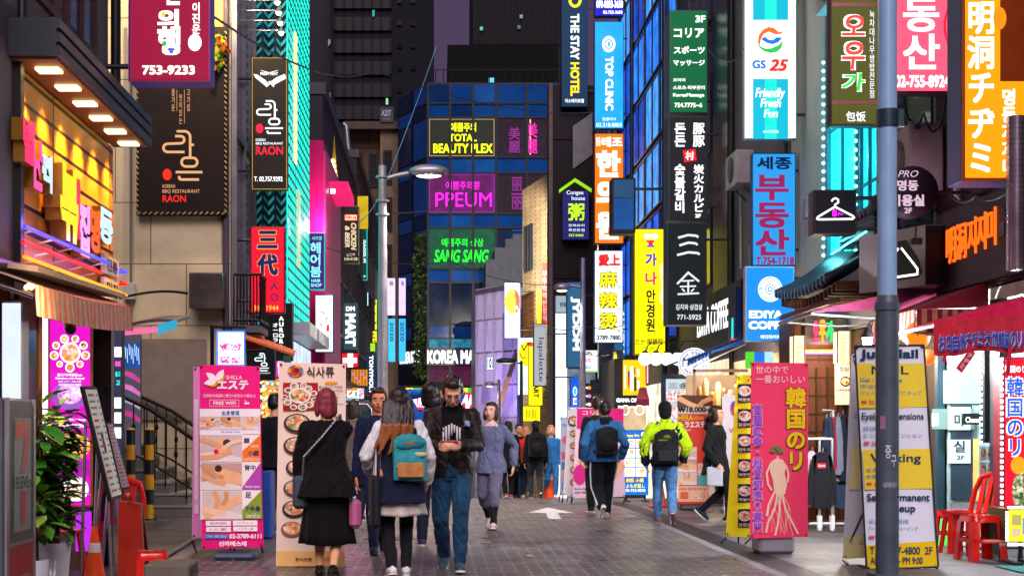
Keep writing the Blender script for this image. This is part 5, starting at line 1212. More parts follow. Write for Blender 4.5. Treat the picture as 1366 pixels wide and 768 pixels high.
def cone(lab,x,y,h,mat=CONE,band=True):
 o=empty('traffic_cone',(x,y,gz(y)),lab,'traffic cone');r=h*.27
 b=MB();b.lathe((x,y,gz(y)),[(r*.82,.03),(r*.72,.035),(h*.045,h),(0,h)],mat,24);b.build('cone',o)
 b=MB();b.box(x-r,x+r,y-r,y+r,gz(y)+.002,gz(y)+.032,mat,.01);b.build('base',o)
 if band:
  b=MB();f_=lambda t:r*.72+(h*.045-r*.72)*t+.003;b.lathe((x,y,gz(y)),[(f_(.52),h*.54),(f_(.70),h*.71)],paint('e0d8d8',.4),24);b.build('reflective_band',o)
 return o
cone('orange traffic cone with white band beside the left menu boards',wx(126,11.6),11.6,.46)
cone('plain red cone behind the green jacketed walker',wx(879,23.2),23.2,.62,paint('b8301c',.4),False)
cone('small orange cone by the far group of walkers',wx(734.5,31),31,.75)
def stool(lab,x,y,s=.3,h=.45,rz=0.0):
 o=empty('plastic_stool',(x,y,0),lab,'stool','red plastic stools');c,n_=math.cos(rz),math.sin(rz)
 T=lambda u,v_,z:(x+u*c-v_*n_,y+u*n_+v_*c,z);t,q=s*.42,s*.54
 b=MB();ring=lambda w,z:[T(w*max(-1,min(1,1.35*math.cos(R(a)))),w*max(-1,min(1,1.35*math.sin(R(a)))),z)for a in range(0,360,15)]
 rr=[ring(t,h),ring(t*1.06,h-.012),ring(t*1.1,h-.06)];vs=[p_ for r_ in rr for p_ in r_]+[T(0,0,h+.004)];k=24
 b.add(vs,[(i*k+j,i*k+(j+1)%k,(i+1)*k+(j+1)%k,(i+1)*k+j)for i in range(2)for j in range(k)]+[(72,j,(j+1)%k)for j in range(k)],RED,True);b.build('seat',o)
 for sx in(-1,1):
  for sy in(-1,1):
   b=MB();w=.028
   P_=lambda u,v_,z:T(sx*u,sy*v_,z)
   b.add([P_(t*1.08,t*.55,h-.05),P_(t*1.08,t*1.08,h-.05),P_(t*.55,t*1.08,h-.05),P_(q,q-.075,0.002),P_(q,q,0.002),P_(q-.075,q,0.002),P_(q-.02,q-.07,0.002),P_(q-.07,q-.02,0.002)],[(0,1,4,3),(1,2,5,4),(3,4,5,7,6)],RED);b.build('leg',o)
 b=MB()
 for sx in(-1,1):b.slab(T(sx*q*.95,-q*.8,h*.42),T(sx*q*.95,q*.8,h*.42),T(sx*q*.95,q*.8,h*.5),T(sx*q*.95,-q*.8,h*.5),.012,RED);b.slab(T(-q*.8,sx*q*.95,h*.42),T(q*.8,sx*q*.95,h*.42),T(q*.8,sx*q*.95,h*.5),T(-q*.8,sx*q*.95,h*.5),.012,RED)
 b.build('stretcher',o);return o
def chair(lab,x,y,rz):
 """moulded plastic chair with a hooped back; at rz = 0 it faces -Y"""
 o=empty('plastic_chair',(x,y,0),lab,'chair','red plastic chairs');c,n_=math.cos(rz),math.sin(rz)
 T=lambda u,v_,z:(x+u*c-v_*n_,y+u*n_+v_*c,z)
 b=MB();b.prism([T(-.2,-.2,.40),T(.2,-.2,.40),T(.21,.0,.395),T(.18,.2,.40),T(-.18,.2,.40),T(-.21,0,.395)],(0,0,.025),RED);b.build('seat',o)
 b=MB();q=[T(-.2,.15,.42),T(-.2,.2,.62),T(-.16,.25,.76),T(0,.28,.81),T(.16,.25,.76),T(.2,.2,.62),T(.2,.15,.42)]
 b.tube(q,.028,RED,8)
 for u in(-.1,0,.1):b.slab(T(u-.032,.17,.42),T(u+.032,.17,.42),T(u+.03,.265,.79),T(u-.03,.265,.79),.012,RED)
 b.build('backrest',o)
 for sx in(-1,1):
  for sy in(-1,1):b=MB();b.tube([T(sx*.17,sy*.17,.41),T(sx*.21,sy*.21,0.002)],[.03,.022],RED,8);b.build('leg',o)
 return o
chair('red plastic chair with hooped back tucked beside the left menu boards',-2.93,13.0,R(200));chair('red plastic chair half hidden behind the white plant pots',-3.2,11.7,R(140));chair('red plastic chair with hooped back facing the right shop',5.34,14.25,R(-72))
stool('low red plastic stool in the left foreground',wx(203,9.6),9.6,.22,.43,.2);stool('red plastic stool in front of the right shop',wx(1308,13.55),13.55,.34,.43,.12);stool('red plastic stool tucked behind another at the right shop',wx(1274,14.4),14.4,.3,.43,.3)
o=empty('folding_board',(wx(172,10),10,0),'dark red folding board with knob seen edge on in the left foreground','board');b=MB();b.prism([(wx(157,10),10,0.002),(wx(190,10),10.1,0.002),(wx(184,10),10.1,wz(672,10)),(wx(158,10),10,wz(668,10))],(.0,.05,0),paint('a02818',.35,var=.3));b.build('panel',o)
b=MB();b.prism([(wx(160,10),10.35,0.002),(wx(192,10),10.35,0.002),(wx(184,10),10.15,wz(674,10)),(wx(162,10),10.15,wz(674,10))],(0,.03,0),paint('501010',.4));b.build('rear_panel',o);b=MB();b.ball((wx(170,10),10.03,wz(662,10)),.032,paint('8a2018',.35),10);b.build('knob',o)
b=MB();b.box(-1.86,-1.57,8.95,9.3,0.002,.40,paint('6a6258',.8,var=.3,bump=.4),.015);b.build('stone_block',label='low grey stone block at the bottom edge of the street',cat='block')
for px,lab in((174.5,'yellow and black banded bollard nearer the glass screen'),(199.5,'yellow and black banded bollard nearer the stairs')):
 x,y=wx(px,19.6),19.6;o=empty('bollard',(x,y,0),lab,'bollard','banded bollards');yb_,kb=paint('d89a10',.4,var=.15),paint('181820',.4)
 b=MB()
 for k in range(6):b.tube([(x,y,.01+k*.205),(x,y,.01+(k+1)*.205)],.062,kb if k%2 else yb_,18,caps=(k in(0,5)))
 b.build('post',o);b=MB();b.lathe((x,y,1.24),[(.062,0),(.05,.025),(0,.03)],yb_,18);b.build('cap',o);b=MB();b.tube([(x,y,.002),(x,y,.02)],.11,kb,18);b.build('base',o)
b=MB();b.tube([P3(222,740,13.8),P3(262,716,16.2)],.022,ALU,8);b.build('metal_bar',label='thin metal edge bar lying on the pavement behind the pink banner',cat='bar')
#standing banners
VIN=lambda h:paint(h,.5,var=.05,scale=2,spec=.2)
SKIN=[paint(h,.5,var=.08,scale=9)for h in('e8a874','f0b888','d89860','f4ccA8')]
def banner(lab,tl,tr,br,bl,Y,cloth,fn,v,base=None,back=True,yaw=0.0,name='standing_banner',group='standing banners',depth=.25,rows=14):
 """printed cloth banner on a frame: corners in photo pixels, cloth with a soft wave, poles behind, a base box or crossed feet"""
 cx=(tl[0]+tr[0])/2;X0=wx(cx,Y);o=empty(name,(X0,Y,gz(Y)),lab,'banner',group)
 sway=lambda u,w:.006*math.sin(u*5+w*3)-yaw*(u-.5)
 def at(u,w):
  px=(tl[0]+(tr[0]-tl[0])*u)*(1-w)+(bl[0]+(br[0]-bl[0])*u)*w;py=(tl[1]+(tr[1]-tl[1])*u)*(1-w)+(bl[1]+(br[1]-bl[1])*u)*w
  return Vector((wx(px,Y),Y+sway(u,w),wz(py,Y)))
 b=MB();nu=8;g=[[at(i/nu,j/rows)for i in range(nu+1)]for j in range(rows+1)];vs=[p_ for r_ in g for p_ in r_];W=nu+1
 fs=[(j*W+i,j*W+i+1,(j+1)*W+i+1,(j+1)*W+i)for j in range(rows)for i in range(nu)]
 b.add(vs,fs,cloth,True);b.add([(x,y+.004,z)for x,y,z in vs],fs,cloth,True);b.build('banner_cloth',o)
 p=Pr(Y-.009-abs(yaw)*.5,v,off=.0015);p.v=[];fn(p)
 if yaw:p.v=[(x,y+.009+abs(yaw)*.5-.009-yaw*((x-X0)/(wx(tr[0],Y)-wx(tl[0],Y))),z)for x,y,z in p.v]
 p.build('print',o)
 ft=gz(Y)
 b=MB();T0,T1,B0,B1=at(0,0),at(1,0),at(0,1),at(1,1)
 c0=(T0+T1)/2;dk=paint('2a2a30',.4,.4)
 mid=Vector(((T0.x+T1.x)/2,Y+depth*.6,(T0.z+B0.z)/2))
 for q in(T0,T1):b.tube([q+Vector((0,.012,0)),mid],.008,dk,6)
 for q in(B0,B1):b.tube([q+Vector((0,.012,0)),mid],.008,dk,6)
 b.tube([mid,Vector((mid.x,Y+depth*1.3,ft+.01))],.01,dk,6);b.build('pole',o)
 for q in(T0,T1,B0,B1):b=MB();b.ball((q.x+(.02 if q in(T0,B0)else-.02),q.y-.008,q.z+(-.02 if q in(T0,T1)else.02)),.011,dk,8);b.build('grommet',o)
 if base:
  b=MB();x0,x1,h,col=base;b.box(wx(x0,Y),wx(x1,Y),Y+.03,Y+.42,ft+.002,ft+h,paint(col,.4,var=.2),.03);b.build('base',o)
 else:
  for q in(B0,B1):b=MB();b.tube([Vector((q.x,q.y,max(ft+.01,q.z-.02))),Vector((q.x,Y+depth,ft+.012))],.01,dk,6);b.build('foot',o)
 return o
V4=(240,460,2.493)
pk_,wv,nv,orr,prp,grn=VIN('e8127c'),VIN('f0ecee'),VIN('24286c'),VIN('f07c1c'),VIN('b048b0'),VIN('86a028')
def spa(p,x0,y0,x1,y1,k):
 """a printed treatment photo: towel, bodies and hands as printed shapes"""
 p.rect(x0,y0,x1,y1,VIN(('d0bcb4','c4a08c','d8c8c0')[k]));L=p.L;X=lambda u:x0+(x1-x0)*u;Yy=lambda v_:y0+(y1-y0)*v_;s=(x1-x0)
 p.lay(L+1).poly([(X(0),Yy(.7)),(X(.4),Yy(.6)),(X(1),Yy(.85)),(X(1),Yy(1)),(X(0),Yy(1))],VIN('e8dcd8'))
 if k==0:p.lay(L+2).ell(X(.5),Yy(.42),s*.17,(y1-y0)*.3,SKIN[1]);p.lay(L+3).ell(X(.64),Yy(.3),s*.1,(y1-y0)*.14,paint('4a3020',.5));p.lay(L+4).line([(X(0),Yy(.15)),(X(.3),Yy(.3)),(X(.5),Yy(.45))],s*.12,SKIN[0]);p.line([(X(1),Yy(.2)),(X(.75),Yy(.3)),(X(.55),Yy(.5))],s*.1,SKIN[3]);p.line([(X(0),Yy(.85)),(X(.4),Yy(.8)),(X(.75),Yy(.6))],s*.12,SKIN[0]);p.lay(L+5).ell(X(.38),Yy(.62),s*.06,s*.06,VIN('d01830'))
 elif k==1:p.lay(L+2).poly([(X(.2),Yy(.35)),(X(.55),Yy(.2)),(X(1),Yy(.4)),(X(1),Yy(.8)),(X(.5),Yy(.72))],SKIN[1]);p.ell(X(.42),Yy(.2),s*.09,(y1-y0)*.13,paint('4a2c1c',.5));p.lay(L+3).line([(X(0),Yy(.05)),(X(.3),Yy(.4)),(X(.55),Yy(.55))],s*.11,SKIN[2]);p.line([(X(0),Yy(.45)),(X(.35),Yy(.7)),(X(.6),Yy(.75))],s*.11,SKIN[0])
 else:p.lay(L+2).line([(X(.05),Yy(.9)),(X(.5),Yy(.6)),(X(.95),Yy(.25))],s*.2,SKIN[1]);p.line([(X(0),Yy(.6)),(X(.3),Yy(.75)),(X(.6),Yy(.8))],s*.14,SKIN[3]);p.lay(L+3).line([(X(.3),Yy(0)),(X(.4),Yy(.3)),(X(.35),Yy(.6))],s*.12,SKIN[0]);p.line([(X(.6),Yy(0)),(X(.6),Yy(.3)),(X(.5),Yy(.5))],s*.11,SKIN[2])
 p.lay(L)
def f(p):
 w=VIN('f8f0f4');g=VIN('e0a818')
 p.rect(66,212,267,296,wv);p.rect(68,296,210,580,wv)
 for cx,cy,a in((104,98,-2.5),(133,92,-1.0),(106,128,2.9)):
  d=(math.cos(a),math.sin(a));n_=(-d[1],d[0]);c=(122,118)
  lf=lambda L,W:[(c[0]+d[0]*L*t+n_[0]*W*k*math.sin(math.pi*t**.8),c[1]+d[1]*L*t+n_[1]*W*k*math.sin(math.pi*t**.8))for k,ts in((1,(0,.2,.4,.6,.8,1)),(-1,(.8,.6,.4,.2)))for t in ts]
  p.poly([(x+6,y+6)for x,y in lf(38,11)],g);p.poly(lf(44,11),w)
 p.t('SHILLA',153,101,207,114,w,.0);p.t('エステ',124,118,228,148,w,.05);p.t('圧倒的な結果に驚き!!本気の小顔なら',78,163,252,174,w,.0)
 p.border(99,182,196,204,1,w);p.t('FREE WIFI',111,187,186,199,w,.02);p.line([(216,184),(222,190),(216,196),(230,190)],2,w);p.ell(222,194,9,3,w)
 p.lay(1).t('全身管理',138,218,198,233,VIN('3a70b8'),.02);p.t('all body care',137,284,200,293,VIN('5a80b8'),.0)
 spa(p,68,237,134,280,0);spa(p,136,237,202,280,1);spa(p,204,237,266,280,2)
 spa(p,70,298,206,388,0);spa(p,72,392,206,482,1);spa(p,74,486,208,577,2)
 p.poly([(208,298),(268,298),(208,352)],VIN('f4ece4'));p.poly([(268,298),(269,388),(208,388),(208,352)],orr);p.poly([(208,388),(270,388),(208,472)],VIN('f4ece4'));p.poly([(270,388),(271,482),(208,482),(208,472)],prp);p.poly([(208,482),(272,482),(208,548)],VIN('f4ece4'));p.poly([(272,482),(273,577),(208,577),(208,548)],grn)
 p.lay(2);p.t('顔',213,308,232,326,nv,.03);p.t('小顔',226,350,263,368,nv,.03);p.t('care',236,332,262,340,w,.0);p.t('small facial care',214,372,266,384,w,.0);p.t('背中',215,398,252,416,nv,.03);p.t('back care',218,464,266,474,w,.0);p.t('足',217,488,238,508,nv,.03);p.t('下半身',215,534,268,552,nv,.03);p.t('lower half care',222,558,268,574,w,.0)
 for x0,y0,x1,y1,tx in((87,583,170,600,'男女共同施術'),(177,582,258,599,'カップルルーム'),(88,603,170,620,'1人室'),(178,602,258,618,'パウダー室')):p.rect(x0,y0,x1,y1,w);p.lay(3).t(tx,x0+14,y0+4,x1-14,y1-4,VIN('d02070'),.01);p.lay(2)
 p.rect(83,628,160,642,VIN('3080c8'));p.lay(3).t('ご予約・お問い合わせ',88,631,156,639,w,.0);p.t('02-3789-6111',165,627,272,642,w,.04);p.t('신라에스테',130,651,222,668,w,.05)
banner('pink beauty salon banner with Japanese lettering and treatment photos',(266,486),(346.5,488.5),(351.5,729),(269.5,732),13.5,pk_,f,V4,base=(283,336,.07,'58647c'))
def f(p):
 p.rect(48,180,62,560,VIN('e8c8e0'));p.t('全身',46,510,60,530,VIN('8088c0'),.0)
banner('second pink salon banner almost hidden behind the first',(258,489),(344,491),(346,714),(256,717),14.1,VIN('d888c0'),f,V4)
def f(p):
 k,rd=VIN('382010'),VIN('c8201c');W=VIN('f4ece4')
 for i in range(14):a=R(i*26);p.ell(384+20*math.cos(a),86+14*math.sin(a),7,6,VIN(('d8a018','4a7ab0','c04018','e0b030')[i%4]))
 p.lay(1).ell(384,88,15,14,VIN('c83018'));p.ell(388,84,8,8,VIN('781008'));p.lay(0)
 p.t('식사류',421,72,513,108,k,.02)
 p.rect(343,125,459,217,paint('a81c14',.5,var=.3));p.lay(1).ell(399,168,37,26,W);p.lay(2).ell(399,168,31,21,foodmat(1));p.lay(1)
 for i,(x,y,r)in enumerate(((381,136,15),(411,134,12),(428,144,13),(445,160,12),(448,182,12),(432,198,14),(408,206,16),(378,206,12),(358,190,14),(349,172,10),(360,150,13))):p.ell(x,y,r,r*.75,W);p.lay(2).ell(x,y,r*.7,r*.5,foodmat(2+i%5,'b04020','6a4a20','e8d8b0','3a5a20'));p.lay(1)
 p.lay(0).ell(503,126,22,5,VIN('e89a18'));p.ell(467,139,4,4,VIN('60a020'));p.t('소불고기 비빔밥',474,134,540,144,k,.01);p.t('Bibimbap with Bulgogi',474,148,542,155,k,.0);p.t('プルコギビビンバ',474,159,528,166,VIN('b04070'),.0);p.t('烤牛肉拌饭',474,170,528,177,VIN('609030'),.0);p.t('₩ 8,000',492,182,525,191,rd,.02);p.line([(470,196),(544,196)],1.2,k)
 for j in range(6):
  y=236+j*76
  p.ell(503,y-12,22,4,VIN('e89a18'));p.t(('돌솥비빔밥','김치찌개','순두부찌개','된장찌개','해물탕','육개장')[j],474,y,540,y+10,k,.01);p.t('Korean meal set',474,y+14,540,y+21,k,.0);p.t('₩ 8,000',492,y+36,525,y+45,rd,.02);p.line([(470,y+50),(544,y+50)],1,k)
 for j,(x,y,r,c)in enumerate(((390,260,45,'3a3030'),(386,335,42,'4a2c24'),(392,408,40,'44283a'),(384,476,40,'5a4060'),(380,545,40,'2c2c30'),(372,612,36,'8a5a44'))):
  p.ell(x,y,r,r*.72,VIN(c));p.lay(1).ell(x,y-3,r*.82,r*.56,foodmat(10+j,'d8481c','e8a868','f0dcc8','5a7a2c'));p.lay(0)
 p.rect(322,684,548,734,VIN('eebc74'));p.lay(1).t('한식전문',384,706,440,718,k,.03);p.t('명동맛집',452,704,500,718,VIN('d87818'),.03)
banner('cream Korean food menu banner with bowls of stew behind the poncho woman',(372,483),(461.5,485.5),(460,755),(368,754),12.9,VIN('ecd4c0'),f,V4,base=(390,430,.09,'7c7c80'))
VX1=(960,440,2.341)
def f(p):
 y_,w,pp=VIN('f0c818'),VIN('f4dce4'),VIN('a050c8');k=VIN('48300c')
 p.t('世の中で',113,112,214,136,w,.01);p.t('一番おいしい',113,141,266,166,w,.01)
 p.vt('韓国のリ',205,178,272,442,k,.075);p.lay(2).vt('韓国のリ',206,178,270,440,y_,.04);p.lay(0)
 p.vt('高麗紅参・松茸卸売り専門',102,230,134,632,VIN('e8c8f0'),.07);p.lay(2).vt('高麗紅参・松茸卸売り専門',103,230,133,632,pp,.03);p.lay(0)
 c,c2=VIN('f4d0b4'),VIN('ecb49c');rnd=random.Random(2)
 p.line([(180,392),(182,404),(176,420)],7,c2);p.poly([(160,410),(176,400),(196,404),(206,420),(202,448),(210,480),(204,510),(186,520),(170,508),(166,470),(156,440)],c)
 for q in([(160,414),(146,446),(150,480),(162,500)],[(204,420),(214,446),(212,474)],[(180,510),(170,560),(150,600),(144,632)],[(196,512),(204,560),(226,600),(244,636)],[(186,512),(186,560),(180,610),(172,640)],[(170,505),(152,545),(146,580)]):p.lay(1).line(q,6,c)
 for i in range(11):x=150+rnd.random()*70;p.line([(186+rnd.uniform(-14,14),515),(x,550+rnd.random()*20),(x+rnd.uniform(-20,26),610+rnd.random()*34)],1.2,c)
 p.line([(182,392),(176,372),(190,376)],2,VIN('3a6a28'))
 for x,y in((164,376),(172,366),(184,370),(190,378)):p.lay(2).ell(x,y,9,5,VIN('4a8a38'))
banner('pink and red Korean seaweed banner with ginseng root picture',(1002,483),(1078,484),(1078,715.5),(1000.5,717.5),14.2,VIN('f04068'),f,VX1,base=(1014,1062,.22,'8c8c94'))
def f(p):
 for j in range(6):
  y0=168+j*78
  p.rect(57,y0,100,y0+58,VIN('201c20'));p.lay(1).bowl(78,y0+22,20,j,plate='d8d4d0',fm=foodmat(20+j,'c83020','e0a060','f0e0d0','4a2a18'));p.t(('비빔밥','닭갈비','만두국','짜장면','떡볶이','삼겹살')[j],60,y0+44,96,y0+54,VIN('f0e8d8'),.01);p.lay(0)
 p.t('★',84,148,96,162,VIN('d03020'),.0)
banner('narrow yellow food menu banner beside the pink seaweed banner',(983,500),(1004,500),(1001,716),(968,714),15.2,VIN('e8dc18'),f,VX1)
V2b=(1100,440,2.342)
def f(p):
 n,bl_,rd,yl,w=VIN('1c3c58'),VIN('4c86c0'),VIN('e04c5c'),VIN('ecd43c'),VIN('dfe4f0')
 p.poly([(97,104),(312,104),(322,240),(108,244)],yl);p.poly([(117,374),(331,370),(340,494),(126,498)],yl);p.poly([(130,672),(346,658),(352,736),(136,744)],VIN('e4c414'));p.lay(1)
 p.t('Juli Nail',110,60,292,96,n,.045);p.t('NAIL',146,112,262,138,n,.02);p.t('Gel / Manicure',110,150,242,163,bl_,.02);p.t('甲油胶 / 美甲',112,170,232,184,bl_,.0);p.t('ジェルネイル / マニキュア',112,190,304,203,bl_,.0);p.t('₩ 20,000~',114,218,196,234,rd,.03)
 p.t('Eyelash extensions',116,258,309,286,n,.02);p.t('嫁接睫毛',120,300,200,314,bl_,.0);p.t('まつげエクステンション',120,322,304,336,bl_,.0);p.t('₩ 35,000~',122,346,206,361,rd,.03)
 p.t('Waxing',142,386,300,420,n,.02);p.t('全身脱毛',128,430,206,444,bl_,.0);p.t('全身ワックス',128,450,230,464,bl_,.0);p.t('₩ 10,000~',130,474,210,488,rd,.03)
 p.t('Semipermanent',132,510,328,540,n,.03);p.t('Makeup',176,544,283,574,n,.03);p.t('半永久 眉·眼线',136,590,262,604,bl_,.0);p.t('アートメイクタトゥーイング',136,612,292,626,bl_,.0);p.t('₩ 80,000~',138,640,226,654,rd,.03)
 p.t('T. 02-757-4800  2F',140,676,336,700,n,.025);p.t('AM 11:00 ~ PM 9:00',142,708,306,730,n,.025)
ob=banner('white and yellow nail salon price banner behind the steel pole',(1140,461),(1232,460),(1251,755),(1155.5,759.5),12.75,VIN('dfe4f0'),f,V2b,depth=.2)
b=MB();dk=paint('24303c',.4)
c4=[(wx(x,12.75),12.74,wz(y,12.75))for x,y in((1140,461),(1232,460),(1251,755),(1155.5,759.5))]
for i in range(4):b.tube([c4[i],c4[(i+1)%4]],.009,dk,6)
b.build('frame',ob)
def f(p):
 yl=VIN('d8c888');p.poly([(84,365),(118,365),(110,498),(76,498)],yl);p.poly([(66,645),(130,640),(130,710),(58,714)],yl);p.lay(1)
 p.t('2S',92,255,106,274,VIN('7c8894'),.0);p.t('3E',74,654,90,668,VIN('7c8894'),.0);p.t('00',108,655,124,670,VIN('7c8894'),.0)
banner('paler back to back nail salon banner leaning behind the front one',(1136,472),(1228,470),(1222,742),(1124.5,744),13.2,VIN('c4c4cc'),f,V2b,depth=-.15)
V4b,VM=(840,480,3.2),(720,460,2.954)
def f(p):
 w,k=VIN('f4ecec'),VIN('181010');p.rect(203,150,354,230,paint('6a3c2c',.5,var=.4));p.lay(1).line([(205,160),(260,190),(300,205)],22,SKIN[1]);p.line([(354,160),(310,180),(290,205)],20,SKIN[0]);p.poly([(203,205),(354,195),(354,230),(203,230)],VIN('d8c4b4'));p.lay(2)
 p.t('₩18,000~',206,198,344,226,k,.05);p.t('HERA',207,234,270,258,VIN('f0d018'),.02);p.t('ESTHE',274,240,316,254,VIN('f0d018'),.0);p.t('ヘラエステ',210,262,322,288,w,.04);p.t('カード10%OFF',216,294,262,302,w,.0)
 p.lay(0)
 for i,(x0,y0,x1,y1)in enumerate(((205,370,286,424),(205,426,286,478),(205,480,286,532),(290,440,336,490))):spa(p,x0,y0,x1,y1,i%3)
 p.rect(290,492,336,534,VIN('50a8a8'));p.rect(205,536,336,604,VIN('f0b090'));p.lay(1).rect(216,562,250,592,VIN('d86848'));p.t('HERA 엘리베이터 4F',212,543,326,556,k,.0);p.ell(300,580,22,14,foodmat(31,'f0c0a0','e09070','f8e0d0','a05030'));p.ell(350,560,14,30,VIN('f0e0d0'))
banner('red massage price banner with hand photos in front of the coffee stall',(903.5,527),(951,528),(949,671),(905,672),22,VIN('d83c2c'),f,V4b,base=(908,936,.16,'5a5a60'))
def f(p):p.ell(446,206,16,32,VIN('6a3aa8'));p.lay(1).ell(446,218,13,17,VIN('c82c50'));p.lay(0);p.t('VÀ',424,284,462,312,VIN('a02858'),.02)
banner('pale lilac banner with purple emblem next to the yellow menu banner',(963,525),(990,526),(990,690),(966,690),20.8,VIN('d8d0dc'),f,V4b,base=(968,988,.1,'6a6a70'))
def f(p):
 w,y_=WH,glow('f0d820',1,0);p.t('Happy Skin',338,350,392,364,y_,.03);p.ell(408,352,9,10,w)
 for i in range(2):
  for j in range(4):p.rect(335+i*44,370+j*38,376+i*44,404+j*38,w);p.lay(1).rect(338+i*44,373+j*38,373+i*44,394+j*38,foodmat(40+i+j*2,'f08038','f0c090','e8e0d8','9a5030',.9));p.lay(0)
 p.rect(334,520,420,542,glow('10489c',1,0));p.t('美肌 小顔',340,524,410,540,y_,.03);p.t('よもぎ蒸し',340,546,414,562,y_,.03);p.t('02-752-0550',338,566,416,577,w,.02)
panel('light_box_sign','blue glowing skin care light box standing by the optician','light box sign',832,573,865,660,26,.14,'1468c0',f,VM,'103050',1.0,legs=1)
def f(p):
 p.t('三金',505,148,590,170,paint('202428',.5),.02)
 for j,y in enumerate((180,244,300,350)):p.rect(500,y,545,y+42,foodmat(50+j,'d83050','f0c0c8','f8f0f0','7a3040',.6));p.rect(549,y,594,y+42,foodmat(55+j,'d85030','f0d0b0','f8f0f0','4a6a30',.6))
panel('menu_poster','white grill menu poster with meat photos on a navy panel','menu board',888,505,922,586,26.6,.05,'c8d8e0',f,VM,'16243c',.7,frame='1c2c4a',fw=6,legs=1)
def f(p):
 w=VIN('f4e8f0');p.rect(147,250,330,328,VIN('d8187c'));p.lay(1).t('コリア',168,258,250,275,w,.02);p.t('スポーツ',180,286,262,296,w,.01);p.t('Yoga',168,312,200,324,w,.0);p.lay(0);p.line([(160,480),(250,440),(320,500)],60,SKIN[1]);p.lay(1).ell(158,510,26,40,VIN('d82890'));p.lay(0).t('Korea Sports',138,562,200,570,VIN('282028'),.02);p.t('(02) TEL',138,576,186,586,VIN('282028'),.02)
banner('pink Korean sports massage banner behind the blue jacketed walker',(769,543),(832,545),(834,662),(764,664),24.2,VIN('e8c8dc'),f,VM)
def f(p):
 for j in range(6):p.bowl(133,300+j*48,22 if j==0 else 14,j,rim=('1c4a54','503030','4a2a20','302c20','5a4a20','303030')[j],sq=.95)
banner('white banner with a column of round food photos left of the pink massage banner',(758,543),(771,543),(764,662),(751,660),24.6,VIN('dcd8dc'),f,VM)
def f(p):
 p.poly([(86,372),(100,355),(112,372),(100,392)],VIN('e06070'));p.t('TOP',88,310,106,320,VIN('4878b8'),.02)
 for j in range(4):p.rect(86,420+j*40,106,450+j*40,VIN(('d86080','5a80b8','e0b0a0','7aa0c8')[j]))
banner('thin pale blue banner at the outer end of the banner row',(748,556),(757.5,556),(758,660),(747,660),25.2,VIN('b8c4dc'),f,VM)
panel('notice_board','dark menu board with orange and pink food photos beside the grey brick post','menu board',780,511,791,548,41,.06,'1c2430',lambda p:[p.ell(786,517+j*11,2.6,2.4,glow(c,1,0))and p.rect(781.5,516+j*11,784,518+j*11,WH)for j,c in enumerate(('f08020','e070a0','e0c0b0'))],None,'101418',.8)
def f(p):p.ell(258,640,20,45,glow('e8f4ff',1,0));p.lay(1).ell(258,640,14,34,glow('38a8e8',1,0));p.lay(0).t('BLUE',240,700,276,766,WH,.02,rot=True)
panel('light_box_sign','deep blue light box with round white emblem beside the white lit column','light box sign',761,503,772,560,44,.3,'1450c8',f,(730,430,6.98),'102040',1.0)
def f(p):k=glow('182030',.2,0);p.t('OPEN',356,270,415,305,k,.04);p.t('50%',356,330,405,370,glow('e01878',1,0),.03);p.t('SALE',358,395,412,430,glow('1860a8',1,0),.03);p.rect(360,446,470,458,glow('80c830',1,0))
panel('light_box_sign','white lit sale sign hanging under the dark blue shop sign','light box sign',780.5,467,797,496,42.5,.2,'f0f4f8',f,(730,430,6.98),'501828',1.0)
#right: optician, globe lamps, coffee shop
oc=empty('optician_shop',(5.1,38.5,gz(38)),'optician shop front with yellow display and dark name board','shop front')
Yo=38.0
b=MB();b.box(wx(820,Yo),5.6,Yo,Yo+3,gz(Yo)-.3,wz(478,Yo),paint('3a3834',.6));b.build('wall',oc)
b=MB();b.box(wx(831,Yo),wx(862,Yo),Yo-.03,Yo-.002,wz(527,Yo),wz(480,Yo),glow('f0b810',1.0,.15));b.build('display_window',oc)
p=Pr(Yo-.03,(820,440,6.4));
for x0,y0,x1,y1,c in((80,300,96,500,'f8f0d0'),(112,350,128,460,'2040a0'),(115,400,126,490,'d02020'),(134,310,160,520,'f4f4f4'),(165,400,185,520,'30342c'),(190,330,212,400,'f8e8c0'),(192,430,214,500,'fff8e0'),(165,320,176,380,'5a5a20')):p.rect(x0,y0,x1,y1,glow(c,.9,.2))
p.build('merchandise',oc)
b=MB();b.box(wx(861,Yo),wx(874,Yo),Yo-.03,Yo-.002,wz(514,Yo),wz(486,Yo),glow('3c3050',.6,.6));b.build('side_window',oc)
p=Pr(Yo-.03,(820,440,6.4))
for k,c in enumerate(('f03858','f0d0d0','e02838','f8e020','c8d820')):p.rect(260+k*15,305,271+k*15,455,glow(c,.9,.3))
p.build('hanging_ribbon',oc)
b=MB();b.box(wx(820,Yo),wx(874,Yo),Yo-.14,Yo-.035,wz(540,Yo),wz(527,Yo),paint('14202c',.4));b.build('name_board',oc)
p=Pr(Yo-.14,(820,440,6.4));p.t('GANA OPTIC',14,580,252,616,WH,.06);p.build('lettering',oc)
b=MB();b.box(wx(824,Yo),wx(873,Yo),Yo-.03,Yo-.002,gz(Yo)+.1,wz(541,Yo),glow('e8c8a0',.75,.5));b.build('shop_window',oc)
p=Pr(Yo-.05,(820,440,6.4));w=glow('f8fafa',1.1,0)
p.ring(92,682,28,40,11,w);p.ring(212,682,36,40,11,w);p.line([(120,665),(148,655),(176,665)],9,w);p.line([(66,655),(30,648)],8,w);p.line([(246,658),(264,652)],8,w);p.build('glasses_emblem',oc)
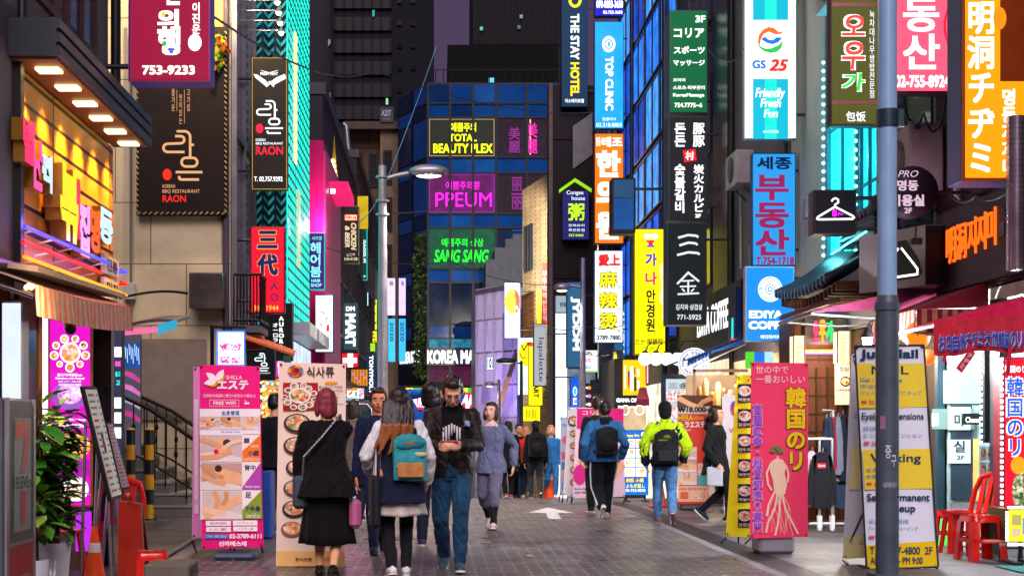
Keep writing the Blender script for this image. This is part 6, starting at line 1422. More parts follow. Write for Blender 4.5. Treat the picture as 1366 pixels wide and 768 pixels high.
b=MB();b.slab(P3(849,533,Yo-.6),P3(873,534,Yo-.6),P3(873,518,Yo-.05),P3(853,518,Yo-.05),.03,fabric('702038'));b.slab(P3(849,540,Yo-.62),P3(873,541,Yo-.62),P3(873,533,Yo-.62),P3(849,532,Yo-.62),.02,fabric('802848'));b.build('awning',oc)
b=MB();b.box(wx(790,44),wx(818,44),44,44.6,gz(44),wz(506,44),brickmat('4a4c54','3c3e46','202226',.3,.1,.1,.8,'xz'));b.build('brick_post',label='dark grey brick post left of the optician shop',cat='brick post')
b=MB();b.box(wx(797,45),wx(818,45),44.7,44.9,wz(505,45),wz(458,45),paint('8a98a0',.12,.7,var=.5,scale=6));b.build('mirrored_panel',label='mirrored glass panel under the white hotpot sign',cat='panel')
b=MB();b.box(wx(819,40.5),wx(830,40.5),40.4,40.9,gz(40),wz(467,40.5),paint('4c4a4c',.6));b.build('shop_pillar',label='tall grey pillar with a lit yellow oval between hotpot and optician signs',cat='pillar')
b=MB();b.ball((wx(821,40.3),40.35,wz(483,40.3)),1,glow('d8c830',1,0),16,(.06,.04,.3));b.build('oval_lamp',label='slim yellow oval lamp on the tall grey pillar',cat='lamp')
b=MB();b.box(wx(815.5,40),wx(825,40),39.9,40.1,wz(530,40),wz(515,40),glow('e0e8c0',1.0,.3));b.build('small_light_box',label='small square greenish light box on the tall grey pillar',cat='light box')
o=empty('globe_lamp_row',(wx(884,30),30,wz(490,30)),'row of four round white globe lamps on one bar','lamp')
b=MB();b.tube([P3(866,457,30),P3(929,455,30)],.012,BLACK,6)
for k in range(4):b.tube([P3(861+k*14.6,470,30),P3(864+k*14.6,461,30),P3(869+k*14.6,457,30)],.014,BLACK,6)
b.build('bar',o)
for k in range(4):b=MB();b.ball((wx(860.5+k*14.6,30),30,wz(478.5,30)),.142,glow('fbfaff',.95,0),20);b.build('globe',o);b=MB();b.lathe((wx(860.5+k*14.6,30),30,wz(470.5,30)),[(.09,0),(.03,.05),(0,.05)],BLACK,14);b.build('cap',o)
cf=empty('coffee_shop_front',(5.2,26,0),'coffee shop front with navy letter band, blue awning and lit counter','shop front')
b=MB();b.box(5.44,5.58,25.6,30.4,2.88,3.95,paint('1c2238',.5));b.build('sign_band',cf)
p=Pr(fn=lambda y,z,l:(5.44-l,-y,z));p.t('EDIYA COFFEE',-29.9,3.72,-26.7,3.16,WH,.04);p.build('lettering',cf)
b=MB();b.box(5.34,5.43,25.55,25.75,2.88,3.8,paint('182c68',.5));b.build('end_box',cf)
ABL=fabric('1c3c78',.7)
b=MB();b.prism([P3(917,479,24),P3(1000,447,24),P3(1000,457,24)],(0,.02,0),ABL);b.slab(P3(917,479,24),(wx(917,24),26.2,wz(479,24)),(wx(1000,24),26.2,wz(447,24)),P3(1000,447,24),.015,ABL)
for k in range(14):x0,x1=917+k*2.4,919.4+k*2.4;y0=479-k*.9;b.slab(P3(x0,y0+9-.3*k,23.97-.02*(k%2)),P3(x1,y0+9-.3*k,23.99-.02*((k+1)%2)),P3(x1,y0-.9,23.99),P3(x0,y0,23.99),.006,ABL)
b.build('awning',cf)
b=MB();b.tube([P3(925,490,24.1),P3(995,458,24.1)],.02,ALU,6);b.build('awning_arm',cf)
b=MB();fr_=paint('c8a488',.45);Yk=23.6
b.box(wx(925,Yk),wx(928,Yk),Yk,Yk+.06,0,wz(492,Yk),fr_);b.box(wx(925,Yk),wx(998,Yk),Yk,Yk+.06,wz(496,Yk),wz(492,Yk),fr_);b.build('counter_frame',cf)
b=MB();b.box(wx(929,Yk),5.56,Yk+.9,Yk+1.0,.1,wz(497,Yk),glow('c8a078',.7,.6));b.box(wx(925,Yk),5.56,Yk+.1,Yk+.8,0,1.0,paint('2c2c3c',.5));b.box(wx(927,Yk),5.56,Yk+.25,Yk+.6,1.58,1.62,paint('5c4030',.5));b.build('counter',cf)
for k,(px,c,h)in enumerate(((933,'b07840',22),(941,'e8b870',30),(950,'a05c28',16),(958,'d8c080',26),(966,'7c4a28',20),(974,'e0b878',18),(983,'604838',26))):
 b=MB();x=wx(px,Yk+.4);b.lathe((x,Yk+.4,1.622),[(.05,0),(.056,h/62*.8),(.04,h/62*.9),(.02,h/62),(0,h/62)],paint(c,.2,var=.3,coat=.4),14);b.build('display_jar',label=('short brown','tall cream','low dark brown','tall pale','round brown','squat sandy','dark grey brown')[k]+' display jar on the coffee stall counter',cat='jar',group='jars on the coffee counter')
lamp('counter_light',(4.7,23.9,2.2),45,(1,.8,.55))
o=empty('round_sign',(wx(925,24.6),24.6,wz(505,24.6)),'white round coffee sign with blue ring under the blue awning','sign');Yr=24.6
b=MB();b.lathe((wx(925.5,Yr),Yr,wz(484,Yr)),[(0,-.06),(.255,-.06),(.265,-.04),(.265,.06),(0,.06)],glow('f2f6fc',.72,0),36,'y');b.build('disc',o)
p=Pr(Yr-.06,(820,440,6.4));bl_=glow('2c3c90',.7,0);p.ring(672,282,116,116,5,bl_);p.ring(672,282,62,62,3,bl_)
for i,ch in enumerate('EDIYA ESPRESSO COFFEE '):
 a=R(170+i*16.4);x,y=672+88*math.cos(a),282+88*math.sin(a)
 if ch!=' ':p.t(ch,x-10,y-13,x+10,y+13,bl_,.02)
for i in range(10):p.line([(632+i*8,262+(i%3)*8),(636+i*8,300-(i%4)*6)],3,bl_)
p.build('lettering',o)
def f(p):p.rect(200,240,210,405,glow('28c8c0',1,0));p.rect(212,240,248,388,glow('18a0a8',1,0));p.rect(188,390,250,405,glow('e03040',1,0));p.lay(1).vt('GS25',218,262,244,372,WH,.02)
signbox('small teal and red convenience sign beside the coffee sign',974,423,987,455,26.0,.2,'24445a','20b0b0',f,(940,380,5.485),None)
b=MB();
for k,(a,c,col)in enumerate(((996,1006,'58c830'),(1007,1020,'2870d8'),(1021,1032,'a8d8e8'))):b.box(wx(a,21.4),wx(c,21.4),21.4,21.5,wz(491,21.4),wz(469,21.4),glow(col,.9,.3))
b.build('store_screen',label='green and blue lit store panels below the coffee sign',cat='lit panel')
#right: tiled eave restaurant
hk=empty('tiled_roof_restaurant',(5.2,19,0),'wooden restaurant front under curved dark tiled eaves','shop front')
TI=paint('22303a',.35,var=.35,scale=6);WD=paint('5c3420',.55,var=.35,stretch=(10,10,1))
b=MB();ny=15
def rz_(u,t):
 return 2.98+.10*(2*u-1)**2+.05*u+.55*t**1.3
for i in range(ny):
 u=(i+.5)/ny;y=17.2+2.7*u
 q=[(4.72+.86*t,y,rz_(u,t)+.02)for t in(0,.25,.5,.75,1)];b.tube(q,.062,TI,8)
 b.slab((4.74,y-.09,rz_(u,0)),(5.58,y-.09,rz_(u,1)),(5.58,y+.09,rz_(u,1)),(4.74,y+.09,rz_(u,0)),.03,TI)
b.build('roof',hk)
b=MB()
for i in range(ny):
 u=(i+.5)/ny;y=17.2+2.7*u;b.lathe((4.70,y,rz_(u,0)+.02),[(0,-.012),(.055,-.01),(.066,.01),(.066,.03)],paint('2c3c48',.25,var=.3),12,'x')
b.build('tile_end',hk)
b=MB()
for i in range(16):y=17.15+.18*i;u=(y-17.2)/2.7;b.box(4.8,5.58,y,y+.07,rz_(u,0)-.16,rz_(u,0)-.05,WD)
b.box(4.78,4.83,17.1,19.95,2.78,2.84,WD);b.build('rafter',hk)
b=MB()
for k in range(4):b.box(5.3,5.58,17.3,18.8,3.62+k*.07,3.68+k*.07,TI,.01)
for k in range(10):b.tube([(5.26,17.3+k*.16,3.93),(5.58,17.3+k*.16,3.98)],.055,TI,8)
b.tube([(5.28,17.2,3.9),(5.28,17.05,3.98)],.1,TI,12);b.build('ridge',hk)
b=MB();b.box(4.86,5.58,19.62,20.3,0,2.75,WD)
for k in range(5):b.box(4.9+k*.15,4.92+k*.15,19.58,19.62,.05,2.1,paint('3a2214',.6))
for k in range(9):b.box(4.86,5.58,19.60,19.625,.2+k*.25,.22+k*.25,paint('3a2214',.6))
b.build('timber_front',hk)
b=MB();b.box(wx(1074,19.4),wx(1131,19.4),19.4,19.5,wz(459,19.4),wz(424,19.4),paint('4a403c',.6,var=.5,scale=8,bump=.3));b.build('name_board',hk)
p=Pr(19.4,(940,380,5.485));
for ch,x0,x1,y0,y1,c in(('오',792,824,262,418,'f03868'),('우',834,880,252,420,'f09428'),('가',884,934,262,415,'28c868')):p.t(ch,x0,y0,x1,y1,glow(c,1.1,0),.05,d=.06)
p.build('lettering',hk)
for z,m,lc in((wz(467.5,19.5),glow('f0a830',2.5,0),(1,.7,.2)),(wz(470.5,19.5),glow('8068ff',3,0),(.4,.3,1))):
 b=MB();b.tube([(wx(1073,19.5),19.5,z),(wx(1117,19.5),19.5,z)],.016,m,8);b.build('neon_tube',hk);lamp('neon_light',(wx(1095,19.3),19.3,z),4,lc)
for x0,x1,y0,y1,lab in((1058.5,1073,448,497,'cream paper lantern sign with green characters left of the wooden door'),(1117,1133.5,442,484,'cream paper lantern sign with green characters right of the wooden door')):
 o=empty('lantern_sign',(wx((x0+x1)/2,19.2),19.2,wz(y1,19.2)),lab,'lantern','lantern signs of the wooden restaurant')
 b=MB();b.box(wx(x0,19.2),wx(x1,19.2),19.15,19.4,wz(y1,19.2),wz(y0,19.2),glow('fff0b0',1.15,.1));b.build('lantern_body',o)
 b=MB()
 for x in(x0,x1):b.box(wx(x-.7,19.15),wx(x+.7,19.15),19.13,19.16,wz(y1,19.15),wz(y0,19.15),WD)
 b.build('frame',o);p=Pr(19.15);p.vt('五友歌',x0+3.5,y0+3,x1-3.5,y1-1,glow('70b020',.9,0),.01);p.build('lettering',o)
lamp('lantern_light',(5.0,18.6,2.1),40,(1,.8,.4))
def f(p):p.t('점심',985,596,1052,632,VIN('4a2c20'),.02);p.bowl(1030,706,38,61,sq=1.0);p.t('고추장삼겹',962,760,1060,775,VIN('c02020'),.03)
panel('menu_poster','cream lunch poster with a bowl on the wooden restaurant wall','poster',1113,485,1134,540,19.45,.02,'d8ccc0',f,(940,380,5.485),'604030',lit=False)
#right: laundry panel, awnings, lamps, shop front
pl=empty('laundry_sign_panel',(5.1,16.1,2.8),'large grey sign panel with glowing coat hanger above the maroon awning','sign')
A,B=Vector((4.91,16.6,0)),Vector((5.34,15.62,0));n_=Vector((B.y-A.y,-(B.x-A.x),0)).normalized()
b=MB();b.prism([(A.x,A.y,2.83),(B.x,B.y,2.83),(5.58,15.62,2.83),(5.58,16.6,2.83)],(0,0,.66),paint('8a8288',.5,.2,var=.15));b.build('panel',pl)
b=MB();b.box(5.345,5.57,15.6,15.618,2.84,3.48,DARK);b.build('end_cap',pl)
Pp=lambda u,z,l:tuple(A.lerp(B,u)+n_*l+Vector((0,0,z)))
p=Pr(fn=Pp);p.poly([(.36,2.92),(.30,2.98),(.38,3.12),(.6,3.36),(.74,3.36),(.92,3.12),(.97,2.98),(.92,2.92)],BLACK);p.lay(1).line([(.62,3.28),(.37,3.03),(.36,2.96),(.9,2.96),(.9,3.02),(.66,3.28)],.022,glow('ffffff',2,0));p.build('hanger_emblem',pl)
def awning(lab,xl,zl,xw,zw,y0,y1,mat,val=.0,vmat=None,cheek=True,n=24,nz=.12):
 o=empty('awning',((xl+xw)/2,(y0+y1)/2,zl-val),lab,'awning')
 b=MB();b.slab((xl,y0,zl),(xl,y1,zl),(xw,y1,zw),(xw,y0,zw),.012,mat)
 if cheek:b.prism([(xl,y0-.004,zl),(xw,y0-.004,zw),(xw,y0-.004,zl+.02)],(0,-.008,0),mat)
 b.build('awning_cloth',o)
 if val:
  b=MB()
  for k in range(n):
   a,c=y0+(y1-y0)*k/n,y0+(y1-y0)*(k+1)/n;b.slab((xl-.004,a,zl),(xl-.004,c,zl),(xl-.02+.012*math.sin(k+1),c,zl-val),(xl-.02+.012*math.sin(k),a,zl-val),.006,vmat[k%len(vmat)])
  m=int(n*.6)
  for k in range(m):
   a,c=xl+(xw-xl)*k/m,xl+(xw-xl)*(k+1)/m;b.slab((a,y0-.02+.012*math.sin(k*1.3),zl-val),(c,y0-.02+.012*math.sin(k*1.3+1.3),zl-val),(c,y0-.014,zl),(a,y0-.014,zl),.006,vmat[k%len(vmat)])
  b.build('valance',o)
 b=MB()
 for y in(y0+.15,y1-.15):b.tube([(xw,y,zl-.02),((xl+xw)/2,y,zl-.06),(xl+.03,y,zl-.01)],.018,ALU,6)
 b.tube([(xl+.02,y0,zl-.015),(xl+.02,y1,zl-.015)],.02,ALU,8);b.build('awning_arm',o);return o
awning('maroon awning with folding arms left of the steel pole',4.2,2.57,5.6,2.90,16.02,17.6,fabric('742848',.7,.3))
awning('dark red striped awning behind the bright red one',4.87,2.47,5.6,2.75,14.5,15.9,fabric('6c1828',.7),.27,[fabric('6c1c28',.8),fabric('9a6a50',.8)])
o=awning('bright pinkish red awning over the right shop',4.66,2.24,5.6,2.52,13.3,14.4,fabric('d0184c',.6,.25))
vb=empty('cloth_banner',(5.1,13.28,1.95),'red cloth valance with blue Japanese writing hung under the bright red awning','banner')
b=MB();g=[];nx_=26
wv_=lambda u,w:.025*math.sin(u*17)*w+.015*math.sin(u*41)*w
for j in range(7):g.append([(4.62+.86*i/nx_,13.26+wv_(i/nx_,j/6),2.27-.33*j/6-.02*math.sin(i/nx_*9)*j/6+.04*(i/nx_))for i in range(nx_+1)])
W=nx_+1;vs=[q for r_ in g for q in r_];fs=[(j*W+i,j*W+i+1,(j+1)*W+i+1,(j+1)*W+i)for j in range(6)for i in range(nx_)]
b.add(vs,fs,fabric('c8283c',.6,.2),True);b.add([(x,y+.006,z)for x,y,z in vs],fs,fabric('c8283c',.6,.2),True);b.build('cloth',vb)
p=Pr(fn=lambda u,w,l:(4.62+.86*u,13.26+wv_(u,w)-l,2.27-.33*w-.02*math.sin(u*9)*w+.04*u),off=.012)
for w_,m,bd_ in(('お店自慢チヂミ天然韓国のリ',VIN('e0d8f0'),.08),('お店自慢チヂミ天然韓国のリ',VIN('2848b8'),.02)):
 n=len(w_)
 for i,ch in enumerate(w_):p.t(ch,.05+i*.07,.42,.05+i*.07+.062,.88,m,bd_)
 p.lay(1)
p.build('lettering',vb)
for k,(px,py,x2,y2,lab)in enumerate(((1298,468,1279,494,'long red ribbon tag hanging from the red valance'),(1265,466,1258,482,'short dark red ribbon tag hanging from the left of the valance'),(1348,460,1344,500,'narrow red ribbon tag hanging from the right of the valance'))):
 o=empty('ribbon_tag',P3(x2,y2,13.25),lab,'ribbon','ribbon tags under the valance');a,c=Vector(P3(px,py,13.25)),Vector(P3(x2,y2,13.22));d=(c-a).normalized();sd=Vector((-d.z,0,d.x))*(.035 if k==0 else.018)
 b=MB();b.prism([a-sd,a+sd,c+sd,c-sd],(0,.006,0),fabric('b81c30',.6));b.build('ribbon',o)
 if k==0:p=Pr(fn=lambda u,v_,l:tuple(a.lerp(c,v_)+sd*(2*u-1)+Vector((0,-l,0))));p.vt('チヂミ',.1,.1,.9,.9,VIN('e8c0c8'),.02);p.build('lettering',o)
for px,py,hx,hy,Y,lab in((1155,432,1157,452,15.2,'black clamp flood lamp shining white under the maroon awning'),(1209,428,1210,442,15.0,'small black clip lamp shining white just right of the steel pole')):
 o=empty('flood_lamp',P3(hx,hy,Y),lab,'lamp','flood lamps under the awnings');c=Vector(P3(hx,hy-8,Y))
 b=MB();b.lathe(c,[(.02,.06),(.045,.03),(.07,-.04),(.075,-.05)],BLACK,16);b.build('lamp_shade',o);b=MB();b.tube([c+Vector((0,0,.05)),c+Vector((.03,0,.12)),c+Vector((.15,.1,.16)),c+Vector((.2,.3,.16))],.01,BLACK,6);b.build('arm',o)
 b=MB();b.lathe(c+Vector((0,0,-.05)),[(.0,.01),(.055,.0),(.04,-.11),(0,-.13)],glow('f4fbff',9,0),12);b.build('bulb',o);lamp('flood_light',c+Vector((-.05,-.05,-.22)),130,(.93,.97,1.0),.06)
o=empty('paper_lantern',P3(1228,470,14.6),'orange round lantern with white mark behind the nail banner','lantern');b=MB();b.ball(P3(1224,448,14.6),.13,glow('f07818',.95,.1),18,(1,1,1.15));b.build('lantern_body',o);b=MB();b.tube([P3(1224,430,14.6),P3(1224,418,14.6)],.012,BLACK,6);b.build('cord',o)
o=empty('paper_lantern',P3(1235,485,15),'second orange lantern lower down by the shop glass','lantern');b=MB();b.ball(P3(1236,476,15.1),.09,glow('f06818',.9,.1),18);b.build('lantern_body',o)
b=MB();b.ball(P3(1306,466,14.9),.12,glow('fff4d8',2.2,0),18,(1.2,1.2,.8));b.build('ceiling_lamp',label='round cream ceiling lamp half hidden by the red valance',cat='lamp')
lamp('shop_light',(5.9,14.8,2.1),80,(.95,1,1))
p=Pr(fn=lambda y,z,l:(5.55-l,-y,z));m=glow('ff5a10',1.25,.1)
for i,(ch,y0,y1)in enumerate((('明',15.5,15.2),('洞',15.2,14.9),('지',14.88,14.62),('지',14.62,14.36),('미',14.36,14.1))):p.t(ch,-y0,3.42+.01*i,-y1-.03,3.04+.01*i,m,.0,d=.02)
p.build('neon_letters',None,'glowing orange Korean and Chinese letters on the dark board of the fritter shop','sign letters')
b=MB();b.tube([(5.46,13.45,2.75),(5.46,13.45,4.2)],.085,paint('b8a8b8',.25,.85,var=.2),20)
for k in range(28):b.tube([(5.46,13.45,2.78+k*.05),(5.46,13.45,2.795+k*.05)],.09,paint('b8a8b8',.25,.85,var=.2),20)
b.build('flexible_duct',label='ribbed silver duct pipe at the right edge below the orange sign',cat='duct')
o=empty('floodlight',P3(1345,300,13.8),'small black floodlight hanging over the orange letters','lamp');b=MB();b.box(*sorted((wx(1334,13.8),wx(1352,13.8))),13.7,13.85,wz(318,13.8),wz(297,13.8),BLACK,.01);b.build('housing',o);b=MB();b.tube([P3(1343,297,13.8),P3(1340,280,13.8),P3(1346,272,13.9)],.012,BLACK,6);b.build('arm',o)
o=empty('floodlight',P3(1222,330,15),'small black floodlight in front of the grey laundry panel','lamp');b=MB();b.box(wx(1214,15),wx(1229,15),14.95,15.05,wz(327,15),wz(318,15),BLACK,.01);b.build('housing',o);b=MB();b.tube([P3(1221,318,15),P3(1222,303,15)],.01,BLACK,6);b.build('arm',o)
ac=empty('air_conditioner',(5.4,16.3,3.9),'outdoor air conditioner unit on the maroon wall above the round salon sign','air conditioner')
b=MB();b.box(5.2,5.58,15.7,16.5,wz(262,16),wz(172,16),paint('b09aa4',.5,var=.12),.02);b.build('casing',ac)
b=MB();b.lathe((5.2,16.1,wz(215,16)),[(0,-.02),(.24,-.02),(.25,0)],paint('6a5a68',.5),24,'x');b.build('fan_grille',ac)
b=MB();b.box(5.25,5.32,15.69,15.7,wz(180,16),wz(175,16),paint('3858a0',.5));b.build('badge',ac)
b=MB();b.tube([(5.3,15.8,wz(264,16)),(5.58,15.8,wz(290,16))],.015,STEEL,6);b.tube([(5.3,16.4,wz(264,16)),(5.58,16.4,wz(290,16))],.015,STEEL,6);b.build('bracket',ac)
b=MB();b.tube([(5.5,17.2,3.55),(5.5,16.7,3.58),(5.3,16.2,3.6)],.05,paint('4a2450',.4),10);b.build('neon_lamp_tube',label='purple tube lamp beside the black laundry sign',cat='lamp')
b=MB()
for k in range(22):b.ball((5.05,16.8+k*.07,3.58-k*.004),.014,glow('50f0f0',5,0),6)
b.build('led_string',label='turquoise led string along the edge above the tiled roof',cat='light string')
gs=empty('glass_shop_front',(6.2,15.6,0),'glass salon entrance with white Korean lettering right of the nail banner','shop front');Yg=15.7
b=MB();b.box(5.62,7.38,Yg,Yg+.03,.12,2.5,paint('7c9498',.08,var=.3,spec=.8));b.build('glass_pane',gs)
b=MB();b.box(wx(1243,Yg),wx(1299,Yg),Yg-.03,Yg-.003,wz(572,Yg),wz(545,Yg),glow('a8d8d0',.4));b.box(wx(1258,Yg),wx(1311,Yg),Yg-.03,Yg-.003,wz(538,Yg),wz(494,Yg),glow('c8e4e0',.65));b.build('white_panel',gs)
b=MB();b.box(wx(1268,Yg),wx(1296,Yg),Yg-.02,Yg-.002,wz(665,Yg),wz(538,Yg),glassmat('243038'));b.box(wx(1297,Yg),wx(1305,Yg),Yg-.02,Yg-.002,wz(668,Yg),wz(585,Yg),paint('c89a58',.5));b.build('door',gs)
p=Pr(Yg-.03,V2b);w=glow('c8dce0',.8,0);k=VIN('14242c');p.rect(385,240,456,312,w);p.rect(385,342,456,416,w);p.lay(1).t('미',405,262,432,300,k,.03);p.t('실',403,345,438,382,k,.03);p.t('2F',412,392,436,404,k,.03);p.lay(0);p.rect(334,260,356,300,w);p.build('lettering',gs)
b=MB();b.box(5.62,7.38,Yg-.06,Yg,2.45,2.5,ALU);b.box(5.62,7.38,Yg-.06,Yg,.0,.12,ALU);b.box(5.62,7.38,Yg-.1,Yg-.06,.38,.44,ALU);b.build('frame',gs)
b=MB();b.ball((6.0,16.1-.5-.02+.3,1.0),.3,paint('3c3c40',.6),14,(.9,.3,1.9));b.build('hung_coat',label='grey coat hanging inside the salon glass',cat='coat')
def f(p):p.t('Closed',440,271,486,289,WH,.03)
panel('closed_sign','small black sign reading closed hanging on the salon glass','sign',1285,551,1310,566,15.55,.02,'101418',f,V2b,'181818',.6)
ws=empty('shop_window',(5.5,14.6,0),'dark framed window with food photos below and led dots','window')
b=MB();b.box(wx(1311,14.6),wx(1337,14.6),14.55,14.65,wz(590,14.6),wz(455,14.6),paint('141c24',.4));b.build('frame',ws)
b=MB();b.box(wx(1318,14.6),wx(1334,14.6),14.53,14.549,wz(580,14.6),wz(470,14.6),glow('205048',.6,.7));b.build('pane',ws)
b=MB();b.box(wx(1320,14.6),wx(1331,14.6),14.51,14.529,wz(505,14.6),wz(478,14.6),glow('f060d0',.9,.3));b.box(wx(1322,14.6),wx(1331,14.6),14.51,14.529,wz(535,14.6),wz(518,14.6),glow('f08050',.9,.3));b.build('lit_notice',ws)
p=Pr(14.5)
for i in range(3):
 for j in range(4):p.rect(1308+i*9,595+j*21,1316+i*9,614+j*21,VIN('c8d8e8'));p.lay(1).ell(1312+i*9,604+j*21,3.4,6,foodmat(70+i+j));p.lay(0)
p.build('food_photo',ws)
b=MB()
for px in(1308.5,):
 for k in range(16):b.box(wx(px-1,14.45),wx(px+1,14.45),14.43,14.46,wz(472+k*8,14.45),wz(468+k*8,14.45),glow('f8f8ff',3,0))
b.build('led_strip',ws)
def f(p):
 w,bl_=glow('f8f0f8',1,0),glow('2858c8',.9,0);p.t('韓国のり',1340,487,1368,497,w,.04);p.vt('韓国のリ',1341,502,1366,610,w,.08);p.lay(1).vt('韓国のリ',1342,503,1365,609,bl_,.03);p.lay(0)
 p.ell(1364,655,14,28,foodmat(80,'506a30','30401c','c8c8a0','202c18',.7));p.ell(1358,620,10,12,glow('f0a020',1,.3))
rs=signbox('tall red Korean seaweed sign with white and blue characters at the right edge',1338,476,1376,690,13.75,.25,'8a1024','e0122c',f,None,None,st=.95)
b=MB()
for k in range(26):b.box(wx(1335.4,13.7),wx(1338,13.7),13.69,13.72,wz(481+k*8,13.7),wz(477+k*8,13.7),glow('fff8ff',3,0))
b.build('led_strip',rs)
def f(p):p.rect(1350,686,1362,700,glow('b0a060',.8,0));p.rect(1364,690,1376,712,glow('5a90c8',.8,0));p.rect(1350,704,1361,715,glow('c8b890',.8,0))
sd=panel('display_stand','low yellow lit display front with led border at the right edge','display stand',1345,679,1380,722,13.2,.5,'f0d828',f,None,'504020',.95,legs=1)
b=MB()
for k in range(12):b.box(wx(1342.5,13.15),wx(1345,13.15),13.14,13.17,wz(684+k*3.4,13.15),wz(682+k*3.4,13.15),glow('fff8f0',3,0));b.box(wx(1345+k*3,13.15),wx(1347+k*3,13.15),13.14,13.17,wz(678,13.15),wz(675,13.15),glow('fff8f0',3,0));b.box(wx(1345+k*3,13.15),wx(1347+k*3,13.15),13.14,13.17,wz(727,13.15),wz(724,13.15),glow('fff8f0',3,0))
b.build('led_border',sd)
b=MB();b.slab((4.95,15.0,.02),(5.4,14.9,.02),(5.4,15.05,.32),(4.98,15.1,.2),.02,paint('28b83c',.4));b.build('green_board',label='slanted bright green board behind the red stools',cat='board')
b=MB();b.box(5.05,5.6,12.35,12.9,.004,.014,paint('2c7a74',.8));b.build('floor_mat',label='teal floor mat on the pavement at the right edge',cat='mat')
b=MB();b.box(5.62,7.3,15.1,15.5,.0,.34,paint('d8d0d4',.6,var=.2));b.build('cardboard_box',label='pale low box stack inside the salon glass',cat='box')
#clothes rack
rk=empty('clothes_rack',(4.8,17.4,0),'white metal clothes rack with two rails in front of the wooden restaurant','clothes rack');Yk=17.3;RK=paint('b8b8bc',.35,.6)
x0,x1=wx(1079,Yk),wx(1132,Yk);zt=wz(546,Yk)
b=MB();b.tube([(x1-.05,Yk+.5,.06),(x1-.05,Yk+.5,zt),(x0+.3,Yk+.5,zt)],.016,RK,8);b.tube([(x0-.02,Yk,wz(585,Yk)),(x1-.2,Yk,wz(585,Yk))],.016,RK,8);b.tube([(x0+.13,Yk,.06),(x0+.13,Yk,wz(585,Yk))],.016,RK,8);b.tube([(x1-.2,Yk,.06),(x1-.2,Yk,wz(585,Yk))],.016,RK,8);b.tube([(x0,Yk,.1),(x1,Yk,.1)],.02,RK,8);b.build('rail',rk)
for x in(x0+.13,x1-.2):b=MB();b.tube([(x,Yk,.05),(x,Yk,.2)],.035,WHITE,10);b.ball((x,Yk,.035),.033,WHITE,8);b.build('caster',rk)
def garment(lab,px0,px1,py0,py1,Y,col,slv=True,mark=None):
 o=empty('hanging_garment',P3((px0+px1)/2,py1,Y),lab,'garment','clothes on the rack');m=fabric(col);cx=(px0+px1)/2;w=(px1-px0)/2
 b=MB();H_=py1-py0;bw=w*(.66 if slv else.95);y_=lambda x,y:P3(x,y,Y)
 b.prism([y_(cx-w*.22,py0),y_(cx-w*.12,py0+2.5),y_(cx+w*.12,py0+2.5),y_(cx+w*.22,py0),y_(cx+bw,py0+6),y_(cx+bw*.96,py0+H_*.6),y_(cx+bw*1.02,py1),y_(cx,py1+1),y_(cx-bw*1.02,py1),y_(cx-bw*.96,py0+H_*.6),y_(cx-bw,py0+6)],(0,.07,0),m)
 if slv:
  for i in(-1,1):b.prism([y_(cx+i*bw*.8,py0+4.5),y_(cx+i*bw,py0+6),y_(cx+i*w*1.02,py0+H_*.45),y_(cx+i*w*1.12,py1-H_*.06),y_(cx+i*w*.86,py1-H_*.04),y_(cx+i*w*.74,py0+H_*.4)],(0,.055,0),m)
 g_=b.build('cloth',o)
 bv=g_.modifiers.new('bevel','BEVEL');bv.width=.018;bv.segments=2
 b=MB();b.tube([P3(cx,py0,Y+.03),P3(cx,py0-4,Y+.03),P3(cx+1,py0-6,Y+.03)],.005,ALU,5);b.tube([P3(cx-w*.6,py0+3,Y+.03),P3(cx,py0-1,Y+.03),P3(cx+w*.6,py0+3,Y+.03)],.006,WOOD,5);b.build('clothes_hanger',o)
 if mark:p=Pr(Y-.004);mark(p,cx);p.build('chest_print',o)
garment('black sweatshirt with small red and white chest mark, front of the rack',1081,1114,603,676,Yk-.05,'16161c',mark=lambda p,cx:(p.rect(1090.5,617.5,1101.5,624,VIN('d01c2c')),p.lay(1),p.t('Supreme',1091.5,619,1100.5,622.8,VIN('f0e8e8'),.02)))
garment('pale pink top at the left end of the rack',1077,1090,602,675,Yk+.12,'c8a0b0',False)
for k,(a,c,y0,y1,col,lab)in enumerate(((1098,1108,558,620,'20283c','navy jacket at the left of the upper rail'),(1103,1113,556,620,'2c3448','slate jacket second on the upper rail'),(1106,1116,556,628,'a01c34','dark red jacket on the upper rail'),(1112,1124,556,632,'6c7484','grey blue jacket on the upper rail'),(1118,1132,552,640,'1c1c28','black jacket at the right of the upper rail'),(1116,1131,602,640,'b09088','dusty beige knit below the jackets'),(1116,1131,640,676,'2c3850','dark blue jeans hung low on the rack'))):
 garment(lab,a,c,y0,y1,Yk+.3+.05*k,col,k<5)
vn=empty('parked_van',(-1.95,30.3,gz(30)),'dark small van parked on the left behind the food banner','van');g0=gz(29.5);VP=paint('1a1c24',.25,.2,var=.15,coat=.6)
b=MB();x0,x1=-2.56,-1.29
b.prism([(x0,29.5,g0+.35),(x1,29.5,g0+.35),(x1,29.5,g0+1.05),(x1-.07,29.58,g0+1.9),(x1-.16,29.62,g0+2.0),(x0+.16,29.62,g0+2.0),(x0+.07,29.58,g0+1.9),(x0,29.5,g0+1.05)],(0,3.2,-.1),VP);bo=b.build('body',vn)
bv=bo.modifiers.new('bevel','BEVEL');bv.width=.05;bv.segments=3
b=MB();b.prism([(x0+.12,29.49,g0+1.12),(x1-.1,29.49,g0+1.12),(x1-.16,29.55,g0+1.82),(x0+.16,29.55,g0+1.82)],(0,.012,0),glassmat('20303a',.05));b.build('rear_window',vn)
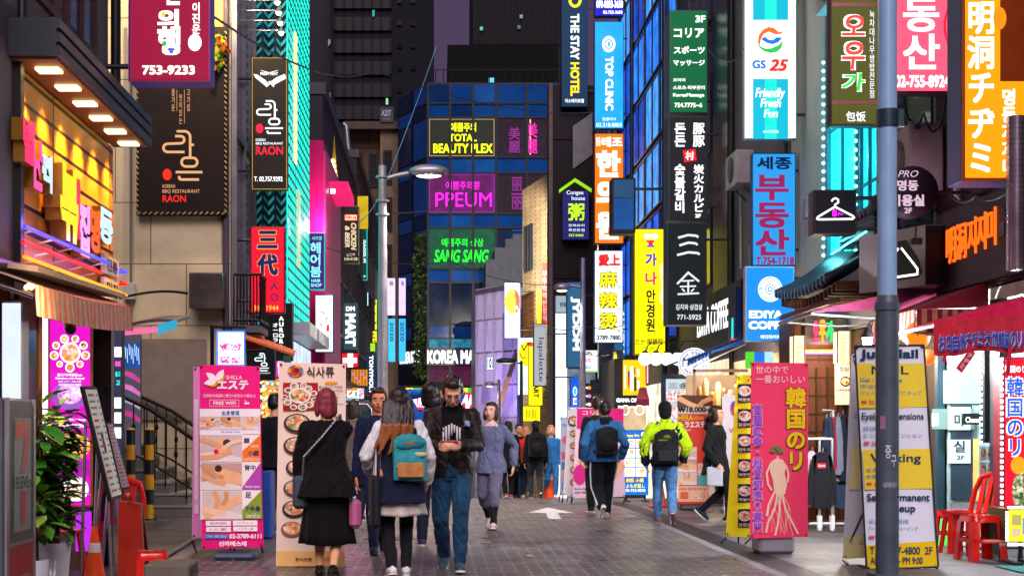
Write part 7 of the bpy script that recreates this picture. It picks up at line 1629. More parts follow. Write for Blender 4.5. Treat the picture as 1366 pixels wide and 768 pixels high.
b=MB();b.tube([(x1-.05,29.48,g0+1.1),(x1-.1,29.54,g0+1.85),(x1-.2,29.58,g0+1.96),(x0+.2,29.58,g0+1.96)],.022,ALU,6);b.build('window_trim',vn)
for x in(x0+.06,x1-.16):b=MB();b.box(x,x+.1,29.46,29.5,g0+.7,g0+1.0,glow('a01818',.7,.2));b.build('tail_light',vn)
b=MB();b.box(x0+.02,x1-.02,29.42,29.52,g0+.36,g0+.5,BLACK,.02);b.build('bumper',vn)
b=MB();b.box(x0+.4,x1-.4,29.44,29.49,g0+.58,g0+.7,paint('b8b8a8',.5));b.build('number_plate',vn)
for x in(x0+.12,x1-.12):
 for y in(30.0,32.0):b=MB();b.lathe((x,y,g0+.27-(.04 if y>31 else 0)),[(.0,-.08),(.2,-.08),(.27,-.06),(.27,.06),(.2,.08),(0,.08)],BLACK,20,'x');b.build('wheel',vn)
ns=empty('road_sign',(wx(505,24.5),24.5,0),'small round blue and red no parking sign on a thin post','road sign')
b=MB();b.tube([(wx(505,24.5),24.52,gz(24.5)),(wx(505,24.5),24.52,wz(540,24.5))],.02,ALU,8);b.build('post',ns)
b=MB();b.lathe((wx(505,24.5),24.49,wz(549,24.5)),[(0,-.01),(.075,-.01),(.08,.01),(0,.01)],paint('1c38a0',.4),24,'y');b.build('disc',ns)
p=Pr(24.475);r_=VIN('d01c2c');p.ring(505,549,5.2,5.2,1.3,r_);p.line([(501.5,545.5),(508.5,552.5)],1.4,r_);p.build('symbol',ns)
o=empty('display_chandelier',(wx(356,23.6),23.6,wz(540,23.6)),'glittering warm display of hanging gold ornaments between the two left banners','shop display');b=MB();rnd=random.Random(9)
for i in range(160):px,py=346+rnd.random()*26,508+rnd.random()*60;b.ball(P3(px,py,23.4+rnd.random()*.5),rnd.uniform(.012,.035),glow(rnd.choice(['ffd070','e0902c','fff0c8','70a0b0','b06a20']),rnd.choice([.5,1,2.2]),0),6)
b.build('ornament',o)
b=MB();b.box(wx(349,16.2),wx(362,16.2),16.2,16.6,.002,wz(628,16.2),paint('1c4aa0',.4,var=.2),.02);b.build('storage_crate',label='blue plastic crate stack between the two left banners',cat='crate')
#clutter on the walls
def ac_unit(lab,x,y,z,out=-1):
 o=empty('air_conditioner',(x,y,z),lab,'air conditioner');x2=x+out*.34;lo,hi=min(x,x2),max(x,x2)
 b=MB();b.box(lo,hi,y,y+.85,z,z+.6,paint('a8a4a8',.55,var=.2),.02);b.build('casing',o)
 b=MB();b.lathe((x2,y+.38,z+.3),[(0,out*.02),(.23,out*.02),(.24,0)],paint('4c4a50',.5),20,'x');b.build('fan_grille',o)
 b=MB();b.tube([((lo+hi)/2,y+.1,z),((lo+hi)/2,y+.1,z-.04),(x,y+.1,z-.2)],.015,STEEL,5);b.tube([((lo+hi)/2,y+.7,z),((lo+hi)/2,y+.7,z-.04),(x,y+.7,z-.2)],.015,STEEL,5);b.build('bracket',o)
 b=MB();b.tube([(x+out*.05,y+.85,z+.1),(x+out*.04,y+.95,z+.05),(x+out*.03,y+1.0,z-1.4)],.02,paint('c8c4bc',.6),6);b.build('hose',o)
ac_unit('air conditioner high on the wall between the convenience and olive signs',XR,19.0,7.0);ac_unit('air conditioner beside the granite pillar above the black charcoal sign',XR,25.2,5.6);ac_unit('air conditioner low on the grey wall over the coffee letter band',XR,23.0,4.15);ac_unit('air conditioner on the wall of the blue lit building',XR,31.8,5.2)
def pipe(lab,pts,r,m):b=MB();b.tube(pts,r,m,8);b.build('wall_pipe',label=lab,cat='pipe')
pipe('grey conduit running up the wall beside the white convenience sign',[(5.54,22.4,.3),(5.54,22.4,5.2),(5.54,22.7,5.5),(5.54,22.7,11)],.035,STEEL)
pipe('pale conduit bending along the maroon wall behind the round salon sign',[(5.54,15.2,3.7),(5.54,15.2,5.1),(5.54,15.9,5.2),(5.54,15.9,9)],.04,paint('b8a8ac',.5))
pipe('black pipe down the near edge of the granite building',[(5.5,26.7,0),(5.5,26.7,12)],.05,BLACK)
pipe('thin conduit climbing the beige wall beside the laced board',[(wx(174,21.9),21.93,0),(wx(174,21.9),21.93,7.5)],.018,paint('6a6258',.6))
b=MB();b.box(wx(166,21.95),wx(181,21.95),21.86,21.995,wz(400,21.95),wz(378,21.95),paint('b8b4ac',.5,var=.2),.01);b.build('meter_box',label='small pale meter box on the beige wall',cat='box')
for k,(y,z)in enumerate(((17.6,6.7),(21.2,4.4),(24.8,3.4))):
 b=MB();b.box(XR-.12,XR-.003,y,y+.22,z,z+.3,paint('8a888c',.5,var=.25),.01);b.build('junction_box',label=('grey junction box above the olive sign','grey junction box beside the light blue agent sign','grey junction box over the coffee shop window')[k],cat='box')
cable('black cable sagging from the green massage sign to the white convenience sign',[P3(944,60,28.4),P3(965,78,26),P3(992,66,21.6)],.014,BLACK,sag=.12)
cable('tangle of black cable hanging under the pink estate agent sign',[P3(1205,124,15.4),P3(1216,160,15.5),P3(1232,150,15.4),P3(1250,172,15.5),P3(1262,128,15.3)],.012,BLACK,sag=.1)
cable('long thin wire crossing the street from the crimson sign to the clinic signs',[P3(281,20,13.1),P3(500,95,30),P3(793,150,41)],.012,BLACK,sag=.3)
cable('thin wire strung low over the street from the hair shop to the dark slab building',[P3(434,330,29.5),P3(600,348,40),P3(738,380,49)],.012,BLACK,sag=.2)
def f(p):p.t('HOTEL',833,82,840,126,glow('f0d010',1,0),.03,rot=True);p.t('STAY',834,-8,841,52,glow('d0e8e0',.9,0),.03,rot=True)
signbox('narrow dark sign with yellow sideways letters half hidden behind the clinic signs',829,-20,842,130,46.5,.2,'10202c','0c1c28',f,None,XR,st=.6)
for x,y,c,lab in((1.9,15.1,'d86020','tiny orange scrap of litter on the pavers'),(.9,13.9,'c8c4bc','crumpled white paper scrap on the pavers'),(-2.9,15.6,'b8b0a0','pale paper scrap on the left pavement')):
 b=MB();rnd=random.Random(x);q=[(x+rnd.uniform(-.04,.04),y+rnd.uniform(-.04,.04),.008+rnd.random()*.02)for _ in range(6)];b.add(q,[(0,1,2),(2,1,3),(3,4,2),(4,5,0)],paint(c,.6));b.build('litter',label=lab,cat='litter')
#people
JOBS=[]
class Fig:
 """one posed walker: a single body surface plus clothing, all in the figure's own metres, facing -Y, feet on z = 0"""
 def __init__(s,lab,px,Y,H,rz=0.0,wrist=None,ankle=None,drop=.015,lean=0.0,head=(0,0),skin='d8a078',vox=.0085,curl=.5,pitch=None,sw=1.0):
  s.lab,s.H,s.rz,s.vox,s.x,s.y,s.sw=lab,H,R(rz),vox,wx(px,Y),Y,sw;h=H
  V=Vector;s.lean=lean
  L=lambda x,y,z:V((x*h,y*h-lean*max(0,z-.52)*h,z*h))
  s.L=L;s.hz=.52-drop
  s.hip={i:V((i*.048*h,0,s.hz*h))for i in(-1,1)}
  s.sh={i:L(i*.099*sw,.004,.797-drop)for i in(-1,1)}
  wr=wrist or{};an=ankle or{}
  s.wr={i:(L(*wr[i])if i in wr else L(i*.138*sw,-.012,.475-drop))for i in(-1,1)}
  s.an={i:(V(tuple(c*h for c in an[i]))if i in an else V((i*.055*h,.01*h,.043*h)))for i in(-1,1)}
  s.pitch=pitch or{-1:0,1:0}
  def ik(a,c,l1,l2,pole):
   d=c-a;D=d.length
   if D>(l1+l2)*.995:c=a+d*((l1+l2)*.995/D);d=c-a;D=d.length
   t=(l1*l1-l2*l2+D*D)/(2*D);hh=math.sqrt(max(0,l1*l1-t*t));u=d/D;p_=(pole-u*pole.dot(u))
   return a+u*t+p_.normalized()*hh,c
  s.el,s.kn={},{}
  for i in(-1,1):
   s.el[i],s.wr[i]=ik(s.sh[i],s.wr[i],.172*h,.150*h,V((i*.55,.8,-.25)))
   s.kn[i],s.an[i]=ik(s.hip[i],s.an[i],.248*h,.246*h,V((i*.08,-1,0)))
  s.neck=L(0,.006,.835-drop);yaw,tilt=R(head[0]),R(head[1])
  s.hm=Matrix.Rotation(yaw,3,'Z')@Matrix.Rotation(tilt,3,'X')
  s.hc=s.neck+s.hm@V((0,-.008*h,.098*h))
  s.HD=lambda x,y,z:s.hc+s.hm@V((x*h*1.1,y*h*1.1,z*h*1.1))
  s.parts=[];s.skin=paint(skin,.5,var=.1,scale=8)
  b=MB();h_=h;m=s.skin
  s.head(b)
  for r_,z,dx,dy in((.033,.0,0,0),):b.tube([s.neck-V((0,0,.035*h)),s.neck.lerp(s.hc,.35),s.neck.lerp(s.hc,.75)],[.038*h,.031*h,.031*h],m,14)
  s.torso(b,[(.485,.088,.06),(.53,.094,.064),(.60,.078,.054),(.66,.078,.055),(.73,.09,.064),(.775,.092*sw,.056),(.81,.066*sw,.044),(.843,.032,.034)],0)
  for i in(-1,1):
   s.limb(b,[s.sh[i],s.sh[i].lerp(s.el[i],.5),s.el[i],s.el[i].lerp(s.wr[i],.3),s.wr[i]],[.029,.026,.0215,.0225,.0155])
   s.limb(b,[s.hip[i]+V((0,0,-.01*h)),s.hip[i].lerp(s.kn[i],.5),s.kn[i],s.kn[i].lerp(s.an[i],.3),s.an[i]],[.051,.044,.032,.033,.02])
   s.hand(b,i,curl if not isinstance(curl,dict)else curl[i]);s.footblob(b,i,0,m)
  s.job('person',b,vox,2,0)
 def torso(s,b,rings,d,m=None,n=20,cap=True):
  h=s.H;vs=[];fs=[]
  for z,rx,ry in rings:
   c=s.L(0,0,z-(.52-s.hz))
   for j in range(n):
    w=2*math.pi*j/n;e=.85
    cx,cy=math.cos(w),math.sin(w);cx=math.copysign(abs(cx)**e,cx);cy=math.copysign(abs(cy)**e,cy)
    vs.append((c.x+(rx*h+d)*cx,c.y+(ry*h+d)*cy,c.z))
  k=len(rings)
  for i in range(k-1):
   for j in range(n):fs.append((i*n+j,i*n+(j+1)%n,(i+1)*n+(j+1)%n,(i+1)*n+j))
  if cap:fs+=[tuple(range(n-1,-1,-1)),tuple(range((k-1)*n,k*n))]
  b.add(vs,fs,m or s.skin)
 def limb(s,b,pts,rr,d=0,m=None,ends=True):
  h=s.H;rr=[r*h+d for r in rr];b.tube(pts,rr,m or s.skin,14)
  for p_,r in(zip(pts,rr)if ends else zip(pts[:-1],rr[:-1])):b.ball(p_,r*.985,m or s.skin,12)
 def head(s,b):
  h=s.H;m=s.skin;B=lambda c,r:s.eb(b,c,r,m)
  B((0,.006,.012),(.0445,.054,.054));B((0,-.012,-.018),(.038,.042,.045));B((0,-.026,-.045),(.022,.022,.018))
  B((0,-.058,-.006),(.0065,.012,.016));B((0,-.063,-.013),(.0095,.009,.007));B((0,-.047,.016),(.032,.01,.007))
  B((0,-.051,-.031),(.015,.007,.0065))
  for i in(-1,1):B((i*.045,.006,-.004),(.006,.012,.017));B((i*.022,-.042,-.014),(.014,.011,.014))
 def eb(s,b,c,r,m,n=16):
  """an ellipsoid in the head's own axes"""
  vs=[];fs=[];k=n//2;h=s.H
  for i in range(1,k):
   a=math.pi*i/k
   for j in range(n):w=2*math.pi*j/n;vs.append(s.HD(c[0]+r[0]*math.sin(a)*math.cos(w),c[1]+r[1]*math.sin(a)*math.sin(w),c[2]+r[2]*math.cos(a)))
  vs+=[s.HD(c[0],c[1],c[2]+r[2]),s.HD(c[0],c[1],c[2]-r[2])];T=len(vs)-2
  for i in range(k-2):
   for j in range(n):fs.append((i*n+j,(i+1)*n+j,(i+1)*n+(j+1)%n,i*n+(j+1)%n))
  for j in range(n):fs.append((T,j,(j+1)%n));fs.append((T+1,(k-2)*n+(j+1)%n,(k-2)*n+j))
  b.add(vs,fs,m,True)
 def hand(s,b,i,curl):
  h=s.H;d=(s.wr[i]-s.el[i]).normalized();a=Vector((-i,0,0));nrm=(a-d*a.dot(d))
  if nrm.length<.3:nrm=Vector((0,0,1))-d*d.z
  nrm.normalize();lat=d.cross(nrm).normalized()
  if lat.y>0:lat=-lat
  w=s.wr[i]
  for k in range(4):
   off=lat*((1.5-k)*.0115*h);kn=w+d*(.052-.003*abs(k-1.2))*h+off
   q=[w+off*.45,w+d*.026*h+off*.8,kn];dd=d.copy();ln=(.024,.027,.025,.019)[k]*h;p_=kn
   for t in range(3):
    ax=lat;dd=(Matrix.Rotation(curl*(.7 if t==0 else.9),3,ax if nrm.dot(Matrix.Rotation(.3,3,ax)@d)>0 else-ax)@dd).normalized();p_=p_+dd*ln*(1,.68,.5)[t];q.append(p_)
   b.tube(q,[.0085*h,.0082*h,.0062*h,.0056*h,.005*h,.0042*h],s.skin,8);b.ball(p_,.0042*h,s.skin,8)
  q=[w+d*.012*h+lat*.006*h,w+d*.03*h+lat*.022*h+nrm*.004*h,w+d*.05*h+lat*.027*h+nrm*(.006+.006*curl)*h,w+d*.064*h+lat*(.027-.006*curl)*h+nrm*(.006+.012*curl)*h]
  b.tube(q,[.008*h,.0075*h,.006*h,.0045*h],s.skin,8);b.ball(q[-1],.0045*h,s.skin,8)
 def footblob(s,b,i,d,m,sole=0.0):
  h=s.H;a=s.an[i];pt=s.pitch[i];out=i*.12;f=Vector((out,-1,0)).normalized();rot=Matrix.Rotation(pt,3,Vector((1,0,0)))
  P_=lambda u,z:a+rot@(f*u*h+Vector((0,0,z*h)))
  b.tube([P_(-.03,-.022),P_(.0,-.018),P_(.05,-.022),P_(.09,-.03)],[.018*h+d,.024*h+d,.02*h+d,.012*h+d],m,12)
  for u,z,r in((-.03,-.022,.018),(.085,-.03,.0125),(.06,-.029,.0155),(.0,-.0,.021)):b.ball(P_(u,z),r*h+d,m,12)
 def job(s,name,b,vox,it,fold,mat=None,quilt=0.0,seed=0):s.parts.append((name,b,vox,it,fold,quilt,seed))
 def top(s,name,col,hem,d=.012,sleeve=1.0,flare=0.0,mat=None,fold=.006,quilt=0.0,sd=None,collar=0.0,z1=.835):
  h=s.H;m=mat or fabric(col);b=MB();q=.52-s.hz
  prof=[(.485,.09,.062),(.53,.095,.066),(.60,.083,.059),(.66,.083,.060),(.73,.093,.068),(.78,.096*s.sw,.06),(.812,.072*s.sw,.048),(z1+.008,.036,.04)]
  rings=[]
  for z in[hem]+[p_[0]for p_ in prof if p_[0]>hem+.015]:
   for k in range(len(prof)-1):
    if prof[k][0]<=z<=prof[k+1][0]:
     t=(z-prof[k][0])/(prof[k+1][0]-prof[k][0]);rx,ry=(prof[k][1]+(prof[k+1][1]-prof[k][1])*t,prof[k][2]+(prof[k+1][2]-prof[k][2])*t);break
   else:rx,ry=(.09,.066)if z<.5 else(.04,.042)
   g=flare*max(0,.62-z)/.2;rings.append((z,rx+g,ry+g))
  s.torso(b,rings,d,m)
  if sleeve>0:
   for i in(-1,1):
    pts=[s.sh[i]-Vector((i*.02*h,0,0)),s.sh[i],s.sh[i].lerp(s.el[i],.5),s.el[i],s.el[i].lerp(s.wr[i],.45),s.el[i].lerp(s.wr[i],min(1,sleeve)*1.0)]
    s.limb(b,pts,[.028,.0295,.027,.0235,.022,.0195],(sd if sd is not None else d*.75),m)
  if collar:b.tube([s.neck-Vector((0,0,.02*h)),s.neck.lerp(s.hc,collar)],[.05*h,.043*h],m,16)
  s.job(name,b,s.vox,2,fold,quilt=quilt,seed=len(s.parts))
 def trousers(s,col,d=.01,top=.56,mat=None,stop=1.0,name='trousers',fold=.006,wide=0.0):
  h=s.H;m=mat or fabric(col);b=MB()
  s.torso(b,[(.47,.082,.06),(.50,.092,.064),(.53,.095,.064),(top,.086,.058)],d,m)
  for i in(-1,1):
   a=s.kn[i].lerp(s.an[i],stop);s.limb(b,[s.hip[i]-Vector((0,0,.005*h)),s.hip[i].lerp(s.kn[i],.5),s.kn[i],s.kn[i].lerp(s.an[i],.35),a],[.052,.046+wide,.036+wide,.035+wide,(.026+wide if stop>.9 else.03)],d,m)
  s.job(name,b,s.vox,2,fold,seed=len(s.parts)+3)
 def skirt(s,col,z0,z1=.6,r0=.13,mat=None,name='skirt',pleat=.004,rt=.088,ry=None):
  h=s.H;m=mat or fabric(col);n=48;rings=8;vs=[];fs=[]
  cx=(s.kn[-1].x+s.kn[1].x)/2*.5;cy=(s.kn[-1].y+s.kn[1].y)/2*.5
  for k in range(rings):
   t=k/(rings-1);z=(z1+(z0-z1)*t-(.52-s.hz))*h;r=rt+(r0-rt)*(t**.8)
   for j in range(n):w=2*math.pi*j/n;q=r*h+pleat*3*t*math.sin(w*9)+pleat*t*math.sin(w*4+1);vs.append((cx*t+q*math.cos(w),cy*t+q*math.sin(w)*((ry or.78)+.1*t),z+.006*math.sin(w*3)*t))
  for k in range(rings-1):
   for j in range(n):fs.append((k*n+j,(k+1)*n+j,(k+1)*n+(j+1)%n,k*n+(j+1)%n))
  inner=[(x*.97,y*.97,z)for x,y,z in vs];o_=len(vs);fs+=[tuple(i_+o_ for i_ in reversed(f_))for f_ in fs]+[((rings-1)*n+j,(rings-1)*n+j+o_,(rings-1)*n+(j+1)%n+o_,(rings-1)*n+(j+1)%n)for j in range(n)]
  b=MB();b.add(vs+inner,fs,m,True);s.job(name,b,0,0,0)
 def shoes(s,col,sole='d8d4cc',d=.007,boot=0.0):
  for i in(-1,1):
   h=s.H;b=MB();m=paint(col,.5,var=.2);s.footblob(b,i,d,m)
   if boot:s.limb(b,[s.an[i],s.an[i].lerp(s.kn[i],boot)],[.024,.034],d,m)
   s.job('shoe',b,.008,1,0)
   a=s.an[i];f_=Vector((i*.12,-1,0)).normalized();rot=Matrix.Rotation(s.pitch[i],3,Vector((1,0,0)));sd=Vector((-f_.y,f_.x,0));b=MB()
   pts=[(-.05,.0),(-.046,.016),(-.01,.019),(.04,.023),(.075,.022),(.098,.012),(.103,0),(.098,-.012),(.075,-.022),(.04,-.022),(-.01,-.019),(-.046,-.016)]
   b.prism([a+rot@(f_*u*h+sd*v_*h*1.1+Vector((0,0,-.043*h)))for u,v_ in pts],rot@Vector((0,0,.012*h)),paint(sole,.5));s.job('sole',b,0,0,0)
 def hair(s,col,kind='short',length=.2,tip=None,shade=.3,wide=1.0):
  m=paint(col,.42,var=.45,scale=30,stretch=(1,1,.15),bump=.25);b=MB();h=s.H;E=lambda c,r:s.eb(b,c,r,m)
  E((0,.014,.026),(.048,.052,.048));E((0,.03,.0),(.044,.035,.045));E((0,-.02,.052),(.036,.026,.018))
  for i in(-1,1):E((i*.036,.01,.012),(.014,.034,.03))
  if kind=='quiff':E((0,-.03,.062),(.032,.026,.02));E((.008,-.012,.07),(.028,.03,.018))
  if kind in('bun',):E((0,.045,.048),(.026,.024,.024));E((0,.02,.03),(.05,.05,.045))
  if kind in('bob','long'):
   for i in(-1,1):E((i*.042,-.004,-.02),(.013,.03,.048))
   E((0,.036,-.03),(.044,.026,.05))
  if kind=='long':
   strand=lambda B_,t0,t1,mm,gr:[B_.tube([P_(k,t0+(t1-t0)*q/5)for q in range(6)],[(.0145-.007*(t0+(t1-t0)*q/5))*h*gr for q in range(6)],mm,8)for k in range(-5,6)]
   top=s.HD(0,.045,.0);back=s.L(0,.088,.74-.52+s.hz).y
   P_=lambda k,t:Vector((top.x+k*h*(.0105+.003*t)*wide+(.01*math.sin(t*4+k*1.7)+(.045 if tip else 0)*t)*h*t,top.y+(back-top.y)*min(1,t*2.2)-abs(k)*.0022*h,top.z-t*length*h*(1+.06*math.sin(k*2.1))))
   strand(b,0,.62 if tip else 1,m,1)
  s.job('hair',b,s.vox,1,.004,seed=91)
  if tip and kind=='long':
   b2=MB();strand(b2,.45,1,paint(tip,.42,var=.4,scale=30,stretch=(1,1,.15),bump=.25),1.1);s.job('hair_ends',b2,s.vox,5,.002,seed=92)
 def face(s):
  m,w,l=paint('120c0a',.3),paint('e8e4e0',.3),paint('a05a50',.5)
  for i in(-1,1):
   b=MB();s.eb(b,(i*.0185,-.0475,.003),(.0088,.005,.0045),w,10);s.eb(b,(i*.0185,-.051,.003),(.0042,.003,.0042),m,8);s.job('eye',b,0,0,0)
   b=MB();s.eb(b,(i*.02,-.0545,.0165),(.013,.003,.0026),m,10);s.job('eyebrow',b,0,0,0)
  b=MB();s.eb(b,(0,-.0575,-.0315),(.0125,.003,.0032),l,10);s.job('mouth',b,0,0,0)
 def finish(s):
  root=None
  for name,b,vox,it,fold,quilt,seed in s.parts:
   me=bpy.data.meshes.new(name);me.from_pydata(b.v,[],b.f)
   for m in b.mats:me.materials.append(m)
   me.polygons.foreach_set('material_index',b.mi);me.polygons.foreach_set('use_smooth',[True]*len(b.f));me.update()
   o=bpy.data.objects.new(name,me);COL.objects.link(o)
   if root is None:
    root=o;o.location=(s.x,s.y,gz(s.y));o.rotation_euler=(0,0,s.rz);tag(o,s.lab,'person','people in the street')
   else:o.parent=root
   if vox:JOBS.append((o,vox,it,fold,quilt,seed))
  s.root=root;return s
 def prop(s,name,lab,cat,b,vox=0,it=2,fold=0,group=None):
  """something carried: a thing of its own at the figure's place"""
  me=bpy.data.meshes.new(name);me.from_pydata(b.v,[],b.f)
  for m in b.mats:me.materials.append(m)
  me.polygons.foreach_set('material_index',b.mi);me.polygons.foreach_set('use_smooth',[True]*len(b.f)if vox else b.sm);me.update()
  o=bpy.data.objects.new(name,me);COL.objects.link(o);o.location=(s.x,s.y,gz(s.y));o.rotation_euler=(0,0,s.rz);tag(o,lab,cat,group)
  if vox:JOBS.append((o,vox,it,fold,0,5))
  return o
 def sub(s,par,name,b):
  me=bpy.data.meshes.new(name);me.from_pydata(b.v,[],b.f)
  for m in b.mats:me.materials.append(m)
  me.polygons.foreach_set('material_index',b.mi);me.polygons.foreach_set('use_smooth',b.sm);me.update()
  o=bpy.data.objects.new(name,me);COL.objects.link(o);o.parent=par;return o
 def backpack(s,lab,col,w=.3,hgt=.42,dp=.16,z=.7,strap=None,mat=None,pocket=None,patch=None,ox=0.0):
  h=s.H;q=.52-s.hz;c=s.L(0,.07,z-q)+Vector((ox,dp/2,0));m=mat or fabric(col,.7);b=MB()
  b.box(c.x-w/2,c.x+w/2,c.y-dp/2,c.y+dp/2,c.z-hgt/2,c.z+hgt*.36,m);b.ball((c.x,c.y,c.z+hgt*.34),1,m,14,(w*.49,dp*.49,hgt*.16));b.ball((c.x,c.y+dp*.5,c.z-hgt*.15),1,m,14,(w*.4,dp*.32,hgt*.26))
  o=s.prop('backpack',lab,'backpack',b,.01,4,.005,'backpacks');st=fabric(strap or col,.7)
  for i in(-1,1):
   a=s.sh[i];t=MB();ex=i*.062*h
   t.tube([Vector((ex,c.y-dp/2,c.z+hgt*.36)),Vector((ex,a.y+.01,a.z+.048*h)),Vector((ex*1.1,a.y-.068*h-.02,a.z-.02*h)),Vector((ex*1.35,a.y-.07*h-.02,a.z-.13*h)),Vector((ex*1.6,c.y-dp/2,c.z-hgt*.4))],.014,st,8);s.sub(o,'strap',t)
  if pocket:
   t=MB();t.box(c.x-w*.4,c.x+w*.4,c.y+dp*.68,c.y+dp*.86,c.z-hgt*.42,c.z-hgt*.1,fabric(pocket,.7),.03);s.sub(o,'pocket',t)
  if patch:
   t=MB();rnd=random.Random(4)
   for k in range(9):x,zz=c.x+rnd.uniform(-.34,.3)*w,c.z+rnd.uniform(-.36,.34)*hgt;t.ball((x,c.y+dp*.5,zz),1,fabric(rnd.choice(patch),.7),12,(.075,.014+dp*.24*(zz<c.z),.022))
   s.sub(o,'patch',t)
  return o
ST=lambda f,st=.14,bk=.17,up=.10:({f:(f*.045,-st,.045),-f:(-f*.045,bk,up)},{f:-.12,-f:.75})
FIGS=[]
a,p_=ST(1,.05,.08,.055)
g=Fig('woman in black poncho and long black skirt with reddish hair seen from behind',436,12.0,1.60,176,wrist={1:(.16,-.06,.47),-1:(.13,-.1,.55)},ankle=a,pitch={1:0,-1:.25},head=(22,6),vox=.009)
g.top('poncho','0d0c0e',.44,.03,.78,.07,fold=.014,sd=.032);g.skirt('0c0b0d',.19,.56,.145,pleat=.006);g.hair('7c2834','bob');g.shoes('1a1414','2a2020');g.finish();FIGS.append(g)
b=MB();m=paint('3a4450',.4);L=g.L;b.box(.15,.28,-.06,.10,.58,.86,m,.03);o=g.prop('handbag','slate grey handbag at the hip of the poncho woman','bag',b)
t=MB();ch=paint('a8a8b0',.3,.8)
pts=[Vector((.2,.02,.86)),Vector((.17,.155,1.02)),Vector((.02,.175,1.18)),Vector((-.1,.12,1.335)),Vector((-.115,0,1.37)),Vector((-.08,-.13,1.25)),Vector((.1,-.16,1.0)),Vector((.2,-.05,.86))]
for k in range(len(pts)-1):
 for q in range(7):c=pts[k].lerp(pts[k+1],q/7);d=pts[k].lerp(pts[k+1],(q+.8)/7);t.tube([c,d],[.013,.008],ch,6)
g.sub(o,'chain_strap',t)
b=MB();b.box(-.30,-.2,-.02,.10,.42,.66,paint('b05c84',.4),.03);b.tube([(-.25,0,.66),(-.26,0,.76)],.008,paint('b05c84',.4),6);g.prop('shopping_bag','small pink shopping bag in the hand of the poncho woman','bag',b)
a,p_=ST(-1,.05,.07,.055)
g=Fig('woman with long dark hair fading to orange in navy pinafore and white sleeves from behind',532,12.1,1.62,188,wrist={-1:(-.16,-.06,.5),1:(.15,-.12,.55)},ankle=a,pitch={-1:0,1:.2},head=(-12,4),vox=.009)
g.trousers('16161c',.006,name='leggings');g.top('blouse','d4d4d8',.6,.012,1.0,fold=.008,sd=.02);g.top('pinafore','141a30',.40,.02,0,.05,fold=.006,z1=.80);g.skirt('d8d0c4',.335,.44,.15,pleat=.005,name='skirt_hem',rt=.125);g.hair('1c1410','long',.27,'8a4c20',wide=1.3);g.shoes('d8d4d0');g.finish();FIGS.append(g)
g.backpack('turquoise patterned backpack with brown patches on the long haired woman','2a8a90',.28,.4,.12,.64,'c07868',ox=-.07,pocket='b07844',patch=['8a5a3c','c88a5c','1c6a78','c8b088','9a4a48'])
b=MB();b.box(.17,.25,-.12,.2,.42,.86,paint('22262a',.5),.03);o=g.prop('handbag','tall black shoulder bag on the left side of the long haired woman','bag',b);t=MB()
for dy in(-.05,.12):t.tube([(.21,dy,.86),(.2,dy*.5,1.1),(.15,.02,1.345)],.009,paint('b8b4ac',.4),6)
g.sub(o,'strap',t)
a,p_=ST(1,.11,.12,.07)
g=Fig('man in black puffer jacket and blue jeans looking down at his phone',603,12.6,1.76,-4,wrist={-1:(-.055,-.205,.625),1:(.06,-.2,.632)},ankle=a,pitch={1:-.1,-1:.5},head=(6,34),skin='dca884',vox=.0075,curl=.75,sw=1.08)
g.trousers('1e4a68',.012,mat=fabric('173c56',.8,.5,scale=9),fold=.008);g.top('shirt','08080a',.50,.008,0,fold=.004)
g.face();g.hair('17110e','quiff');g.shoes('3a4a58')
b=MB();gl=paint('181416',.3)
for i in(-1,1):
 q=[g.HD(i*.02+.0155*math.cos(R(a)),-.0585,.003+.011*math.sin(R(a)))for a in range(0,361,30)];b.tube(q,.0022,gl,6);b.tube([g.HD(i*.0355,-.058,.006),g.HD(i*.045,-.03,.006),g.HD(i*.046,.004,.004)],.0022,gl,6)
b.tube([g.HD(-.005,-.06,.006),g.HD(.005,-.06,.006)],.0022,gl,6);g.job('glasses',b,0,0,0)
b=MB();rnd=random.Random(6)
for k in range(7):x=-.075+k*.024;z=1.30-.012*abs(k-3);y=-.064*g.H-.022;b.box(x,x+.015,y,y+.03,z-rnd.uniform(.07,.2),z,paint('c8c4c8',.6))
g.job('shirt_print',b,0,0,0)
b=MB();b.box(.115,.165,-.165,-.12,1.27,1.325,paint('8a98b8',.5),.008);g.job('jacket_badge',b,0,0,0)
g.top('puffer_jacket','1c1a1c',.485,.028,.97,.0,mat=paint('241e1c',.5,var=.4),fold=.007,quilt=.006,sd=.018,collar=.4)
g.finish();FIGS.append(g);MAN=g
b=MB();wl,wr_=g.wr[-1],g.wr[1];c=(wl+wr_)/2+Vector((0,-.075,.03));n_=Vector((0,-.5,-.85)).normalized();u=Vector((1,0,0));v_=u.cross(n_)
b.prism([c-u*.075-v_*.036,c+u*.075-v_*.036,c+u*.075+v_*.036,c-u*.075+v_*.036],n_*.009,paint('a02c34',.3));o=g.prop('mobile_phone','red backed mobile phone held by the man in the puffer jacket','phone',b)
t=MB();t.add([c-u*.07-v_*.032-n_*.001,c+u*.07-v_*.032-n_*.001,c+u*.07+v_*.032-n_*.001,c-u*.07+v_*.032-n_*.001],[(0,1,2,3)],glow('c8d8f0',1.0,0));g.sub(o,'screen',t)
a,p_=ST(-1,.12,.15,.08)
g=Fig('man in dark navy coat half hidden behind the long haired woman',505,14.4,1.68,10,ankle=a,pitch=p_,head=(-8,4),skin='d08a60')
g.trousers('18203a');g.top('coat','141c38',.42,.022,.97,.03,fold=.008);g.face();g.hair('3a1c14');g.shoes('24203c','28283c');g.finish();FIGS.append(g)
g=Fig('person in bright blue jacket with arms raised taking a picture',575,15.3,1.76,172,wrist={-1:(-.07,-.17,.93),1:(.07,-.17,.93)},head=(0,-6),curl=.9)
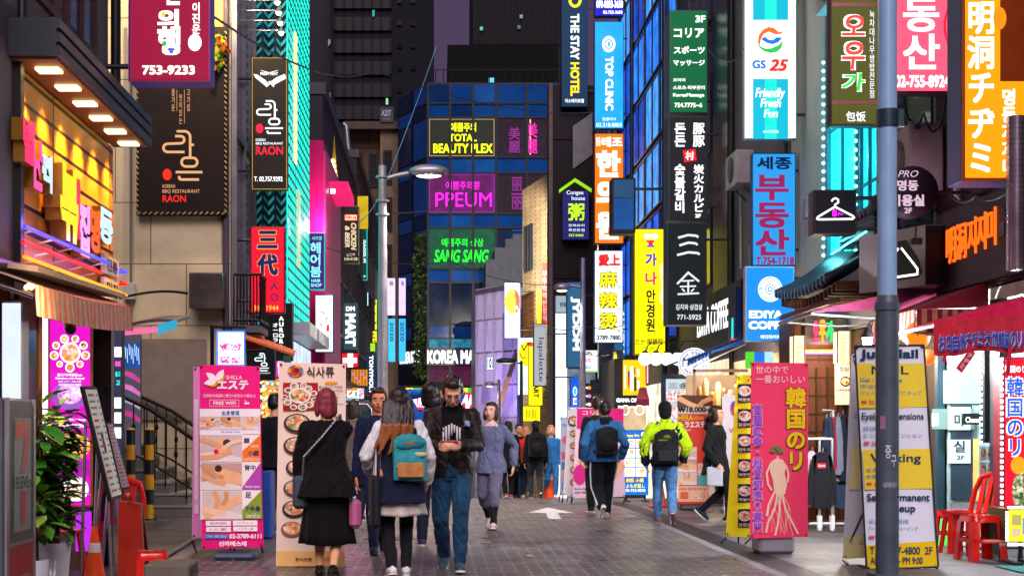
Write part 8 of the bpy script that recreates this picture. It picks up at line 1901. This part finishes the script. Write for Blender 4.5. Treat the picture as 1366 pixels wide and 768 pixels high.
g.trousers('1a2038');g.top('jacket','1c58a8',.5,.026,.95,fold=.01,collar=.3);g.hair('141014','bob');g.shoes('3a2c50');g.finish();FIGS.append(g)
b=MB();b.box(-.075,.075,-.335,-.325,1.69,1.77,BLACK);g.prop('camera_phone','black phone held up by the person in the bright blue jacket','phone',b)
a,p_=ST(1,.12,.14,.09)
g=Fig('woman in loose grey blazer and grey shorts walking towards the camera',655,17.9,1.60,-14,wrist={1:(.17,.06,.5),-1:(-.15,-.12,.52)},ankle=a,pitch=p_,head=(-6,-4),skin='e0a890',vox=.01)
g.trousers('5c5c70',.018,stop=.02,name='shorts');g.trousers('1a181c',.004,name='leggings');g.top('blouse','b8a8a8',.6,.008,0,fold=0);g.top('blazer','5a607c',.45,.028,.95,.03,fold=.01,sd=.022,z1=.815);g.face();g.hair('2a1a18','bob');g.shoes('c0a8a8','d8d0d0');g.finish();FIGS.append(g)
def far(lab,px,Y,H,rz,**k):return Fig(lab,px,Y,H,rz,vox=.015,**k)
a,p_=ST(-1,.06,.08,.055)
g=far('person in long black coat with bushy dark hair at the left of the far group',678,31.5,1.72,185,ankle=a,pitch={-1:0,1:.2});g.trousers('101014');g.top('coat','121216',.4,.03,.97,.03);g.hair('15100e','bob',wide=1.2);g.shoes('a05a60');g.finish()
g=far('man in dark clothes facing the camera beside the bushy haired person',692.5,32.6,1.72,8,skin='d89c78');g.trousers('14161c');g.top('jacket','16161a',.48,.02,.97);g.face();g.hair('18120f');g.shoes('2a2a2e');g.finish()
a,p_=ST(1,.1,.12,.07)
g=far('fair haired person in bright red top in the far group',702,32.0,1.62,176,ankle=a,pitch=p_);g.trousers('1c3050');g.top('sweater','c8281c',.5,.02,.95);g.hair('c88a58','bob');g.shoes('d0c8c0');g.finish()
g=far('person in black hooded top with dark backpack in the far group',714.5,30.6,1.68,184,ankle=a,pitch=p_);g.trousers('2c3038');g.top('hoodie','101014',.48,.026,.97,collar=.8);g.hair('101014','bun');g.shoes('3a3a3e');g.finish();g.backpack('round black backpack in the far group','0e0e12',.36,.52,.2,.7)
g=far('blonde woman in blue denim jacket and jeans at the right of the far group',735,30.9,1.6,4,ankle=a,pitch=p_,skin='e8b090');g.trousers('2c6aa0');g.top('jacket','2c70b0',.48,.024,.95);g.face();g.hair('d09a60','bob');g.shoes('d8d8d8');g.finish()
a,p_=ST(-1,.13,.15,.095)
g=Fig('man in blue jacket and black track trousers walking away down the middle of the street',806,20.2,1.66,184,wrist={-1:(-.165,-.1,.52),1:(.165,-.04,.5)},ankle=a,pitch=p_,head=(8,0),vox=.01,sw=1.12)
g.trousers('12161e',.02,wide=.004);g.top('jacket','2c6496',.49,.05,.97,fold=.014,sd=.034,collar=.5);g.hair('1a110e','short');g.shoes('b8a898','e0dcd4')
h=g.H;b=MB();b.tube([g.neck+Vector((0,.03,-.03)),g.neck+Vector((0,.05,.06))],[.1,.075],fabric('1c1214'),14);g.job('hood',b,.012,3,.006);b=MB()
for i in(-1,1):
 pts=[g.hip[i]+Vector((i*.068*h,0,-.02)),g.hip[i].lerp(g.kn[i],.5)+Vector((i*.066*h,0,0)),g.kn[i]+Vector((i*.052*h,.0,0)),g.an[i]+Vector((i*.04*h,0,.03))];b.tube(pts,.012,paint('c8ccd4',.6),6)
g.job('side_stripe',b,0,0,0);g.finish();FIGS.append(g);g.backpack('black backpack with crossed straps on the blue jacketed man','10141a',.3,.4,.15,.67)
g=Fig('person mostly hidden behind the blue jacketed man with dark brown hair',797,21.6,1.78,180,vox=.015);g.trousers('14161c');g.top('jacket','1c1a20',.48,.02,.97);g.hair('3a2018','short');g.shoes('2a2a2a');g.finish()
a,p_=ST(1,.13,.16,.09)
g=Fig('person in lime green and navy jacket with black beanie and jeans walking away',887,18.9,1.62,176,wrist={-1:(-.15,-.06,.52),1:(.16,.02,.5)},ankle=a,pitch=p_,vox=.01,sw=1.05)
g.trousers('4c78ac',.014,mat=fabric('4c78ac',.8,.35));g.top('jacket','141c2c',.48,.035,.97,fold=.012,sd=.03);g.top('jacket_yoke','a8d010',.655,.043,.42,fold=.012,sd=.036,collar=.6);b=MB();g.eb(b,(0,.012,.024),(.052,.058,.058),fabric('100e12'));g.eb(b,(0,.03,-.02),(.048,.04,.045),fabric('100e12'));g.job('beanie',b,.01,2,.003);g.shoes('7a5a4a','c8a0b8');g.finish();FIGS.append(g)
g.backpack('black and olive sports backpack on the lime green jacket','12141a',.31,.46,.17,.645,pocket='1c2028',patch=['6a7a14','14161c','12141a'])
a,p_=ST(-1,.12,.14,.09)
g=Fig('woman in dark green hooded coat and navy skirt walking to the right in profile',955,19.4,1.58,62,wrist={-1:(-.15,-.05,.5),1:(.15,.03,.5)},ankle=a,pitch=p_,skin='e0a888',vox=.01)
g.trousers('14141a',.004,name='tights');g.skirt('141a34',.32,.5,.12);g.top('coat','14181c',.41,.032,.97,.035,fold=.01,sd=.024);g.face();g.hair('2c1a14','long',.09);h=g.H;b=MB();b.tube([g.neck+Vector((0,.04,-.05)),g.neck+Vector((0,.075,.0)),g.neck+Vector((0,.06,.05))],[.09,.1,.06],fabric('14181c'),14);g.job('hood',b,.012,3,.006);g.shoes('18242c','c8d0d4');g.finish();FIGS.append(g)
b=MB();b.box(-.235,-.195,-.16,.06,.48,.74,paint('b8bcc8',.5),.015);b.tube([(-.215,-.1,.74),(-.215,-.05,.84),(-.215,0,.74)],.006,paint('b8bcc8',.5),6);g.prop('shopping_bag','pale grey shopping bag carried by the woman in the hooded coat','bag',b)
g=Fig('man in dark suit standing between the two left banners',366,17.4,1.7,150,head=(0,10),vox=.012);g.trousers('2a2420');g.top('suit_jacket','17171c',.47,.02,.97);g.hair('15110f');g.shoes('141414');g.finish()
g=Fig('person in beige coat behind the right edge of the food banner',472,19.5,1.66,170,vox=.012);g.trousers('1c2030');g.top('coat','6c6058',.42,.03,.97,.02);g.hair('3a2a24','bob');g.shoes('201c1c');g.finish()
trash=[]
for o,vox,it,fold,quilt,seed in JOBS:
 m=o.modifiers.new('surface','REMESH');m.mode='VOXEL';m.voxel_size=vox;m.use_smooth_shade=True
 m=o.modifiers.new('smooth','SMOOTH');m.factor=.5;m.iterations=2+it
 bpy.context.view_layer.update();dg=bpy.context.evaluated_depsgraph_get()
 me=bpy.data.meshes.new_from_object(o.evaluated_get(dg))
 mats=list(o.data.materials);old=o.data;o.modifiers.clear();me.name=old.name;o.data=me;trash.append(old)
 if not me.materials:
  for m in mats:me.materials.append(m)
 strand=me.name.startswith('hair')
 if fold or quilt:
  cs=[v.co.copy()for v in me.vertices];ns=[v.normal.copy()for v in me.vertices];flat=[]
  for p_,n_ in zip(cs,ns):
   d=0
   if fold and not strand:q=noise.noise(Vector((p_.x*6,p_.y*6,p_.z*3+seed)));d+=fold*(q*1.2+noise.noise(Vector((p_.x*17+seed,p_.y*17,p_.z*9+p_.x*6)))*.6-1.1*max(0,.22-abs(noise.noise(Vector((p_.x*8+q,p_.y*8,p_.z*7+p_.x*9+seed*2)))))/.22)
   if strand:d+=.0045*noise.noise(Vector((p_.x*75,p_.y*75,p_.z*7+p_.x*9)))+.004*noise.noise(Vector((p_.x*28,p_.y*28,p_.z*3)))
   if quilt:d+=quilt*(abs(math.sin((p_.z+.02*p_.x)*math.pi/.075))**.6-.6)
   flat.extend(p_+n_*d)
  me.vertices.foreach_set('co',flat)
 me.polygons.foreach_set('use_smooth',[True]*len(me.polygons));me.update()
o=next(c for c in MAN.root.children if c.name.startswith('puffer'));bm=bmesh.new();bm.from_mesh(o.data)
kill=[f_ for f_ in bm.faces if(lambda c:c.y<-.02 and abs(c.x-.01)<(.035+.06*max(0,min(1,(c.z-1.0)/.35))+.03*max(0,(1.0-c.z)/.2))and c.z<1.50 and f_.normal.y<-.2)(f_.calc_center_median())]
bmesh.ops.delete(bm,geom=kill,context='FACES');bm.to_mesh(o.data);bm.free()
bpy.data.batch_remove(trash)
bpy.data.objects.remove(_TO[0])
